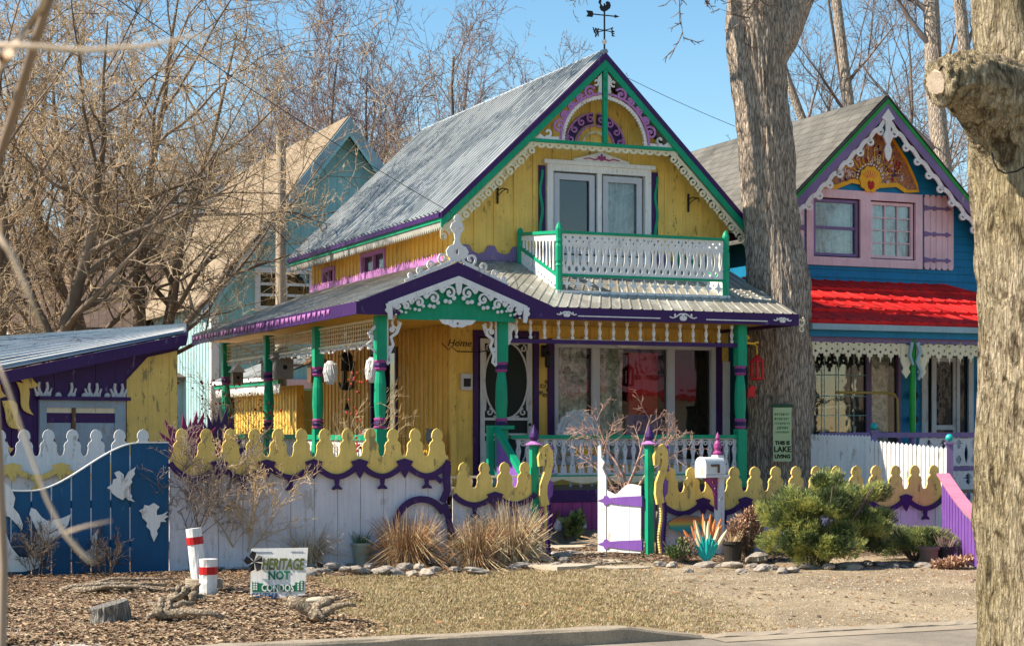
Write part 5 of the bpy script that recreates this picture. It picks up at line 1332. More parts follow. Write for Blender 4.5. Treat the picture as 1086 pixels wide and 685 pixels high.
cut('cutout_whale', [(-12, 560), (5, 562), (12, 580), (20, 590), (30, 591), (38, 580), (42, 570), (36, 556), (31, 545), (33, 538), (38, 540), (44, 548), (50, 552), (58, 551), (66, 549), (75, 545), (72, 556), (64, 566), (54, 575), (48, 590), (40, 602), (25, 606), (5, 606), (-12, 606)], WHT, 'big white cut out whale with its tail raised')
cut('cutout_mermaid', [(-12, 512), (5, 512), (12, 518), (16, 528), (14, 538), (20, 545), (24, 556), (23, 562), (18, 556), (10, 548), (2, 545), (-12, 545)], WHT)
cut('cutout_fish', [(84, 590), (90, 585), (96, 583), (98, 568), (104, 562), (102, 574), (106, 582), (112, 588), (104, 596), (92, 598)], WHT)

# gate posts
def gate_post(u, lab):
    t = thing('gate_post', lab, 'gate post', fw(u, 0), YAW)
    MB().box((-.043, -.043, 0), (.043, .043, 1.36)).build('square_post', GRN, t)
    MB().lathe((0, 0, 0), [(.10, 1.363), (.105, 1.375), (.07, 1.39), (.04, 1.41)], 14).build('white_collar', LIL, t)
    MB().lathe((0, 0, 0), [(.03, 1.415), (.055, 1.435), (.062, 1.46), (.05, 1.50), (.024, 1.56), (.006, 1.60), (0, 1.61)], 12).build('spear_finial', PUR, t)
    s_ = [(.055, 1.12), (.045, 1.22), (.07, 1.31), (.12, 1.34), (.155, 1.28), (.16, 1.16), (.125, 1.02), (.08, .90), (.075, .78), (.10, .66)]
    mb = MB(); fret(mb, [[stroke(s_, .07, .10)], [circ(.10, 1.25, .055, 10), circ(.095, 1.25, .018, 6)]], .05, (0, -.085, 0)); mb.build('sea_horse_body', YELF, t)
    mb = MB()
    for i in range(20):
        z = .66-.031*i; x = .10+.015*math.sin(i*.35); mb.ball((x, -.085, z), .026, 6)
    mb.build('bead_tail', YELF, t)
    mb = MB(); g = [[stroke([(.13, .78), (.16, .6), (.15, .4), (.14, .2), (.12, .05)], .05, .05)], [[(.13, .98), (.21, .93), (.20, .78), (.15, .72)]]]
    g += [[circ(.20, 1.33-.045*i, .024, 6)] for i in range(7)]
    fret(mb, g, .035, (0, -.07, 0)); mb.build('purple_fin', PURL, t)
    mb = MB()
    for i in range(17): mb.ball((.165+.01*math.sin(i*.4), -.095, .66-.036*i), .019, 6)
    mb.build('dark_beads', PUR, t)
gate_post(1.02, 'left gate post with purple spear finial and yellow sea horse cutout')
gate_post(2.54, 'right gate post with purple spear finial hinged to the open white gate')
# gate leaf (standing open inwards)
gp = fw(2.47, .04); gd = Vector((-.72, .42, 0)).normalized(); ang = math.atan2(gd.y, gd.x)
t = thing('garden_gate', 'white board gate with purple strap hinges standing half open', 'gate', gp, ang)
GW_ = .60
def gtop(x): return .86+.03*math.sin(x*9)-.10*max(0, 1-abs(x-.36)/.16)
mb = MB(); x = .02; k = 0
while x < GW_-.13:
    x1 = min(x+.155, GW_-.12); pts = [(x, .06), (x1-.005, .06)]+[(x1-.005+(x-x1+.005)*i/5, gtop(x1+(x-x1)*i/5)) for i in range(6)]
    fret(mb, [[pts]], .024, (0, 0, 0)); x += .155
pts = [(GW_-.11, .03), (GW_, .03), (GW_, 1.34), (GW_-.035, 1.36), (GW_-.05, 1.20), (GW_-.09, 1.15), (GW_-.06, 1.08), (GW_-.11, .98)]
fret(mb, [[pts]], .035, (0, 0, 0)); mb.build('gate_boards', WHT, t)
for z in (.68, .15):
    mb = MB(); pts = [(0, z-.06), (.3, z-.045), (.44, z-.03), (.47, z-.055), (.51, z-.05), (.52, z-.02), (.60, z), (.52, z+.03), (.51, z+.06), (.47, z+.06), (.44, z+.035), (.3, z+.05), (0, z+.07)]
    fret(mb, [[pts]], .05, (0, 0, 0)); mb.build('strap_hinge', PURL, t)
# mirror so that x runs from hinge: local x already along gd

# purple panel with pink cap at far right
ax0 = P(1000, 455, 23.0); ax0.z = 0; ax1 = P(1056, 455, 18.2); ax1.z = 0
d_ = (ax1-ax0); L = d_.length; dn = d_.normalized()
t = thing('curved_fence', 'purple fence panel with a sagging pink cap by the front tree', 'fence', ax0, 0)
top = [(L*i/16, .96-.42*math.sin(math.pi/2*min(1, i/15))) for i in range(17)]
mb = MB(); x = 0
pts = [(0, .04), (L, .04)]+top[::-1]
fret(mb, [[pts]], .03, (0, 0, 0), (dn.x, dn.y, 0))
for i in range(1, 16): 
    x = L*i/16; mb.bar(dn*x+Vector((-.017, 0, .05)), dn*x+Vector((-.017, 0, top[i][1]-.03)), .006, .012, up=(1, 0, 0))
mb.build('purple_boards', PURL, t)
mb = MB()
for (a, b) in zip(top[:-1], top[1:]): mb.bar(dn*a[0]+Vector((0, 0, a[1]+.012)), dn*(b[0]+.01)+Vector((0, 0, b[1]+.012)), .16, .024)
mb.build('pink_cap', PNKC, t)
g = []
for i in range(46):
    x = L*(i+.5)/46; k = min(15, int(x/L*16)); z = top[k][1]+(top[k+1][1]-top[k][1])*(x/L*16-k)
    g.append([(x-L/92, z), (x+L/92, z), (x, z-.07)])
mb = MB(); fret(mb, [[q] for q in g], .012, tuple(Vector((-.03, -.012, 0))), (dn.x, dn.y, 0)); mb.build('sawtooth_trim', WHT, t)

# ================================================================== mailbox
mp = fw(3.30, -.22); 
t = thing('mailbox', 'white curbside mailbox on a white post with magenta bracket', 'mailbox', mp, R(40)); t.scale = (.88, .88, .95)
bx_ = MB(); w_, h_ = .10, .10
arch = [(-w_, 0), (w_, 0), (w_, .12)]+[(w_*math.cos(R(a)), .12+w_*math.sin(R(a))) for a in range(15, 180, 15)]+[(-w_, .12)]
M = plane_mat((0, 0, 1.06), (1, 0, 0), (0, 0, 1))
me = curve_mesh([arch], .36); mb = MB(); mb.merge(me, plane_mat((-.05, 0, 1.06), (0, 1, 0), (0, 0, 1))); mb.build('mailbox_body', WHT, t)
me = curve_mesh([[(x*1.06, y*1.04-.003) for x, y in arch]], .03); mb = MB(); mb.merge(me, plane_mat((-.245, 0, 1.06), (0, 1, 0), (0, 0, 1))); mb.build('mailbox_door', WHT, t)
MB().box((-.16, -.115, 1.16), (-.0, -.105, 1.19)).box((-.03, -.115, 1.08), (-.0, -.105, 1.19)).build('red_flag', BRN, t)
MB().box((-.26, -.1, 1.02), (.2, .1, 1.055)).build('platform', WHT, t)
MB().box((.06, -.05, 0), (.16, .05, 1.02)).box((.05, -.03, 1.06), (.17, .09, 1.30)).build('post', WHT, t)
mb = MB(); fret(mb, [[[(.06, 1.02), (-.20, 1.02), (-.20, .99), (-.10, .94), (-.02, .86), (.02, .76), (.03, .62), (.06, .60)], circ(-.02, .96, .025, 7), circ(.02, .88, .02, 7), circ(.035, .80, .014, 6)]], .03, (0, 0, 0)); mb.build('magenta_bracket', MAG, t)
MB().lathe((.11, .03, 0), [(.06, 1.30), (.07, 1.33), (.04, 1.36), (.055, 1.40), (.05, 1.45), (.02, 1.49), (.035, 1.52), (.02, 1.56), (0, 1.6)], 10).build('post_finial', MAG, t)

# tulip-like ceramic ornament
t = thing('garden_ornament', 'orange and turquoise metal flower ornament below the mailbox', 'ornament', G(749, 598), 0)
t.scale = (.95, 1, 1.25)
rg = random.Random(4)
def leafmesh(mb, base, tip, w):
    base = Vector(base); tip = Vector(tip); d = tip-base; s = d.cross(Vector((0, 1, 0)));
    if s.length < 1e-3: s = Vector((1, 0, 0))
    s.normalize(); f = Vector((0, -1, 0)); n = 6; vs = []
    for i in range(n+1):
        k = i/n; ww = w*math.sin(math.pi*min(.97, k*.86+.10))**.8
        c = base+d*k
        vs += [c-s*ww/2, c+f*ww*.28, c+s*ww/2, c-f*.006]
    fs = []
    for i in range(n):
        a = i*4; b = a+4
        fs += [(a, a+1, b+1, b), (a+1, a+2, b+2, b+1), (a+2, a+3, b+3, b+2), (a+3, a, b, b+3)]
    mb.add(vs, fs)
for nm, mat_, lo_, hi_, cnt, yy in (('turquoise_leaf', TRQ, .03, .20, 15, -.05), ('orange_petal', ORG, .18, .36, 11, 0), ('white_petal', CRM, .16, .33, 8, -.02)):
    mb = MB()
    for i in range(cnt):
        a = R(-46+92*i/(cnt-1)+rg.uniform(-5, 5)); r0 = lo_*.8; r1 = hi_+rg.uniform(-.02, .03)
        leafmesh(mb, (math.sin(a)*r0, yy+rg.uniform(-.03, .03), .02+math.cos(a)*r0), (math.sin(a)*r1, yy+rg.uniform(-.05, .05), .03+math.cos(a)*r1*1.12), .05)
    mb.build(nm, mat_, t)
MB().tube([(0, 0, 0), (0, 0, .2)], .01, 6).build('stem', BLKI, t)

# fish ornament rainbow board
t = thing('fish_board', 'rainbow striped wooden fish leaning on the low fence by the right gate post', 'ornament', fw(3.02, -.10, 0), YAW)
def m_rain():
    m, nt, b = newmat('rainbow_stripes'); tc = nt.nodes.new('ShaderNodeTexCoord'); sp = nt.nodes.new('ShaderNodeSeparateXYZ'); nt.links.new(tc.outputs['Object'], sp.inputs[0])
    mr = nt.nodes.new('ShaderNodeMapRange'); mr.inputs[1].default_value = .30; mr.inputs[2].default_value = .52; nt.links.new(sp.outputs['Z'], mr.inputs[0])
    c = ramp(nt, mr.outputs[0], [(.1, (.02, .22, .3)), (.35, (.05, .3, .2)), (.5, (.5, .35, .05)), (.7, (.5, .16, .05)), (.9, (.18, .12, .08))])
    nt.links.new(c, b.inputs['Base Color']); b.inputs['Roughness'].default_value = .6; return m
mb = MB(); fret(mb, [[[(-.25, .35), (-.15, .32), (0, .30), (.15, .33), (.24, .38), (.36, .34), (.34, .41), (.37, .50), (.24, .45), (.12, .50), (-.05, .52), (-.2, .48), (-.28, .42)]]], .025); mb.build('fish_panel', m_rain(), t)
MB().box((-.02, 0.02, 0), (.02, .04, .4)).build('stake', TIMB, t)

# yard sign
sp = G(296, 640); 
t = thing('yard_sign', 'white yard sign reading HERITAGE NOT CONDOS in front of the tall fence', 'sign', sp, R(-3))
dd = sp.y/FPX
SW, SH = 62*dd, 56*dd
mb = MB(); fret(mb, [[[(-SW/2, -.0), (SW/2-.03, .06), (SW/2, SH+.01), (-SW/2+.01, SH)]]], .01, (0, 0, .02)); SG = mb.build('panel', WHT, t)
SGN = m_plain('sign_green', (.015, .16, .08), .6); SOL = m_plain('sign_olive', (.10, .12, .03), .6); SNV = m_plain('sign_navy', (.03, .08, .20), .6)
put_text('lettering', 'HERITAGE', .14, SOL, t, (.03, -.009, .02+SH*.70), ay=(-.02, 0, 1), bold=.004, shear=.25, th=.002, sx=.58)
put_text('lettering', 'NOT', .105, SGN, t, (-.0, -.009, .02+SH*.49), bold=.003, th=.002, sx=.85)
mb = MB(); fret(mb, [[[(-SW*.46, .02+SH*.18), (SW*.42, .02+SH*.20), (SW*.43, .02+SH*.40), (SW*.36, .02+SH*.40), (SW*.36, .02+SH*.37), (SW*.28, .02+SH*.37), (SW*.28, .02+SH*.32), (-SW*.28, .02+SH*.31), (-SW*.28, .02+SH*.35), (-SW*.37, .02+SH*.35), (-SW*.37, .02+SH*.38), (-SW*.46, .02+SH*.38)]]], .004, (0, -.008, 0)); gb = mb.build('green_band', SGN, t)
put_text('lettering', 'CONDOS', .09, WHT, t, (-.01, -.012, .02+SH*.255), bold=.002, th=.002, sx=.75)
mb = MB(); 
for k in range(4):
    for x in (-SW*.44, -SW*.40, SW*.32, SW*.38): mb.box((x, -.0125, .03+SH*(.20+.045*k)), (x+.014, -.0105, .045+SH*(.20+.045*k)))
mb.build('window_marks', WHT, gb)
put_text('lettering', 'SAVEMA', .078, SNV, t, (-SW*.24, -.009, .02+SH*.10), th=.002, bold=.001, sx=.85)
mb = MB().box((-SW*.40, -.009, .02+SH*.93), (-SW*.12, -.0065, .02+SH*.94)).box((SW*.2, -.009, .02+SH*.94), (SW*.42, -.0065, .02+SH*.95)); mb.build('printed_lines', SNV, t)
mb = MB().tube([(-SW*.32, .012, .0), (-SW*.32, .012, SH*.8)], .004, 5).tube([(SW*.30, .012, .0), (SW*.30, .012, SH*.8)], .004, 5); mb.build('wire_legs', BLKI, t)
# dried leaf caught on its corner
t2 = thing('dead_leaf', 'curled black dead leaf caught on the upper left corner of the yard sign', 'leaf', sp+Vector((-SW*.42, -.03, SH*.80)), 0)
rg = random.Random(6); mb = MB()
for k in range(5):
    a = k*1.26; mb.add([(0, 0, 0), (.08*math.cos(a), -.03*rg.random(), .09*math.sin(a)), (.09*math.cos(a+.5), -.04*rg.random(), .10*math.sin(a+.5)), (.07*math.cos(a+1), .01, .07*math.sin(a+1))], [(0, 1, 2, 3)])
mb.build('leaf_blade', BLKI, t2)

# white driftwood posts with red bands and rope
def band_post(px, py, h, r, lean, lab, zb):
    p = G(px, py); t = thing('banded_post', lab, 'post', p, 0, None); rg = random.Random(int(px))
    pts = [Vector((lean*z, 0, z)) for z in np.linspace(0, h, 9)]
    MB().tube(pts, [r*(1+rg.uniform(-.04, .04)) for _ in pts], 14, wob=.03, rng=rg).build('post_body', WHT, t)
    MB().tube([Vector((lean*z, 0, z)) for z in (zb, zb+.07)], r*1.055, 14).build('red_band', RED, t); return t
q = band_post(213, 630, .62, .075, -.11, 'taller leaning white post with a red band left of the shorter one', .47)
q2 = band_post(221, 634, .36, .082, .0, 'shorter white post with a red band tied to a taller one', .22)
q3 = thing('rope', 'tan rope wound round the two white red banded posts', 'rope', G(219, 631)+Vector((-.01, -.02, .03)), 0)
mb = MB(); pts = []
for i in range(120): a = i*2*math.pi/24; pts.append((.165*math.cos(a)-.01, .15*math.sin(a), .04+.018*i/24))
mb.tube(pts, .011, 6); mb.build('rope_coil', paint('rope_fibre', (.36, .30, .22), grain=False, rough=.9), q3)
# banner on the big trunk
BAN = m_plain('banner_green', (.44, .54, .30), .8)
t = thing('tree_sign', 'narrow green THIS IS LAKE LIVING sign hanging on the big trunk', 'sign', P(829.5, 489, 26.72), R(8))
k_ = 26.72/FPX; bw, bh = 20*k_, 57*k_
mb = MB().box((-bw/2, -.01, 0), (bw/2, .01, bh)); mb.build('panel', BAN, t)
MB().box((-bw/2-.02, -.014, bh+.002), (bw/2+.02, .014, bh+.05)).build('top_bar', BLKI if False else paint('dark_green_bar', (.02, .08, .05)), t)
for s, sz, zz in (('THIS IS', .075, .34), ('LAKE', .115, .22), ('LIVING', .078, .09)):
    put_text('lettering', s, sz, SOL if False else m_plain('sign_black', (.02, .03, .015)), t, (0, -.013, bh*zz+0.0), bold=.004, th=.002)
put_text('lettering', 'LISTEN', .055, SGN, t, (0, -.013, bh*.62), bold=.001, th=.002); put_text('lettering', 'DAYDREAM', .040, SGN, t, (0, -.013, bh*.54), th=.002)
mb = MB(); rg = random.Random(3)
for zz in (.70, .785, .87):
    x = -bw*.42
    while x < bw*.38: w2 = rg.uniform(.012, .022); mb.box((x, -.0125, bh*zz-.015), (x+w2*.5, -.0105, bh*zz+.02)); mb.box((x+w2*.5, -.0125, bh*zz+rg.choice((-.015, .0, .012))), (x+w2, -.0105, bh*zz+.02)); x += w2+.012
mb.build('faded_print', SGN, t)
# ================================================================== GROUND
def st(p): return (p[0]*UX.x+p[1]*UX.y, p[0]*VX.x+p[1]*VX.y)
def wst(s, t, z=0): return Vector((s*UX.x+t*VX.x, s*UX.y+t*VX.y, z))
KT = 12.50
_a, _b = st(G(335, 612)), st(G(420, 683)); ML0, ML1, MLK = _a[0], _a[1], (_b[0]-_a[0])/(_b[1]-_a[1])
_a, _b = st(G(600, 604)), st(G(745, 674)); GL0, GL1, GLK = _a[0], _a[1], (_b[0]-_a[0])/(_b[1]-_a[1])
def nz(x, y, s, o=0): return noise.noise(Vector((x*s+o, y*s-o, o)))
drv = st(G(705, 672)); DS = drv[0]
def zones(s, t):
    """returns mulch, lawn, gravel weights"""
    ws = s+.35*nz(s, t, .8, 3); wt = t+.25*nz(s, t, 1.1, 9)
    fence_t = st((FO.x, FO.y))[1]
    mul = 0.0
    ed = fence_t-1.05 if ws < 10 else fence_t-1.0
    if wt > ed-.2: mul = min(1, (wt-ed+.2)/.25)
    mx = ML0+(wt-ML1)*MLK
    if ws < mx+.25: mul = max(mul, min(1, (mx+.25-ws)/.6))
    g0 = GL0+(wt-GL1)*GLK
    gr = max(0, min(1, (ws-g0+.5)/1.6))
    return mul, gr
def ground_z(s, t):
    z = .035*nz(s, t, .5, 1)+.016*nz(s, t, 2.1, 4)
    mul, gr = zones(s, t)
    z += mul*(.03+.03*nz(s, t, 3.5, 8)+.018*nz(s, t, 9, 2))
    k = max(0, min(1, (t-KT)/2.2)); k = k*k*(3-2*k)
    dr = max(0, min(1, (s-DS-.1)/.55))*max(0, min(1, (DS+9-s)/.6))
    edge = max(0, min(1, (t-KT)/.5))
    return (z*edge-.095*(1-k)*dr)
ss = [-600, -150, -60, -30, -18]+list(np.arange(-12, 17.01, .10))+[22, 40, 80, 200, 800]
ts = list(np.arange(KT, 23.01, .09))+list(np.arange(23.2, 34, .4))+[36, 40, 50, 70, 120, 300, 1500]
mb = MB(); vs = []; cols = []
for t_ in ts:
    for s_ in ss:
        near = -12.5 < s_ < 17.5 and t_ < 34
        z = ground_z(s_, t_) if near else 0
        vs.append(wst(s_, t_, z)); m_, g_ = zones(s_, t_); cols.append((m_, g_, 0, 1))
ns = len(ss)
fs = [(j*ns+i, j*ns+i+1, (j+1)*ns+i+1, (j+1)*ns+i) for j in range(len(ts)-1) for i in range(ns-1)]
mb.add(vs, fs)
def m_ground():
    m, nt, b = newmat('yard_ground')
    at = nt.nodes.new('ShaderNodeAttribute'); at.attribute_name = 'zone'
    sp = nt.nodes.new('ShaderNodeSeparateColor'); nt.links.new(at.outputs['Color'], sp.inputs[0])
    p = pos(nt)
    n1 = noise_n(nt, 1.3, 6, .7, p); n2 = noise_n(nt, 26, 5, .75, p); n3 = noise_n(nt, 150, 3, .6, p)
    lawn = ramp(nt, n2, [(.30, (.18, .125, .065)), (.5, (.45, .33, .185)), (.72, (.66, .51, .32))])
    lawn = mixc(nt, ramp(nt, n1, [(.45, (0, 0, 0)), (.72, (.35, .35, .35))]), lawn, (.27, .25, .10))
    vo = nt.nodes.new('ShaderNodeTexVoronoi'); vo.inputs['Scale'].default_value = 24; nt.links.new(pos(nt, (1, 1.0, 1)), vo.inputs['Vector'])
    mul = mixc(nt, .6, vo.outputs['Color'], ramp(nt, n2, [(.32, (.06, .035, .02)), (.52, (.26, .155, .08)), (.75, (.55, .38, .22))]))
    hs = nt.nodes.new('ShaderNodeHueSaturation'); hs.inputs['Saturation'].default_value = .0; nt.links.new(vo.outputs['Color'], hs.inputs['Color'])
    mul = mixc(nt, .75, hs.outputs[0], ramp(nt, n2, [(.32, (.07, .04, .025)), (.52, (.30, .19, .10)), (.75, (.60, .43, .26))]), 'MULTIPLY')
    mul = mixc(nt, .55, mul, ramp(nt, n2, [(.32, (.07, .04, .025)), (.52, (.28, .18, .10)), (.75, (.55, .40, .25))]))
    gra = ramp(nt, n3, [(.3, (.38, .285, .175)), (.55, (.58, .455, .295)), (.75, (.70, .57, .39))])
    gra = mixc(nt, ramp(nt, n1, [(.4, (0, 0, 0)), (.7, (.5, .5, .5))]), gra, (.36, .275, .175))
    c = mixc(nt, sp.outputs[1], lawn, gra); c = mixc(nt, sp.outputs[0], c, mul)
    nb_ = noise_n(nt, .55, 6, .7, p, .6); c = mixc(nt, ramp(nt, nb_, [(.42, (.55, .55, .55)), (.60, (0, 0, 0))]), c, (.17, .125, .08))
    nt.links.new(c, b.inputs['Base Color']); b.inputs['Roughness'].default_value = .95; b.inputs['Specular IOR Level'].default_value = .1
    ad = nt.nodes.new('ShaderNodeMath'); ad.operation = 'ADD'; nt.links.new(n2, ad.inputs[0]); nt.links.new(n3, ad.inputs[1])
    bump(nt, b, ad.outputs[0], .8, .03); return m
go = mb.build('ground', m_ground(), None, smooth=True); tag(go, kind='structure')
ca = go.data.color_attributes.new('zone', 'FLOAT_COLOR', 'POINT'); ca.data.foreach_set('color', np.array(cols, dtype=np.float32).ravel())
# road, kerb, apron joint
def m_asph():
    m, nt, b = newmat('worn_asphalt'); p = pos(nt)
    n1 = noise_n(nt, 1.0, 5, .7, p); n2 = noise_n(nt, 120, 3, .8, p)
    c = ramp(nt, n2, [(.3, (.09, .075, .06)), (.7, (.30, .25, .19))]); c = mixc(nt, ramp(nt, n1, [(.4, (0, 0, 0)), (.65, (.8, .8, .8))]), c, (.36, .30, .225))
    nt.links.new(c, b.inputs['Base Color']); b.inputs['Roughness'].default_value = .9; bump(nt, b, n2, .5, .01); return m
def m_conc(nm='old_concrete', a=(.20, .16, .11), c_=(.44, .36, .265)):
    m, nt, b = newmat(nm); p = pos(nt); n1 = noise_n(nt, 3, 8, .75, p); n2 = noise_n(nt, 70, 4, .8, p)
    c = ramp(nt, n1, [(.3, a), (.7, c_)]); c = mixc(nt, .4, c, ramp(nt, n2, [(.35, tuple(x*.5 for x in a)), (.6, c_)]))
    nt.links.new(c, b.inputs['Base Color']); b.inputs['Roughness'].default_value = .9; bump(nt, b, n2, .5, .01); return m
CONC = m_conc()
mb = MB(); mb.poly([wst(-600, -60, -.105), wst(800, -60, -.105), wst(800, KT+.2, -.105), wst(-600, KT+.2, -.105)]); tag(mb.build('road', m_asph()), kind='structure')
mb = MB(); n = 60; prof = [(-.14, -.16), (-.13, .0), (-.115, .018), (-.02, .022), (0.03, .02), (.03, -.16)]
pts = []; sarr = [-40, -20]+list(np.linspace(-9, DS-.1, 70))+[DS+.15, DS+.55]
rg = random.Random(1)
for s_ in sarr:
    drp = .10*max(0, min(1, (s_-DS+.1)/.6))
    for (dt, z) in prof: pts.append(wst(s_, KT+dt+rg.uniform(-.006, .006), z-(drp if z > -.1 else 0)+(rg.uniform(-.006, .006) if z > 0 else 0)))
k = len(prof); fs = [(i*k+j, (i+1)*k+j, (i+1)*k+j+1, i*k+j+1) for i in range(len(sarr)-1) for j in range(k-1)]
mb.add(pts, fs); tag(mb.build('kerb', CONC), kind='structure')
mb = MB(); sarr = list(np.linspace(DS+.5, DS+9.0, 70)); pts = []
for s_ in sarr:
    for dt, z in ((-.14, -.16), (-.13, -.095), (-.01, -.08), (.02, -.085), (.03, -.16)): pts.append(wst(s_, KT+dt+rg.uniform(-.012, .012), z+(rg.uniform(-.008, .008) if z > -.1 else 0)))
fs = [(i*5+j, (i+1)*5+j, (i+1)*5+j+1, i*5+j+1) for i in range(69) for j in range(4)]; mb.add(pts, fs)
mb.add([wst(DS+.6, KT-.40, -.100), wst(DS+9, KT-.40, -.100), wst(DS+9, KT-.15, -.098), wst(DS+.6, KT-.15, -.098)], [(0, 1, 2, 3)])
tag(mb.build('driveway_kerb', CONC), kind='structure')
# slab bottom left
pp = [G(-60, 664, .03), G(10, 662, .03), G(70, 671, .03), G(128, 690, .03), G(60, 705, .03), G(-60, 705, .03)]
mb = MB(); slab(mb, pp, .10); tag(mb.build('path', m_conc('pale_concrete', (.34, .32, .30), (.55, .52, .48))), kind='structure')
# flagstones at the gate
STO = m_conc('flagstone', (.34, .28, .20), (.58, .50, .38))
rg = random.Random(12)
def flag(px, py, w_, h_, lab=None):
    c = G(px, py, .03); n = 7; pts = []
    for i in range(n):
        a = 2*math.pi*i/n+rg.uniform(-.2, .2); pts.append(Vector((w_*math.cos(a)*rg.uniform(.85, 1.1), h_*math.sin(a)*rg.uniform(.85, 1.1), .02)))
    mb = MB(); slab(mb, pts, .05); o = mb.build('flagstone', STO); o.location = (c.x, c.y, ground_z(*st(c))-.004); return o
for px, py, w_, h_ in ((592, 600, .42, .42), (636, 597, .40, .36), (614, 588, .32, .32), (600, 580, .30, .30), (625, 576, .28, .28), (606, 571, .28, .28), (660, 601, .30, .24)):
    tag(flag(px, py, w_, h_), 'flat tan flagstone in the path through the garden gate', 'paving stone', 'flagstones through the gate')
# edging stones
base = []
ROCK = m_conc('field_stone', (.14, .12, .10), (.46, .40, .33))
for k in range(5):
    mb = MB(); mb.ball((0, 0, 0), 1, 9, (1, .75, .5), .17, random.Random(k)); me = bpy.data.meshes.new('rock'); me.from_pydata(mb.v, [], mb.f); me.materials.append(ROCK); base.append(me)
def rock(p, s, lab, grp=None, name='edging_stone', sz=1):
    o = bpy.data.objects.new(name, rg.choice(base)); C.objects.link(o); p = Vector(p)
    o.location = (p.x, p.y, ground_z(*st(p))+s*.2); o.scale = (s*rg.uniform(.9, 1.5), s*rg.uniform(.7, 1.1), s*rg.uniform(.6, 1.0)*sz); o.rotation_euler = (rg.uniform(-.2, .2), rg.uniform(-.2, .2), rg.uniform(0, 3))
    return tag(o, lab, 'stone', grp)
x = 318
while x < 600:
    y = 612-(x-318)*.040+rg.uniform(-4, 3); rock(G(x, y), rg.uniform(.07, .13), 'flat brown stone edging the bed left of the gate', 'stones edging the bed left of the gate'); x += rg.uniform(7, 13)
    if rg.random() < .5: rock(G(x+rg.uniform(-4, 4), y-8), rg.uniform(.06, .11), 'flat brown stone edging the bed left of the gate', 'stones edging the bed left of the gate')
x = 700
while x < 1000:
    y = 606-(x-700)*.016+rg.uniform(-5, 2); rock(G(x, y), rg.uniform(.06, .13), 'pale stone edging the bed right of the gate', 'stones edging the bed right of the gate'); x += rg.uniform(9, 20)
rock(G(803, 596), .2, 'large pale rock between the dark pot and the evergreen shrub', name='boulder'); rock(G(433, 592), .13, 'round grey stone between the two big dry grass clumps', name='boulder', sz=.9)
# scatter : wood chips (stuff), lawn blades (stuff), gravel (stuff)
def scatter(name, cnt, region, fn, mats, seed, label, cat, pick=None):
    rr_ = np.random.RandomState(seed); mb = MB(); idx = []; n = 0
    while n < cnt:
        px = rr_.uniform(-20, 1060); py = region[0]+(region[1]-region[0])*rr_.uniform(0, 1)**1.25
        p = G(px, py); s_, t_ = st(p)
        if t_ < KT+.03: continue
        if not region[2](s_, t_, px, rr_): continue
        nf = len(mb.f); fn(mb, p.x, p.y, ground_z(s_, t_), rr_); idx += [pick(s_, t_, rr_) if pick else rr_.randint(len(mats))]*(len(mb.f)-nf); n += 1
    me = bpy.data.meshes.new(name); me.from_pydata(mb.v, [], mb.f)
    for m_ in mats: me.materials.append(m_)
    me.polygons.foreach_set('material_index', idx); me.update()
    o = bpy.data.objects.new(name, me); C.objects.link(o); return tag(o, label, cat, None, 'stuff')
def chip(mb, x, y, z, r):
    a = r.uniform(0, 6.28); L = r.uniform(.008, .034); w_ = r.uniform(.004, .012); t_ = r.uniform(-.25, .4); c, s = math.cos(a), math.sin(a); z += r.uniform(.004, .025)
    mb.add([(x-c*L-s*w_, y-s*L+c*w_, z-t_*L*.3), (x-c*L+s*w_, y-s*L-c*w_, z-t_*L*.3+.004), (x+c*L+s*w_, y+s*L-c*w_, z+t_*L), (x+c*L-s*w_, y+s*L+c*w_, z+t_*L+.004)], [(0, 1, 2, 3)])
def blade(mb, x, y, z, r):
    for k in range(3):
        a = r.uniform(0, 6.28); h = r.uniform(.008, .03); l = r.uniform(.008, .035); w_ = .003; dx, dy = math.cos(a), math.sin(a); x1 = x+r.uniform(-.03, .03); y1 = y+r.uniform(-.03, .03)
        mb.add([(x1-dy*w_, y1+dx*w_, z), (x1+dy*w_, y1-dx*w_, z), (x1+dx*l, y1+dy*l, z+h)], [(0, 1, 2)])
def peb(mb, x, y, z, r):
    s = r.uniform(.003, .010); a = r.uniform(0, 6)
    vs = [(x+s*math.cos(a+i*2.09), y+s*math.sin(a+i*2.09), z) for i in range(3)]+[(x, y, z+s*.8)]
    mb.add(vs, [(0, 1, 3), (1, 2, 3), (2, 0, 3)])
FT_ = st((FO.x, FO.y))[1]
ch = [m_plain('chip_%s' % n_, c, .9) for n_, c in (('tan', (.37, .275, .175)), ('brown', (.22, .145, .09)), ('gold', (.52, .40, .26)), ('rust', (.21, .115, .065)), ('dark', (.10, .065, .042)), ('tan2', (.40, .28, .17)))]
def chipmat(mb, x, y, z, r): chip(mb, x, y, z, r)
scatter('wood_chips', 52000, (585, 690, lambda s, t, px, r: zones(s, t)[0] > .3+.3*r.rand()), chip, ch, 1, 'tan wood chips and leaf litter over the planting bed', 'wood chips', lambda s, t, r: (r.choice([1, 3, 4, 4, 5]) if t > FT_-2.3+1.3*nz(s, t, .9, 5)+r.uniform(-.3, .3) else r.choice([0, 1, 1, 2, 3, 4, 5, 5])))
gr = [m_plain('grass_%s' % n_, c, .9) for n_, c in (('straw', (.47, .35, .19)), ('olive', (.20, .18, .07)), ('tan', (.36, .25, .135)), ('brown', (.20, .13, .07)), ('pale', (.58, .47, .31)), ('olive2', (.26, .24, .10)))]
scatter('dry_grass', 42000, (598, 690, lambda s, t, px, r: zones(s, t)[0] < .5 and zones(s, t)[1] < .85*r.rand()+.1), blade, gr, 2, 'short dry winter grass between kerb and bed', 'grass')
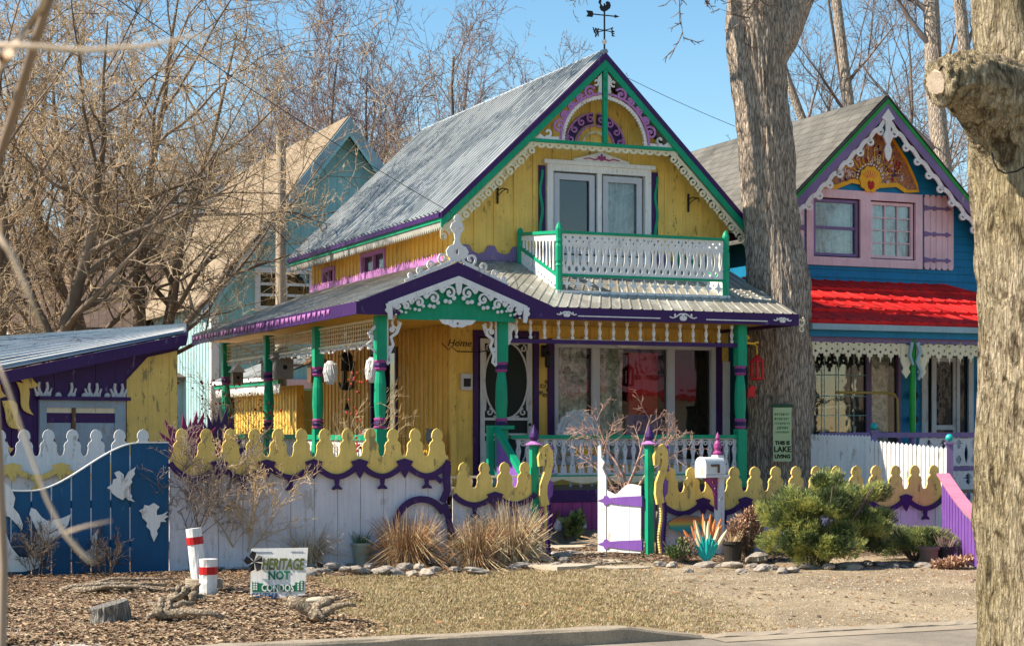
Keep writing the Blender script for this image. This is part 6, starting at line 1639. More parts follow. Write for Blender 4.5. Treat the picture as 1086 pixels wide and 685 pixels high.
pb = [m_plain('pebble_%s' % n_, c, .9) for n_, c in (('grey', (.34, .31, .27)), ('tan', (.52, .44, .33)), ('dark', (.16, .13, .11)))]
def leaf_(mb, x, y, z, r):
    a = r.uniform(0, 6.28); L = r.uniform(.018, .045); w_ = L*.5; c, s = math.cos(a), math.sin(a); h = r.uniform(.005, .02)
    mb.add([(x-c*L, y-s*L, z+h), (x-s*w_, y+c*w_, z+.004), (x+c*L, y+s*L, z+h*r.uniform(0, 1.5)), (x+s*w_, y-c*w_, z+.004)], [(0, 1, 2), (0, 2, 3)])
scatter('fallen_leaves', 2600, (596, 690, lambda s, t, px, r: r.rand() < .12+.9*max(0, nz(s, t, .7, 21)) or t > FT_-1.6), leaf_, [m_plain('leaf_'+n_, c, .85) for n_, c in (('brown', (.22, .12, .06)), ('rust', (.32, .16, .07)), ('dark', (.09, .055, .035)), ('tan', (.42, .29, .17)))], 9, 'scattered fallen brown leaves on the grass and drive', 'leaves')
scatter('loose_gravel', 14000, (592, 690, lambda s, t, px, r: zones(s, t)[1] > .3), peb, pb, 3, 'loose sandy gravel on the driveway', 'gravel')

# ================================================================== TREES
class Tree:
    def __init__(s, seed): s.r = random.Random(seed); s.b = []          # (pts, radii, level)
    def branch(s, p, d, L, r, lv, P_):
        """P_ : list of per-level dicts"""
        q = P_[lv]; n = q['seg']; pts = [Vector(p)]; rad = [r]; d = Vector(d).normalized()
        kids = []
        for i in range(n):
            w_ = q['wob']; d = (d+Vector((s.r.gauss(0, w_), s.r.gauss(0, w_), s.r.gauss(0, w_)+q['up']))).normalized()
            pts.append(pts[-1]+d*L/n); rad.append(r*(1-(i+1)/n*q['tap']))
        s.b.append((pts, rad, lv))
        if lv+1 >= len(P_): return
        nk = P_[lv+1]
        cnt = s.r.randint(*nk['cnt'])
        for k in range(cnt):
            f = nk['from']+(1-nk['from'])*(k+s.r.random())/cnt; f = min(f, .98)
            i = min(int(f*n), n-1); t = f*n-i; b = pts[i].lerp(pts[i+1], t); rb = rad[i]+(rad[i+1]-rad[i])*t
            dd = (pts[i+1]-pts[i]).normalized(); a = s.r.uniform(0, 6.283); e = dd.orthogonal().normalized(); e = Matrix.Rotation(a, 3, dd) @ e
            an = R(s.r.uniform(*nk['ang'])); nd = dd*math.cos(an)+e*math.sin(an)
            LL = nk['len']*L*s.r.uniform(.6, 1.2)*(1.15-.55*f)
            s.branch(b, nd, LL, max(min(rb*.8, rb*nk['rr']), nk.get('rmin', .004)), lv+1, P_)
    def mesh(s, lv0, lv1, sides):
        mb = MB(); V = []; F = []
        for pts, rad, lv in s.b:
            if not (lv0 <= lv <= lv1): continue
            n = sides[lv]; k = len(pts); P_ = np.array([tuple(p) for p in pts]); T = np.gradient(P_, axis=0); T /= np.linalg.norm(T, axis=1)[:, None]+1e-9
            ref = np.array([0, 0, 1.]) if abs(T[0][2]) < .9 else np.array([1., 0, 0]); A = np.cross(T, ref); A /= np.linalg.norm(A, axis=1)[:, None]+1e-9; B_ = np.cross(T, A)
            an = np.arange(n)*2*np.pi/n; ring = P_[:, None, :]+(A[:, None, :]*np.cos(an)[None, :, None]+B_[:, None, :]*np.sin(an)[None, :, None])*np.array(rad)[:, None, None]
            o = len(V); V += [tuple(x) for x in ring.reshape(-1, 3)]
            F += [(o+i*n+j, o+i*n+(j+1) % n, o+(i+1)*n+(j+1) % n, o+(i+1)*n+j) for i in range(k-1) for j in range(n)]
        mb.v = V; mb.f = F; return mb
def bare_tree(name, label, loc, seed, stems, params, tm, cm, group=None, cat='tree', names=('trunk', 'crown'), sides=(9, 6, 4, 3, 3, 3), split=1):
    t = thing(name, label, cat, loc, 0, group); T_ = Tree(seed)
    for (off, d, L, r) in stems: T_.branch(off, d, L, r, 0, params)
    T_.mesh(0, split-1, sides).build(names[0], tm, t, smooth=True)
    T_.mesh(split, 9, sides).build(names[1], cm, t, smooth=True); return t
def LV(seg, wob, up, tap, cnt=(0, 0), frm=.3, ang=(25, 60), ln=.5, rr=.55, rmin=.004):
    return {'seg': seg, 'wob': wob, 'up': up, 'tap': tap, 'cnt': cnt, 'from': frm, 'ang': ang, 'len': ln, 'rr': rr, 'rmin': rmin}
def gz0(px, d): p = P(px, 455, d); p.z = 0; return p
# big multi-stem tree left, behind the shed
PB = [LV(9, .10, .02, .93), LV(8, .12, .03, .85, (11, 14), .32, (28, 68), .50, .56), LV(6, .15, .03, .85, (8, 10), .15, (28, 68), .50, .50, .009), LV(4, .18, .04, .8, (6, 8), .15, (30, 72), .46, .55, .0065), LV(3, .2, .03, .6, (3, 5), .1, (30, 70), .42, .7, .0055)]
bare_tree('bare_tree', 'large multi stemmed bare tree rising behind the purple shed', gz0(118, 30), 11,
    [((.05, 0, 0), (-.06, .1, 1), 8.5, .20), ((.25, .1, 0), (.14, 0, 1), 9, .17), ((-.1, .2, 0), (-.26, .1, 1), 8.0, .15), ((.3, .1, 0), (.20, -.1, 1), 8.5, .15), ((.3, .3, 0), (.05, .2, 1), 9, .12)], PB, TW_B, TW_T, split=3)
bare_tree('bare_tree', 'leaning bare tree at the far left edge behind the shed', gz0(15, 28), 23,
    [((0, 0, 0), (.10, .1, 1), 8.0, .16), ((-.4, .2, 0), (-.15, 0, 1), 8.5, .15), ((.3, 0, 0), (.38, 0, 1), 6.0, .11), ((-1.2, 0, 0), (.05, 0, 1), 7, .12)], PB, TW_B, TW_T, split=3)
bare_tree('bare_tree', 'tan twiggy bare tree rising behind the tan roof', gz0(235, 52), 35,
    [((0, 0, 0), (.02, .1, 1), 10.0, .15), ((.3, .2, 0), (.25, 0, 1), 9.0, .12), ((-.5, .2, 0), (-.2, 0, 1), 9.5, .13)], PB, TW_B, TW_T, split=3)
# background wood: five source trees, copies share meshes
PG = [LV(9, .06, .05, .95), LV(6, .10, .08, .85, (11, 14), .25, (20, 50), .48, .45), LV(5, .12, .07, .85, (7, 9), .15, (25, 55), .5, .5, .012), LV(4, .15, .05, .7, (5, 7), .15, (25, 60), .5, .6, .010), LV(3, .16, .03, .5, (2, 4), .1, (25, 60), .5, .8, .008)]
src = []
GL_ = 'bare trees beyond the houses'
for k, (nm, mt, H_) in enumerate((('g', TW_G, 15), ('r', TW_R, 13), ('g', TW_G, 17), ('r', TW_R, 14))):
    stems = [((0, 0, 0), (.03, 0, 1), H_, .20)]
    if k % 2: stems += [((.3, 0, 0), (.25, .1, 1), H_*.85, .15)]
    src.append(bare_tree('bare_tree', 'bare grey brown tree standing in the row beyond the houses', gz0(-40+200*k, 60), 100+k, stems, PG, TW_D, mt, GL_))
spots = [(375, 74, 3), (410, 82, 1), (448, 58, 3), (485, 76, 1), (500, 62, 1), (528, 74, 3), (560, 88, 1), (585, 84, 3), (720, 96, 3), (750, 84, 1), (690, 88, 3), (180, 70, 0), (60, 66, 3), (320, 64, 3), (270, 70, 3), (-60, 48, 1), (30, 56, 0), (95, 62, 1), (160, 50, 3), (215, 66, 0), (300, 58, 1), (345, 50, 3), (392, 64, 1), (430, 72, 0), (465, 60, 3), (510, 68, 1), (548, 80, 3), (400, 50, 1), (335, 72, 0),
         (700, 90, 1), (738, 76, 3), (770, 66, 1), (880, 60, 0), (925, 58, 2), (985, 66, 1), (1050, 60, 2), (1110, 56, 0), (840, 72, 2), (905, 80, 3), (960, 50, 0), (120, 75, 3), (250, 80, 1), (10, 75, 3), (1020, 78, 3), (660, 100, 3), (600, 105, 1)]
rg = random.Random(77); first4 = [0, 1, 2, 3]
for (px, d, k) in spots:
    sc_ = rg.uniform(.75, 1.05)
    if 640 < px < 800: sc_ *= .78
    if 480 < px < 620: sc_ *= .85
    if k in first4: o = src[k]; first4.remove(k)
    else: o = copy_tree(src[k])
    o.location = gz0(px, d); o.rotation_euler = (0, 0, rg.uniform(0, 6.28)); o.scale = (sc_, sc_, sc_)
# leader tree behind the yellow roof (individual, close)
bare_tree('bare_tree', 'slim bare tree forking above the back of the yellow house roof', gz0(455, 42), 61, [((0, 0, 0), (.06, 0, 1), 7.5, .16), ((.2, 0, 3.8), (.5, 0, 1), 6.5, .10), ((.3, 0, 4.8), (.15, .1, 1), 5.5, .08)],
    [LV(8, .05, .02, .6), LV(6, .08, .03, .85, (6, 8), .45, (25, 50), .45, .5), LV(5, .10, .04, .85, (5, 7), .2, (25, 55), .5, .5, .009), LV(4, .12, .03, .7, (4, 6), .15, (25, 55), .5, .6, .007), LV(2, .12, .02, .5, (2, 4), .1, (30, 60), .4, .8, .006)], TW_D, TW_G)
# trunks behind the blue house
PT = [LV(12, .02, .01, .45), LV(6, .1, .06, .85, (7, 9), .45, (30, 60), .22, .4), LV(5, .12, .05, .85, (5, 7), .2, (25, 55), .5, .5, .010), LV(4, .14, .04, .7, (4, 6), .15, (25, 60), .5, .6, .008), LV(3, .15, .03, .5, (2, 3), .1, (25, 60), .5, .8, .006)]
bare_tree('bare_tree', 'tall pair of grey trunks beside the blue house chimney', gz0(1030, 42), 71, [((0, 0, 0), (-.05, 0, 1), 15, .30), ((.7, .2, 0), (-.02, 0, 1), 15, .22)], PT, BARK, TW_G)
bare_tree('bare_tree', 'leaning grey trunk behind the blue house gable', gz0(935, 46), 73, [((.5, 0, 0), (-.10, 0, 1), 15, .20), ((.6, .3, 3), (-.38, 0, 1), 11, .16)], PT, BARK, TW_G)

# BIG MAPLE TRUNK between the houses ----------------------------------
def lump_tube(mb, path, rad, n, seed, amp=.05, ridge=.03, kf=11, sub=10):
    """lofted trunk with bark ridges in real relief"""
    path = [Vector(p) for p in path]; P2 = []; R2 = []
    for i in range(len(path)-1):
        p0 = path[max(0, i-1)]; p1 = path[i]; p2 = path[i+1]; p3 = path[min(len(path)-1, i+2)]
        for k in range(sub):
            t = k/sub
            P2.append(.5*((2*p1)+(-p0+p2)*t+(2*p0-5*p1+4*p2-p3)*t*t+(-p0+3*p1-3*p2+p3)*t**3)); R2.append(rad[i]+(rad[i+1]-rad[i])*t)
    P2.append(path[-1]); R2.append(rad[-1]); vs = []; prev = None; k = len(P2)
    for i, p in enumerate(P2):
        t = (P2[min(i+1, k-1)]-P2[max(i-1, 0)]).normalized()
        a = t.orthogonal().normalized() if prev is None else (prev-t*prev.dot(t)).normalized(); prev = a; b = t.cross(a)
        for j in range(n):
            an = 2*math.pi*j/n; dd = a*math.cos(an)+b*math.sin(an)
            q = p+dd*R2[i]; l = noise.noise(Vector((q.x*1.3+seed, q.y*1.3, q.z*.8)))*amp
            r1 = abs(noise.noise(Vector((dd.x*kf+seed, dd.y*kf, q.z*1.7))))+.5*abs(noise.noise(Vector((dd.x*kf*2.3, dd.y*kf*2.3+seed, q.z*3.3))))
            vs.append(q+dd*(l+(ridge*(r1*2.2-.6))))
    fs = [(i*n+j, i*n+(j+1) % n, (i+1)*n+(j+1) % n, (i+1)*n+j) for i in range(k-1) for j in range(n)]
    fs.append(tuple((k-1)*n+j for j in range(n))); mb.add(vs, fs); return P2
mp_ = P(826, 455, 27.35); t = thing('maple_tree', 'huge bare maple with thick furrowed trunk between the yellow and blue houses', 'tree', (mp_.x, mp_.y, 0))
def rel(px, py, d): return P(px, py, d)-Vector((mp_.x, mp_.y, 0))
mb = MB(); lump_tube(mb, [Vector((0, 0, -.2)), rel(826, 540, 27.35), rel(826, 470, 27.35), rel(827, 390, 27.35), rel(824, 300, 27.35), rel(815, 200, 27.4), rel(807, 100, 27.4), rel(804, 30, 27.4), rel(802, -60, 27.3), rel(800, -160, 27.2)],
    [.78, .58, .50, .49, .465, .41, .41, .46, .36, .30], 150, 3, .07, .030, 17, 24)
lump_tube(mb, [rel(810, 60, 27.4), rel(836, 10, 27.6), rel(862, -50, 27.9), rel(900, -140, 28.3)], [.34, .32, .26, .20], 40, 8, .04, .03, 9, 10)
mb.build('trunk', BARK, t, smooth=True)
T_ = Tree(5); PM_ = [LV(7, .07, .0, .8), LV(6, .12, .03, .85, (7, 9), .2, (25, 60), .5, .5), LV(5, .14, .02, .85, (6, 8), .15, (30, 65), .5, .5, .008), LV(4, .16, .0, .8, (5, 7), .15, (30, 65), .5, .6, .006), LV(3, .16, -.02, .5, (3, 4), .1, (25, 60), .5, .7, .005)]
for (a, d, L, r) in ((rel(802, -20, 27.3), (-.9, -.2, .35), 6.5, .14), (rel(800, -100, 27.3), (-.5, .3, .9), 6, .15), (rel(850, -20, 27.8), (.9, -.1, .35), 6.0, .13), (rel(870, -60, 28), (.7, .3, .8), 6, .15), (rel(800, -160, 27.2), (-.1, -.2, 1), 6, .25), (rel(900, -140, 28.3), (.3, 0, 1), 5, .2), (rel(806, -60, 27.3), (-.75, .1, -.02), 5, .07)):
    T_.branch(a, d, L, r, 0, PM_)
T_.mesh(0, 9, (8, 6, 4, 3, 3)).build('crown', TW_D, t, smooth=True)

# FRONT RIGHT TREE -----------------------------------------------------
fp = P(1120, 455, 11.5); t = thing('street_tree', 'thick pale mossy trunk with sawn off limb stub at the right edge', 'tree', (fp.x, fp.y, 0))
def rf(px, py, d=11.5): return P(px, py, d)-Vector((fp.x, fp.y, 0))
mb = MB(); lump_tube(mb, [Vector((0.0, 0, -.2)), rf(1121, 685), rf(1117, 560), rf(1114, 420), rf(1113, 300), rf(1112, 210), rf(1110, 130), rf(1128, 70), rf(1146, -30), rf(1165, -200)], [.52, .455, .43, .42, .42, .43, .43, .37, .32, .28], 150, 6, .08, .022, 18, 26)
lump_tube(mb, [rf(1104, 210), rf(1092, 140), rf(1074, 70), rf(1064, 10), rf(1058, -60), rf(1052, -160)], [.30, .27, .22, .19, .17, .15], 60, 9, .05, .012, 12, 16)
pth = [rf(1100, 190, 11.45), rf(1075, 125, 11.3), rf(1045, 95, 11.15), rf(1018, 84, 11.0), rf(1003, 86, 10.95), rf(994, 88, 10.93)]
lump_tube(mb, pth, [.30, .26, .22, .17, .14, .125], 80, 4, .11, .022, 8, 16)
mb.build('trunk', BARK2, t, smooth=True)
e = rf(993, 88, 10.92); dr = (rf(985, 90, 10.88)-e).normalized()
MB().tube([e-dr*.03, e+dr*.012], [.080, .070], 24, wob=.10, rng=random.Random(4)).build('sawn_end', m_conc('sawn_wood', (.30, .22, .15), (.66, .54, .42)), t)
c_ = thing('hanging_cable', 'thin dark cord looped round the fork of the mossy street tree', 'cord', rf(1066, 190, 11.0)+Vector((fp.x, fp.y, 0)))
MB().tube([P(x_, y_, 10.98)-P(1066, 190, 11.0) for x_, y_ in ((1052, 162), (1054, 172), (1058, 180), (1066, 184), (1078, 182), (1092, 174))], .006, 5).build('cord_loop', BLKI, c_)
T_ = Tree(15)
for (a, d, L, r) in ((rf(1046, -160), (-.1, .0, 1), 4, .15), (rf(1052, -60), (-.9, .5, .8), 3.4, .05), (rf(1140, -200), (.2, 0, 1), 4, .22)): T_.branch(a, d, L, r, 0, PM_)
T_.mesh(0, 9, (8, 6, 4, 3, 3)).build('crown', TW_D, t, smooth=True)

# FOREGROUND sapling (soft, near the camera)
sp_ = P(-6, 455, 4.2); t = thing('bare_sapling', 'out of focus bare branches close to the camera at the left edge', 'tree', (sp_.x, sp_.y, -.12))
def rs(px, py, d): return P(px, py, d)-Vector((sp_.x, sp_.y, -.12))
mb = MB().tube([Vector((0, 0, 0)), rs(2, 685, 4.2), rs(4, 600, 4.2), rs(-1, 480, 4.2), rs(-12, 330, 4.0), rs(-20, 230, 2.2), rs(-6, 190, 3.4), rs(5, 150, 3.3), rs(18, 110, 3.2), rs(34, 55, 3.1), rs(56, -10, 3.0), rs(80, -80, 3.0)], [.012, .011, .010, .010, .010, .010, .010, .010, .0095, .009, .008, .007], 8); mb.build('stem', m_twig('wet_twig', (.16, .11, .08), (.32, .24, .18)), t, smooth=True)
mb = MB().tube([rs(-12, 90, 4.2), rs(4, 62, 2.2), rs(28, 32, 3.2), rs(44, 8, 3.0), rs(52, -20, 3.0)], [.009, .008, .007, .006, .005], 7)
mb.tube([rs(-8, 48, 2.2), rs(40, 50, 2.2), rs(90, 54, 2.2), rs(150, 50, 2.2), rs(200, 40, 2.2), rs(238, 33, 2.2)], [.0035, .004, .0038, .003, .002, .001], 6)
mb.tube([rs(-10, 240, 2.2), rs(10, 265, 2.2), rs(26, 300, 2.2), rs(45, 352, 2.2)], [.004, .004, .003, .002], 6)
mb.tube([rs(-10, 365, 2.2), rs(8, 410, 2.2), rs(28, 470, 2.2), rs(50, 530, 2.2), rs(68, 565, 2.2), rs(88, 588, 2.2), rs(100, 598, 2.2)], [.0018, .0018, .0018, .002, .0025, .003, .001], 6)
mb.tube([rs(68, 565, 2.2), rs(90, 558, 2.2), rs(118, 552, 2.2)], [.002, .0015, .001], 5)
mb.build('branches', m_twig('pale_twig', (.40, .30, .22), (.60, .48, .36)), t, smooth=True)
# ================================================================== PLANTS
def grass_clump(px, py, h, sp, n, label, mats, seed, rootw=.12):
    p = G(px, py); t = thing('grass_clump', label, 'ornamental grass', (p.x, p.y, ground_z(*st(p)))); r = random.Random(seed)
    parts = [MB() for _ in mats]
    for i in range(n):
        a = r.uniform(0, 6.283); b = rootw*math.sqrt(r.random()); x, y = b*math.cos(a), b*math.sin(a); H_ = h*r.uniform(.45, 1.1); lean = sp*r.random()**1.1
        dx, dy = math.cos(a), math.sin(a); w_ = r.uniform(.003, .0055); pts = []
        k = 5; brk = r.random() < .35; bl_ = r.uniform(-.10, .10); kk = r.randint(2, 4)
        for j in range(k+1):
            f = j/k; off = lean*f**1.8; z = H_*(f-.25*lean/sp*f*f); 
            if brk and j > kk: z -= H_*.28*(j-kk); off += .07*(j-kk)
            sd_ = bl_*f*f
            pts.append((x+dx*off-dy*sd_, y+dy*off+dx*sd_, max(z, .0)))
        mb = r.choice(parts); vs = []
        for j, q in enumerate(pts): ww = w_*(1-.8*j/k); vs += [(q[0]-dy*ww, q[1]+dx*ww, q[2]), (q[0]+dy*ww, q[1]-dx*ww, q[2]), (q[0], q[1], q[2]+.004)]
        mb.add(vs, [(3*j+c, 3*j+(c+1) % 3, 3*j+3+(c+1) % 3, 3*j+3+c) for j in range(k) for c in range(3)])
    for mb, (nm, m_) in zip(parts, mats): mb.build(nm, m_, t)
    return t
ST1 = m_plain('straw', (.55, .42, .24), .8); ST2 = m_plain('rust_straw', (.36, .20, .09), .8); ST3 = m_plain('bleached_straw', (.68, .58, .42), .8); ST4 = m_plain('dark_stem', (.16, .085, .05), .8); GRE = m_plain('dull_green', (.10, .15, .05), .8)
grass_clump(325, 603, .52, .34, 420, 'sparse tan dry grass clump right behind the yard sign', [('blades', ST1), ('pale_blades', ST3), ('brown_blades', ST2)], 1, .16)
grass_clump(432, 603, .64, .30, 1100, 'rust brown dry grass clump before the purple curl of the tall fence', [('brown_blades', ST2), ('blades', ST1), ('dark_blades', ST4), ('brown_blades', ST2)], 2, .22)
grass_clump(540, 600, .74, .34, 1200, 'bleached dry grass clump beside the left gate post', [('blades', ST1), ('pale_blades', ST3), ('brown_blades', ST2), ('tan_blades', ST1), ('dark_blades', ST4)], 3, .24)
grass_clump(505, 603, .60, .26, 700, 'smaller dry grass clump left of the bleached clump by the gate', [('brown_blades', ST2), ('dark_blades', ST4), ('blades', ST1)], 4, .18)
grass_clump(650, 583, .18, .3, 260, 'flattened pale dry grass behind the open white gate', [('pale_blades', ST3), ('brown_blades', ST2)], 5, .18)
# twiggy shrubs
PS = [LV(6, .10, .04, .7), LV(5, .14, .05, .8, (5, 7), .25, (20, 50), .5, .6, .004), LV(4, .16, .04, .7, (4, 6), .2, (25, 55), .5, .7, .0032), LV(3, .18, .02, .5, (2, 4), .2, (25, 60), .5, .8, .0026)]
PS2 = [LV(6, .10, .04, .7), LV(5, .14, .05, .8, (7, 9), .2, (20, 50), .55, .6, .0055), LV(4, .16, .04, .7, (5, 7), .2, (25, 55), .5, .7, .0045), LV(3, .18, .02, .5, (3, 4), .2, (25, 60), .5, .8, .0035)]
def shrub(name, label, loc, seed, n, h, spread, rad, m0, m1, cat='shrub', P_=PS, root=.15, sides=(6, 4, 3, 3)):
    r = random.Random(seed); stems = []
    for i in range(n):
        a = r.uniform(0, 6.28); sp = spread*math.sqrt(r.random()); stems.append(((root*math.cos(a)*r.random(), root*math.sin(a)*r.random(), 0), (sp*math.cos(a), sp*math.sin(a), 1), h*r.uniform(.7, 1.1), rad*r.uniform(.6, 1.1)))
    return bare_tree(name, label, loc, seed, stems, P_, m0, m1, None, cat, ('stems', 'twigs'), sides)
def gp_(px, py): p = G(px, py); p.z = ground_z(*st(p)); return p
shrub('bare_shrub', 'bare tan shrub with spreading twigs in front of the tall white fence', gp_(258, 604), 41, 13, 1.25, .75, .012, TW_T, TW_T, P_=PS2)
shrub('bare_shrub', 'dark stemmed bare shrub where the blue fence meets the white fence', gp_(200, 606), 42, 9, 1.35, .6, .013, TW_D, TW_G, P_=PS2)
shrub('seedhead_plant', 'dark withered seedhead stems in front of the blue fence', gp_(112, 612), 43, 14, .42, .55, .005, TW_D, TW_D, 'dead plant')
shrub('seedhead_plant', 'thin dark withered stems before the cut out whale', gp_(42, 614), 44, 12, .5, .5, .005, TW_D, TW_D, 'dead plant')
pr_ = fw(2.95, 1.4); RT = m_twig('pink_brown_twig', (.26, .13, .10), (.50, .32, .24))
PR_ = [LV(6, .10, .05, .65), LV(5, .14, .06, .8, (4, 6), .35, (25, 60), .62, .65, .006), LV(4, .18, .04, .7, (4, 6), .2, (30, 65), .55, .7, .005), LV(3, .2, .0, .5, (3, 4), .2, (25, 60), .5, .8, .004)]
bare_tree('small_tree', 'small bare tree with pinkish twigs in front of the porch window', (pr_.x, pr_.y, 0), 52, [((0, 0, 0), (.0, 0, 1), 1.1, .035), ((0, 0, .55), (-.7, 0, .8), 1.0, .022), ((0, 0, .6), (.7, .1, .8), 1.1, .022), ((0, 0, .8), (.35, -.2, .8), 1.0, .02), ((0, 0, .85), (-.4, .2, .8), 1.0, .02)], PR_, RT, RT, None, 'tree', ('trunk', 'crown'), (7, 5, 4, 3))
# leafy clusters: thousands of small blades through a volume
def leafy(name, label, loc, dims, n, leaf, mats, seed, cat='shrub', lobes=9, needle=False, stem=True, zc=.5, lr=(.32, .55)):
    r = random.Random(seed); t = thing(name, label, cat, loc); mbs = [MB() for _ in mats]
    L_ = []
    for _ in range(lobes):
        k_ = 1-lr[0]*1.0; a_ = r.uniform(0, 6.28); q_ = math.sqrt(r.random())*k_*.9; L_.append((q_*math.cos(a_), q_*math.sin(a_), r.uniform(-.80, .85)*k_*(1-.55*q_*q_), r.uniform(*lr)))
    for i in range(n):
        lx, ly, lz, lr = r.choice(L_); u_ = r.gauss(0, 1), r.gauss(0, 1), r.gauss(0, 1); m_ = math.sqrt(sum(x*x for x in u_)) or 1; rr_ = lr*(r.random()**.45)
        c = Vector(((lx+u_[0]/m_*rr_)*dims[0]/2, (ly+u_[1]/m_*rr_)*dims[1]/2, dims[2]*zc+(lz+u_[2]/m_*rr_)*dims[2]/2))
        if c.z < 0: c.z = r.uniform(0, .05)
        cc = Vector((c.x/(dims[0]/2), c.y/(dims[1]/2), max(0, c.z/dims[2]-.2))); out = (cc*1.0+Vector((u_[0]/m_*.35, u_[1]/m_*.35, .75))).normalized()
        k = 5 if needle else 1; mb = mbs[min(len(mbs)-1, int(abs(noise.noise(c*3.1+Vector((seed, 0, 0))))*1.6*len(mbs)+r.random()*1.5))]
        for q in range(k):
            d = (out+Vector((r.gauss(0, .45), r.gauss(0, .45), r.gauss(0, .4)))).normalized(); s = d.orthogonal().normalized(); s = Matrix.Rotation(r.uniform(0, 6), 3, d) @ s
            l = leaf*r.uniform(.6, 1.3); w_ = l*(.055 if needle else .28)
            mb.add([c, c+d*l*.5+s*w_, c+d*l, c+d*l*.5-s*w_], [(0, 1, 2, 3)])
    for (nm, m_), mb in zip(mats, mbs): mb.build(nm, m_, t)
    if stem:
        mb = MB()
        for i in range(9):
            a = r.uniform(0, 6.28); mb.tube([(0, 0, 0), (dims[0]*.2*math.cos(a), dims[1]*.2*math.sin(a), dims[2]*.4), (dims[0]*.38*math.cos(a), dims[1]*.38*math.sin(a), dims[2]*.75)], [.02, .014, .006], 5)
        mb.build('branches', TW_D, t)
    return t
def leafm(nm, c):
    m, nt, b = newmat(nm); b.inputs['Base Color'].default_value = (*c, 1); b.inputs['Roughness'].default_value = .6
    tr = nt.nodes.new('ShaderNodeBsdfTranslucent'); tr.inputs[0].default_value = (*[x*1.2 for x in c], 1); mx = nt.nodes.new('ShaderNodeMixShader'); mx.inputs[0].default_value = .3
    nt.links.new(b.outputs[0], mx.inputs[1]); nt.links.new(tr.outputs[0], mx.inputs[2]); nt.links.new(mx.outputs[0], nt.nodes['Material Output'].inputs[0]); return m
YG = leafm('yellow_green_leaf', (.48, .46, .13)); MG = leafm('mid_green_leaf', (.30, .34, .10)); DG = leafm('dark_green_leaf', (.08, .11, .04)); GGr = leafm('grey_green_leaf', (.22, .25, .14))
p = gp_(880, 602)
leafy('evergreen_shrub', 'big feathery yellow green evergreen shrub in front of the low fence', p+Vector((0, .35, 0)), (1.66, 1.0, 1.24), 21000, .065, [('light_foliage', YG), ('foliage', MG), ('deep_foliage', DG)], 5, lobes=60, needle=True, zc=.43, lr=(.12, .27))
p = gp_(975, 597); leafy('low_conifer', 'low spreading grey green conifer beside the purple panel', p+Vector((0, .3, 0)), (1.15, .8, .52), 7000, .05, [('foliage', GGr), ('light_foliage', MG), ('deep_foliage', DG)], 6, lobes=12, needle=True, zc=.4)
DH = m_plain('dried_flower', (.50, .33, .22), .85); DH2 = m_plain('dried_flower_dark', (.30, .17, .11), .85)
p = gp_(795, 596); leafy('dry_hydrangea', 'brown dried hydrangea bush between mailbox and evergreen shrub', p+Vector((0, .2, 0)), (.62, .5, .62), 3800, .035, [('dry_flowers', DH), ('dark_dry_flowers', DH2)], 7, lobes=9, zc=.6)
p = gp_(722, 600); leafy('dry_plant', 'low rusty dried plant right of the hinge post', p+Vector((0, .2, 0)), (.5, .4, .34), 1800, .035, [('dry_leaves', DH2), ('pale_leaves', DH), ('green_leaves', GRE)], 8, lobes=6, zc=.4)
p = gp_(1018, 603); leafy('leaf_pile', 'heap of curled brown leaves beside the pots at the purple panel', p, (.7, .4, .2), 1500, .045, [('brown_leaves', DH2), ('tan_leaves', DH)], 9, 'leaves', lobes=6, stem=False, zc=.3)
p = gp_(745, 560); leafy('grey_plant', 'grey green woolly plant behind the mailbox post', fw(3.75, -.3), (.5, .35, .5), 1500, .045, [('foliage', GGr), ('dry_foliage', DH)], 10, lobes=6, zc=.5)
p = gp_(362, 598); leafy('green_plant', 'small dark green plant between the grass clumps and grey pot', p, (.28, .25, .22), 700, .04, [('foliage', DG), ('light_foliage', MG)], 12, 'plant', lobes=4, zc=.5, stem=False)
p = gp_(492, 596); leafy('green_plant', 'little green plant growing under the low yellow fence', p, (.28, .2, .26), 600, .04, [('foliage', MG), ('deep_foliage', DG)], 13, 'plant', lobes=4, zc=.5, stem=False)
# driftwood, stump, roots
DW = m_bark('driftwood', (.10, .07, .045), (.38, .30, .21), (30, 30, 30), 1.0, bd=.015)
def drift(label, px, py, strands, seed, name='driftwood'):
    p = gp_(px, py); t = thing(name, label, 'driftwood', p); r = random.Random(seed); mb = MB()
    for (x0, y0, z0, x1, y1, z1, r0, r1) in strands:
        n = 7; pts = []; 
        for i in range(n):
            f = i/(n-1); pts.append((x0+(x1-x0)*f+r.uniform(-.02, .02), y0+(y1-y0)*f+r.uniform(-.02, .02), max(.01, z0+(z1-z0)*f+.04*math.sin(f*3.1)+r.uniform(-.012, .012))))
        mb.tube(pts, [r0+(r1-r0)*i/(n-1) for i in range(n)], 9, wob=.12, rng=r)
    mb.build('wood', DW, t, smooth=True); return t
rr2 = random.Random(8)
drift('grey branching driftwood log in front of the banded posts', 185, 664, [(-.12, 0, .05, .38, -.03, .05, .045, .02), (-.1, 0, .06, -.2, -.06, .02, .05, .02), (-.10, .02, .06, .12, .08, .14, .04, .015), (-.1, 0, .05, -.15, .1, .20, .045, .012), (-.08, 0, .08, .05, .12, .22, .03, .01), (-.13, .02, .06, -.22, .08, .15, .03, .01)], 1)
drift('gnarled driftwood crotch lying before the yard sign', 335, 662, [(-.22, .0, .16, -.02, 0, .05, .05, .05), (-.02, 0, .05, .12, .02, .17, .07, .035), (.0, 0, .05, .30, -.03, .14, .05, .012), (-.05, 0, .05, .05, -.08, .02, .06, .04), (.05, .02, .08, .16, .03, .2, .04, .015)], 2)
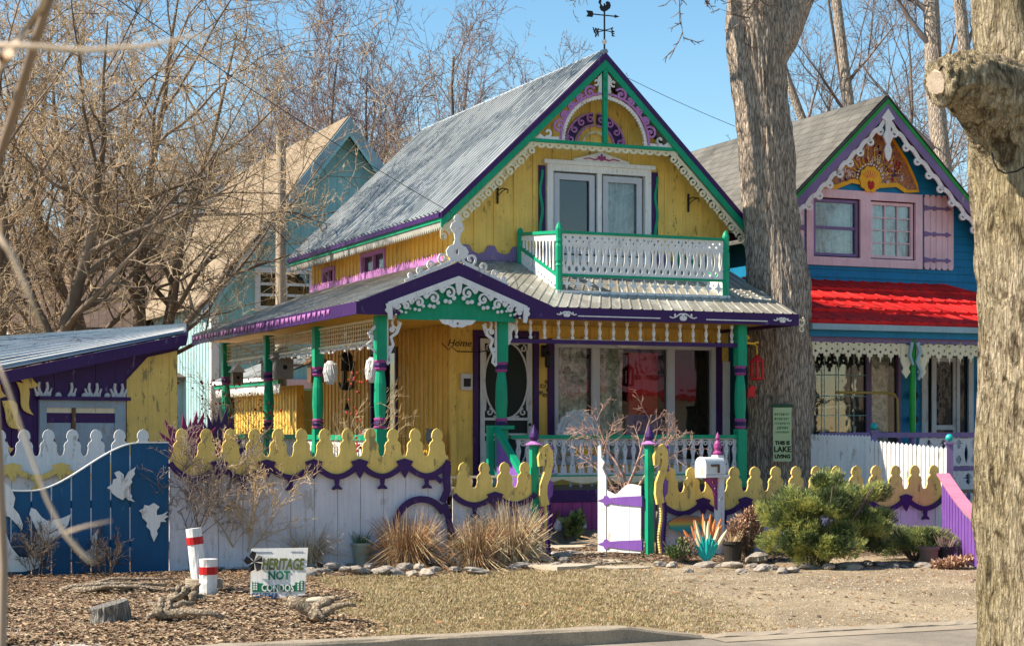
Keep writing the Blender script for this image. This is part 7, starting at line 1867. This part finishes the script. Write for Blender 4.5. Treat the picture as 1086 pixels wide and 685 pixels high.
drift('tangled roots and vines heaped below the blue fence', 118, 632, [(rr2.uniform(-.5, .1), rr2.uniform(-.1, .2), .05, rr2.uniform(.1, .75), rr2.uniform(-.15, .15), rr2.uniform(.02, .16), rr2.uniform(.014, .035), .008) for _ in range(16)], 3, 'root_tangle')
drift('brown split root clump left of the driftwood log', 195, 645, [(rr2.uniform(-.15, .1), rr2.uniform(-.1, .1), .05, rr2.uniform(-.2, .2), rr2.uniform(-.1, .1), rr2.uniform(.05, .2), .04, .012) for _ in range(9)], 4, 'root_clump')
p = gp_(342, 652); t = thing('flat_stone', 'pale flat stone resting on the gnarled driftwood', 'stone', p+Vector((-.02, -.03, .10))); MB().ball((0, 0, 0), .1, 12, (1.15, .6, .28), .05, random.Random(3)).build('stone', m_conc('pale_stone', (.36, .33, .24), (.50, .46, .36)), t, smooth=True)
p = gp_(118, 664); t = thing('tree_stump', 'short grey weathered stump lying in the wood chips', 'stump', p); t.rotation_euler = (R(4), R(-5), 0); MB().tube([(0, 0, -.03), (0, 0, .03), (.01, 0, .10), (0, 0, .165)], [.17, .155, .15, .158], 40, wob=.07, rng=random.Random(2)).build('stump', m_bark('weathered_stump', (.07, .06, .05), (.34, .31, .27), (30, 30, 6), 1.0, bd=.03), t)
# pots
def pot(px, py, r_, h, m_, label, plant=None):
    p = gp_(px, py); t = thing('flower_pot', label, 'plant pot', p)
    MB().lathe((0, 0, 0), [(r_*.78, 0), (r_*.95, h*.85), (r_*1.08, h*.86), (r_*1.08, h), (r_*.95, h), (r_*.9, h*.9), (0, h*.88)], 18).build('pot', m_, t, smooth=False)
    MB().lathe((0, 0, 0), [(r_*.9, h*.89), (r_*.5, h*.93), (0, h*.94)], 12).build('soil', DARK, t)
    if plant:
        r = random.Random(int(px)); mb = MB()
        for i in range(60):
            a = r.uniform(0, 6.28); l = r.uniform(.05, .16); b = r_*.7*r.random(); mb.tube([(b*math.cos(a), b*math.sin(a), h*.9), ((b+l*.5)*math.cos(a), (b+l*.5)*math.sin(a), h*.9+l)], [.004, .002], 3)
        mb.build('plant', plant, t)
CEL = paint('celadon_pot', (.30, .31, .24), grain=False, rough=.5); DKP = paint('dark_plastic_pot', (.035, .033, .03), grain=False, rough=.5)
pot(384, 602, .115, .25, CEL, 'pale green grey pot left of the rust brown grass clump', GRE)
pot(491, 603, .10, .22, TIMB, 'dull brown pot with green shoots under the low fence', GRE)
pot(777, 596, .12, .24, DKP, 'dark plastic pot in front of the dried hydrangea', TW_T)
pot(985, 599, .115, .22, TERR, 'tan brown plastic pot beside the low conifer', None)
pot(1003, 598, .11, .21, DKP, 'darker pot holding a dry twiggy plant by the leaf heap', TW_R)
# gnomes on the sill timber
def gnome(u, lab):
    p = Vector(YO)+UX*u+VX*(PV-.16)+Vector((0, 0, .17)); t = thing('garden_gnome', lab, 'gnome', p, YAW)
    MB().lathe((0, 0, 0), [(.05, 0), (.065, .03), (.06, .09), (.035, .13)], 10).build('robe', GREYW, t)
    MB().ball((0, -.012, .15), .038, 10).build('head', m_plain('skin_glaze', (.62, .42, .30)), t)
    MB().lathe((0, -.03, .05), [(.005, 0), (.035, .05), (.038, .10), (.01, .11)], 8, ).build('beard', WHT, t)
    MB().lathe((0, -.01, .17), [(.045, 0), (.035, .04), (.012, .11), (0, .14)], 10).build('pointed_hat', BRN, t)
gnome(-1.72, 'left garden gnome with brown pointed hat on the timber under the porch'); gnome(-1.36, 'right garden gnome with brown pointed hat on the timber under the porch')
leafy('green_plant', 'green shoots between the two gnomes under the porch', Vector(YO)+UX*-1.54+VX*(PV-.3)+Vector((0, 0, .0)), (.22, .15, .5), 260, .12, [('foliage', DG), ('light_foliage', MG)], 31, 'plant', lobes=4, zc=.5, stem=False)
# magenta and purple cut out plants behind the tall fence
def cutplant(px, py0, py1, w_, d, lab, mat, seed):
    p = P(px, 455, d); p.z = 0; t = thing('cutout_plant', lab, 'ornament', p, YAW); r = random.Random(seed)
    z1 = EYE+(HY-py1)/FPX*d; mb = MB(); g = [[stroke([(0, 0), (.02, z1*.6), (0, z1*.8)], .07, .05)]]
    for i in range(13):
        a = R(-75+150*i/12+r.uniform(-6, 6)); z0 = z1*.62; L = (z1-z0)*r.uniform(.85, 1.1); c = (math.sin(a)*L*.55*w_, z0+math.cos(a)*L*.55)
        q = [(math.sin(a)*0, z0), (c[0]+.06*math.cos(a), c[1]-.06*math.sin(a)), (math.sin(a)*L*w_, z0+math.cos(a)*L), (c[0]-.06*math.cos(a), c[1]+.06*math.sin(a))]; g.append([q])
    fret(mb, g, .02); mb.build('cutout', mat, t)
cutplant(200, 500, 436, .75, 22.5, 'magenta cut out plant standing behind the left end of the tall fence', CMAG, 1)
cutplant(232, 500, 434, .55, 23.0, 'dark purple cut out plant right of the magenta one behind the tall fence', CPUR, 2)
# climbing rose stems with red hips at the left porch posts
HIP = m_plain('rose_hip', (.45, .05, .03), .4)
def vine(p, lab, seed, h, n, spread):
    t = shrub('rose_bush', lab, p, seed, n, h, spread, .007, TW_G, TW_T, 'rose bush'); r = random.Random(seed); mb = MB()
    for i in range(38):
        a = r.uniform(0, 6.28); z = h*r.uniform(.45, 1.15); b = spread*z*r.random()*.8; mb.ball((b*math.cos(a), b*math.sin(a), z), r.uniform(.012, .022), 5)
    mb.build('hips', HIP, t)
vine(gz0(212, 27), 'bare rose bush with red hips left of the farthest porch post', 81, 2.0, 9, .25)
vine(Vector(YO)+UX*(PL-.3)+VX*5.2, 'bare rose bush with red hips by the farthest porch post', 82, 2.1, 8, .25)
vine(Vector(YO)+UX*(PL-.25)+VX*3.0, 'bare rose bush with red hips by the second left porch post', 83, 2.0, 8, .25)
vine(Vector(YO)+UX*(PL-.25)+VX*-1.8, 'thin bare rose stems climbing the front corner porch post', 84, 2.0, 4, .12)

# ================================================================== house across the street (seen mirrored in the porch windows)
def neighbour(loc, label, wm, rm, name):
    X = thing(name, label, 'house', loc, YAW+math.pi); z = 0; w = MB().box((-6, .02, 0), (6, 8, 5.2))
    while z < 5.1: w.box((-6.02, 0, z), (6.02, .02, z+.16)); z += .2
    w.build('wall', wm, X)
    for x in (-4.4, -1.5, 1.0, 3.8):
        for z0 in (.9, 3.3): win(X, FRONT(x, -.01, z0), 1.0, 1.4, BLKI, t=.08, nx=2, ny=2, pane=DGLASS, back=False, outer=.05)
    MB().box((-6.4, -2.4, 2.75), (2, -.01, 2.9)).build('porch_roof', rm, X)
    slab(MB(), [(-6.5, -.5, 5.1), (6.5, -.5, 5.1), (6.5, 4, 8), (-6.5, 4, 8)], .1).build('front_roof_slope', TIMB, X)
    slab(MB(), [(-6.5, 4.01, 8), (6.5, 4.01, 8), (6.5, 8.5, 5.1), (-6.5, 8.5, 5.1)], .1).build('rear_roof_slope', TIMB, X)
neighbour((27.5, 2.5, 0), 'white clapboard house with a red porch roof across the street, mirrored in the porch windows', WHT, RED, 'white_house')
neighbour((43, -2, 0), 'grey clapboard house with a dark roof across the street beyond the white one', CLAY, TIMB, 'grey_house')
neighbour((57, 8, 0), 'green grey house across the street farthest to the right', TIMB, BRN, 'green_house')
mb = MB(); mb.poly([wst(-600, -600, -.02), wst(800, -600, -.02), wst(800, 2, -.02), wst(-600, 2, -.02)]); tag(mb.build('verge', m_plain('winter_lawn', (.26, .22, .12), .95)), kind='structure')
rg = random.Random(31)
for k, (x_, y_) in enumerate(((16, 4), (21, -3), (24, 12), (33, 8), (37, 2), (46, 8), (50, -6), (30, -10), (60, -2))):
    o = copy_tree(src[k % 4]); o.location = (x_, y_, 0); o.rotation_euler = (0, 0, rg.uniform(0, 6)); sc_ = rg.uniform(.6, .9); o.scale = (sc_, sc_, sc_)
    o['label'] = 'bare tree standing across the street, mirrored in the windows'; o['group'] = 'bare trees across the street'

# ================================================================== utility pole, cables
pp_ = gz0(298, 37); t = thing('utility_pole', 'weathered wooden utility pole standing before the aqua gable', 'utility pole', pp_)
WP = m_bark('pole_wood', (.22, .17, .12), (.42, .34, .26), (20, 20, 1.0), .4, bd=.01)
MB().tube([(0, 0, 0), (0, 0, 7.6)], [.13, .10], 14).build('pole', WP, t)
def cable(lab, a, b, sag, r_=.008, n=24):
    a = Vector(a); b = Vector(b); t = thing('overhead_cable', lab, 'cable', a); mb = MB()
    mb.tube([(b-a)*(i/n)-Vector((0, 0, sag*4*(i/n)*(1-i/n))) for i in range(n+1)], r_, 5); mb.build('wire', BLKI, t)
cable('black service cable running down to the eave corner of the yellow house', P(-60, -130, 15), P(479, 226, 25.4), .10, .005)
cable('thin cable in the sky between the yellow house peak and the maple', P(640, 70, 45), P(1000, 205, 45), .3, .007)
cable('thin cable crossing the sky at upper left', P(-40, 100, 37), pp_+Vector((0, 0, 7.1)), .2, .012)

# ================================================================== camera, light, world
cam = bpy.data.cameras.new('camera'); co = bpy.data.objects.new('camera', cam); C.objects.link(co)
co.location = (0, 0, EYE); co.rotation_euler = (R(90), 0, 0)
cam.sensor_width = 36; cam.sensor_fit = 'HORIZONTAL'; cam.lens = FPX/1086*36; cam.shift_y = 112.5/1086; cam.clip_end = 3000; cam.clip_start = .1
cam.dof.use_dof = True; cam.dof.focus_distance = 25; cam.dof.aperture_fstop = 7
scene.camera = co
S = Vector((-.94, -.17, .93)); S.normalize()
sun = bpy.data.lights.new('sun', 'SUN'); sun.energy = 5.0; sun.angle = R(.53); sun.color = (1, .89, .73)
so = bpy.data.objects.new('sun', sun); C.objects.link(so); so.rotation_euler = S.to_track_quat('Z', 'Y').to_euler(); so.location = (-20, 0, 20)
w = bpy.data.worlds.new('World'); scene.world = w; w.use_nodes = True; nt = w.node_tree
bgd = nt.nodes['Background']; sk = nt.nodes.new('ShaderNodeTexSky'); sk.sky_type = 'NISHITA'; sk.sun_disc = False
el = math.asin(S.z); sk.sun_elevation = el; sk.sun_rotation = math.atan2(S.x, S.y); sk.air_density = 1.15; sk.dust_density = .05; sk.ozone_density = 2.0; sk.altitude = 200
hs_ = nt.nodes.new('ShaderNodeHueSaturation'); hs_.inputs['Saturation'].default_value = 1.22; hs_.inputs['Hue'].default_value = .492; nt.links.new(sk.outputs[0], hs_.inputs['Color']); nt.links.new(hs_.outputs[0], bgd.inputs[0]); bgd.inputs[1].default_value = .088
vs_ = scene.view_settings; vs_.view_transform = 'Standard'; vs_.look = 'None'; vs_.gamma = 1; vs_.exposure = 1.04; vs_.use_curve_mapping = False
scene.render.engine = 'CYCLES'; scene.cycles.max_bounces = 6; scene.cycles.transparent_max_bounces = 12
scene.render.resolution_x = 1024; scene.render.resolution_y = 645
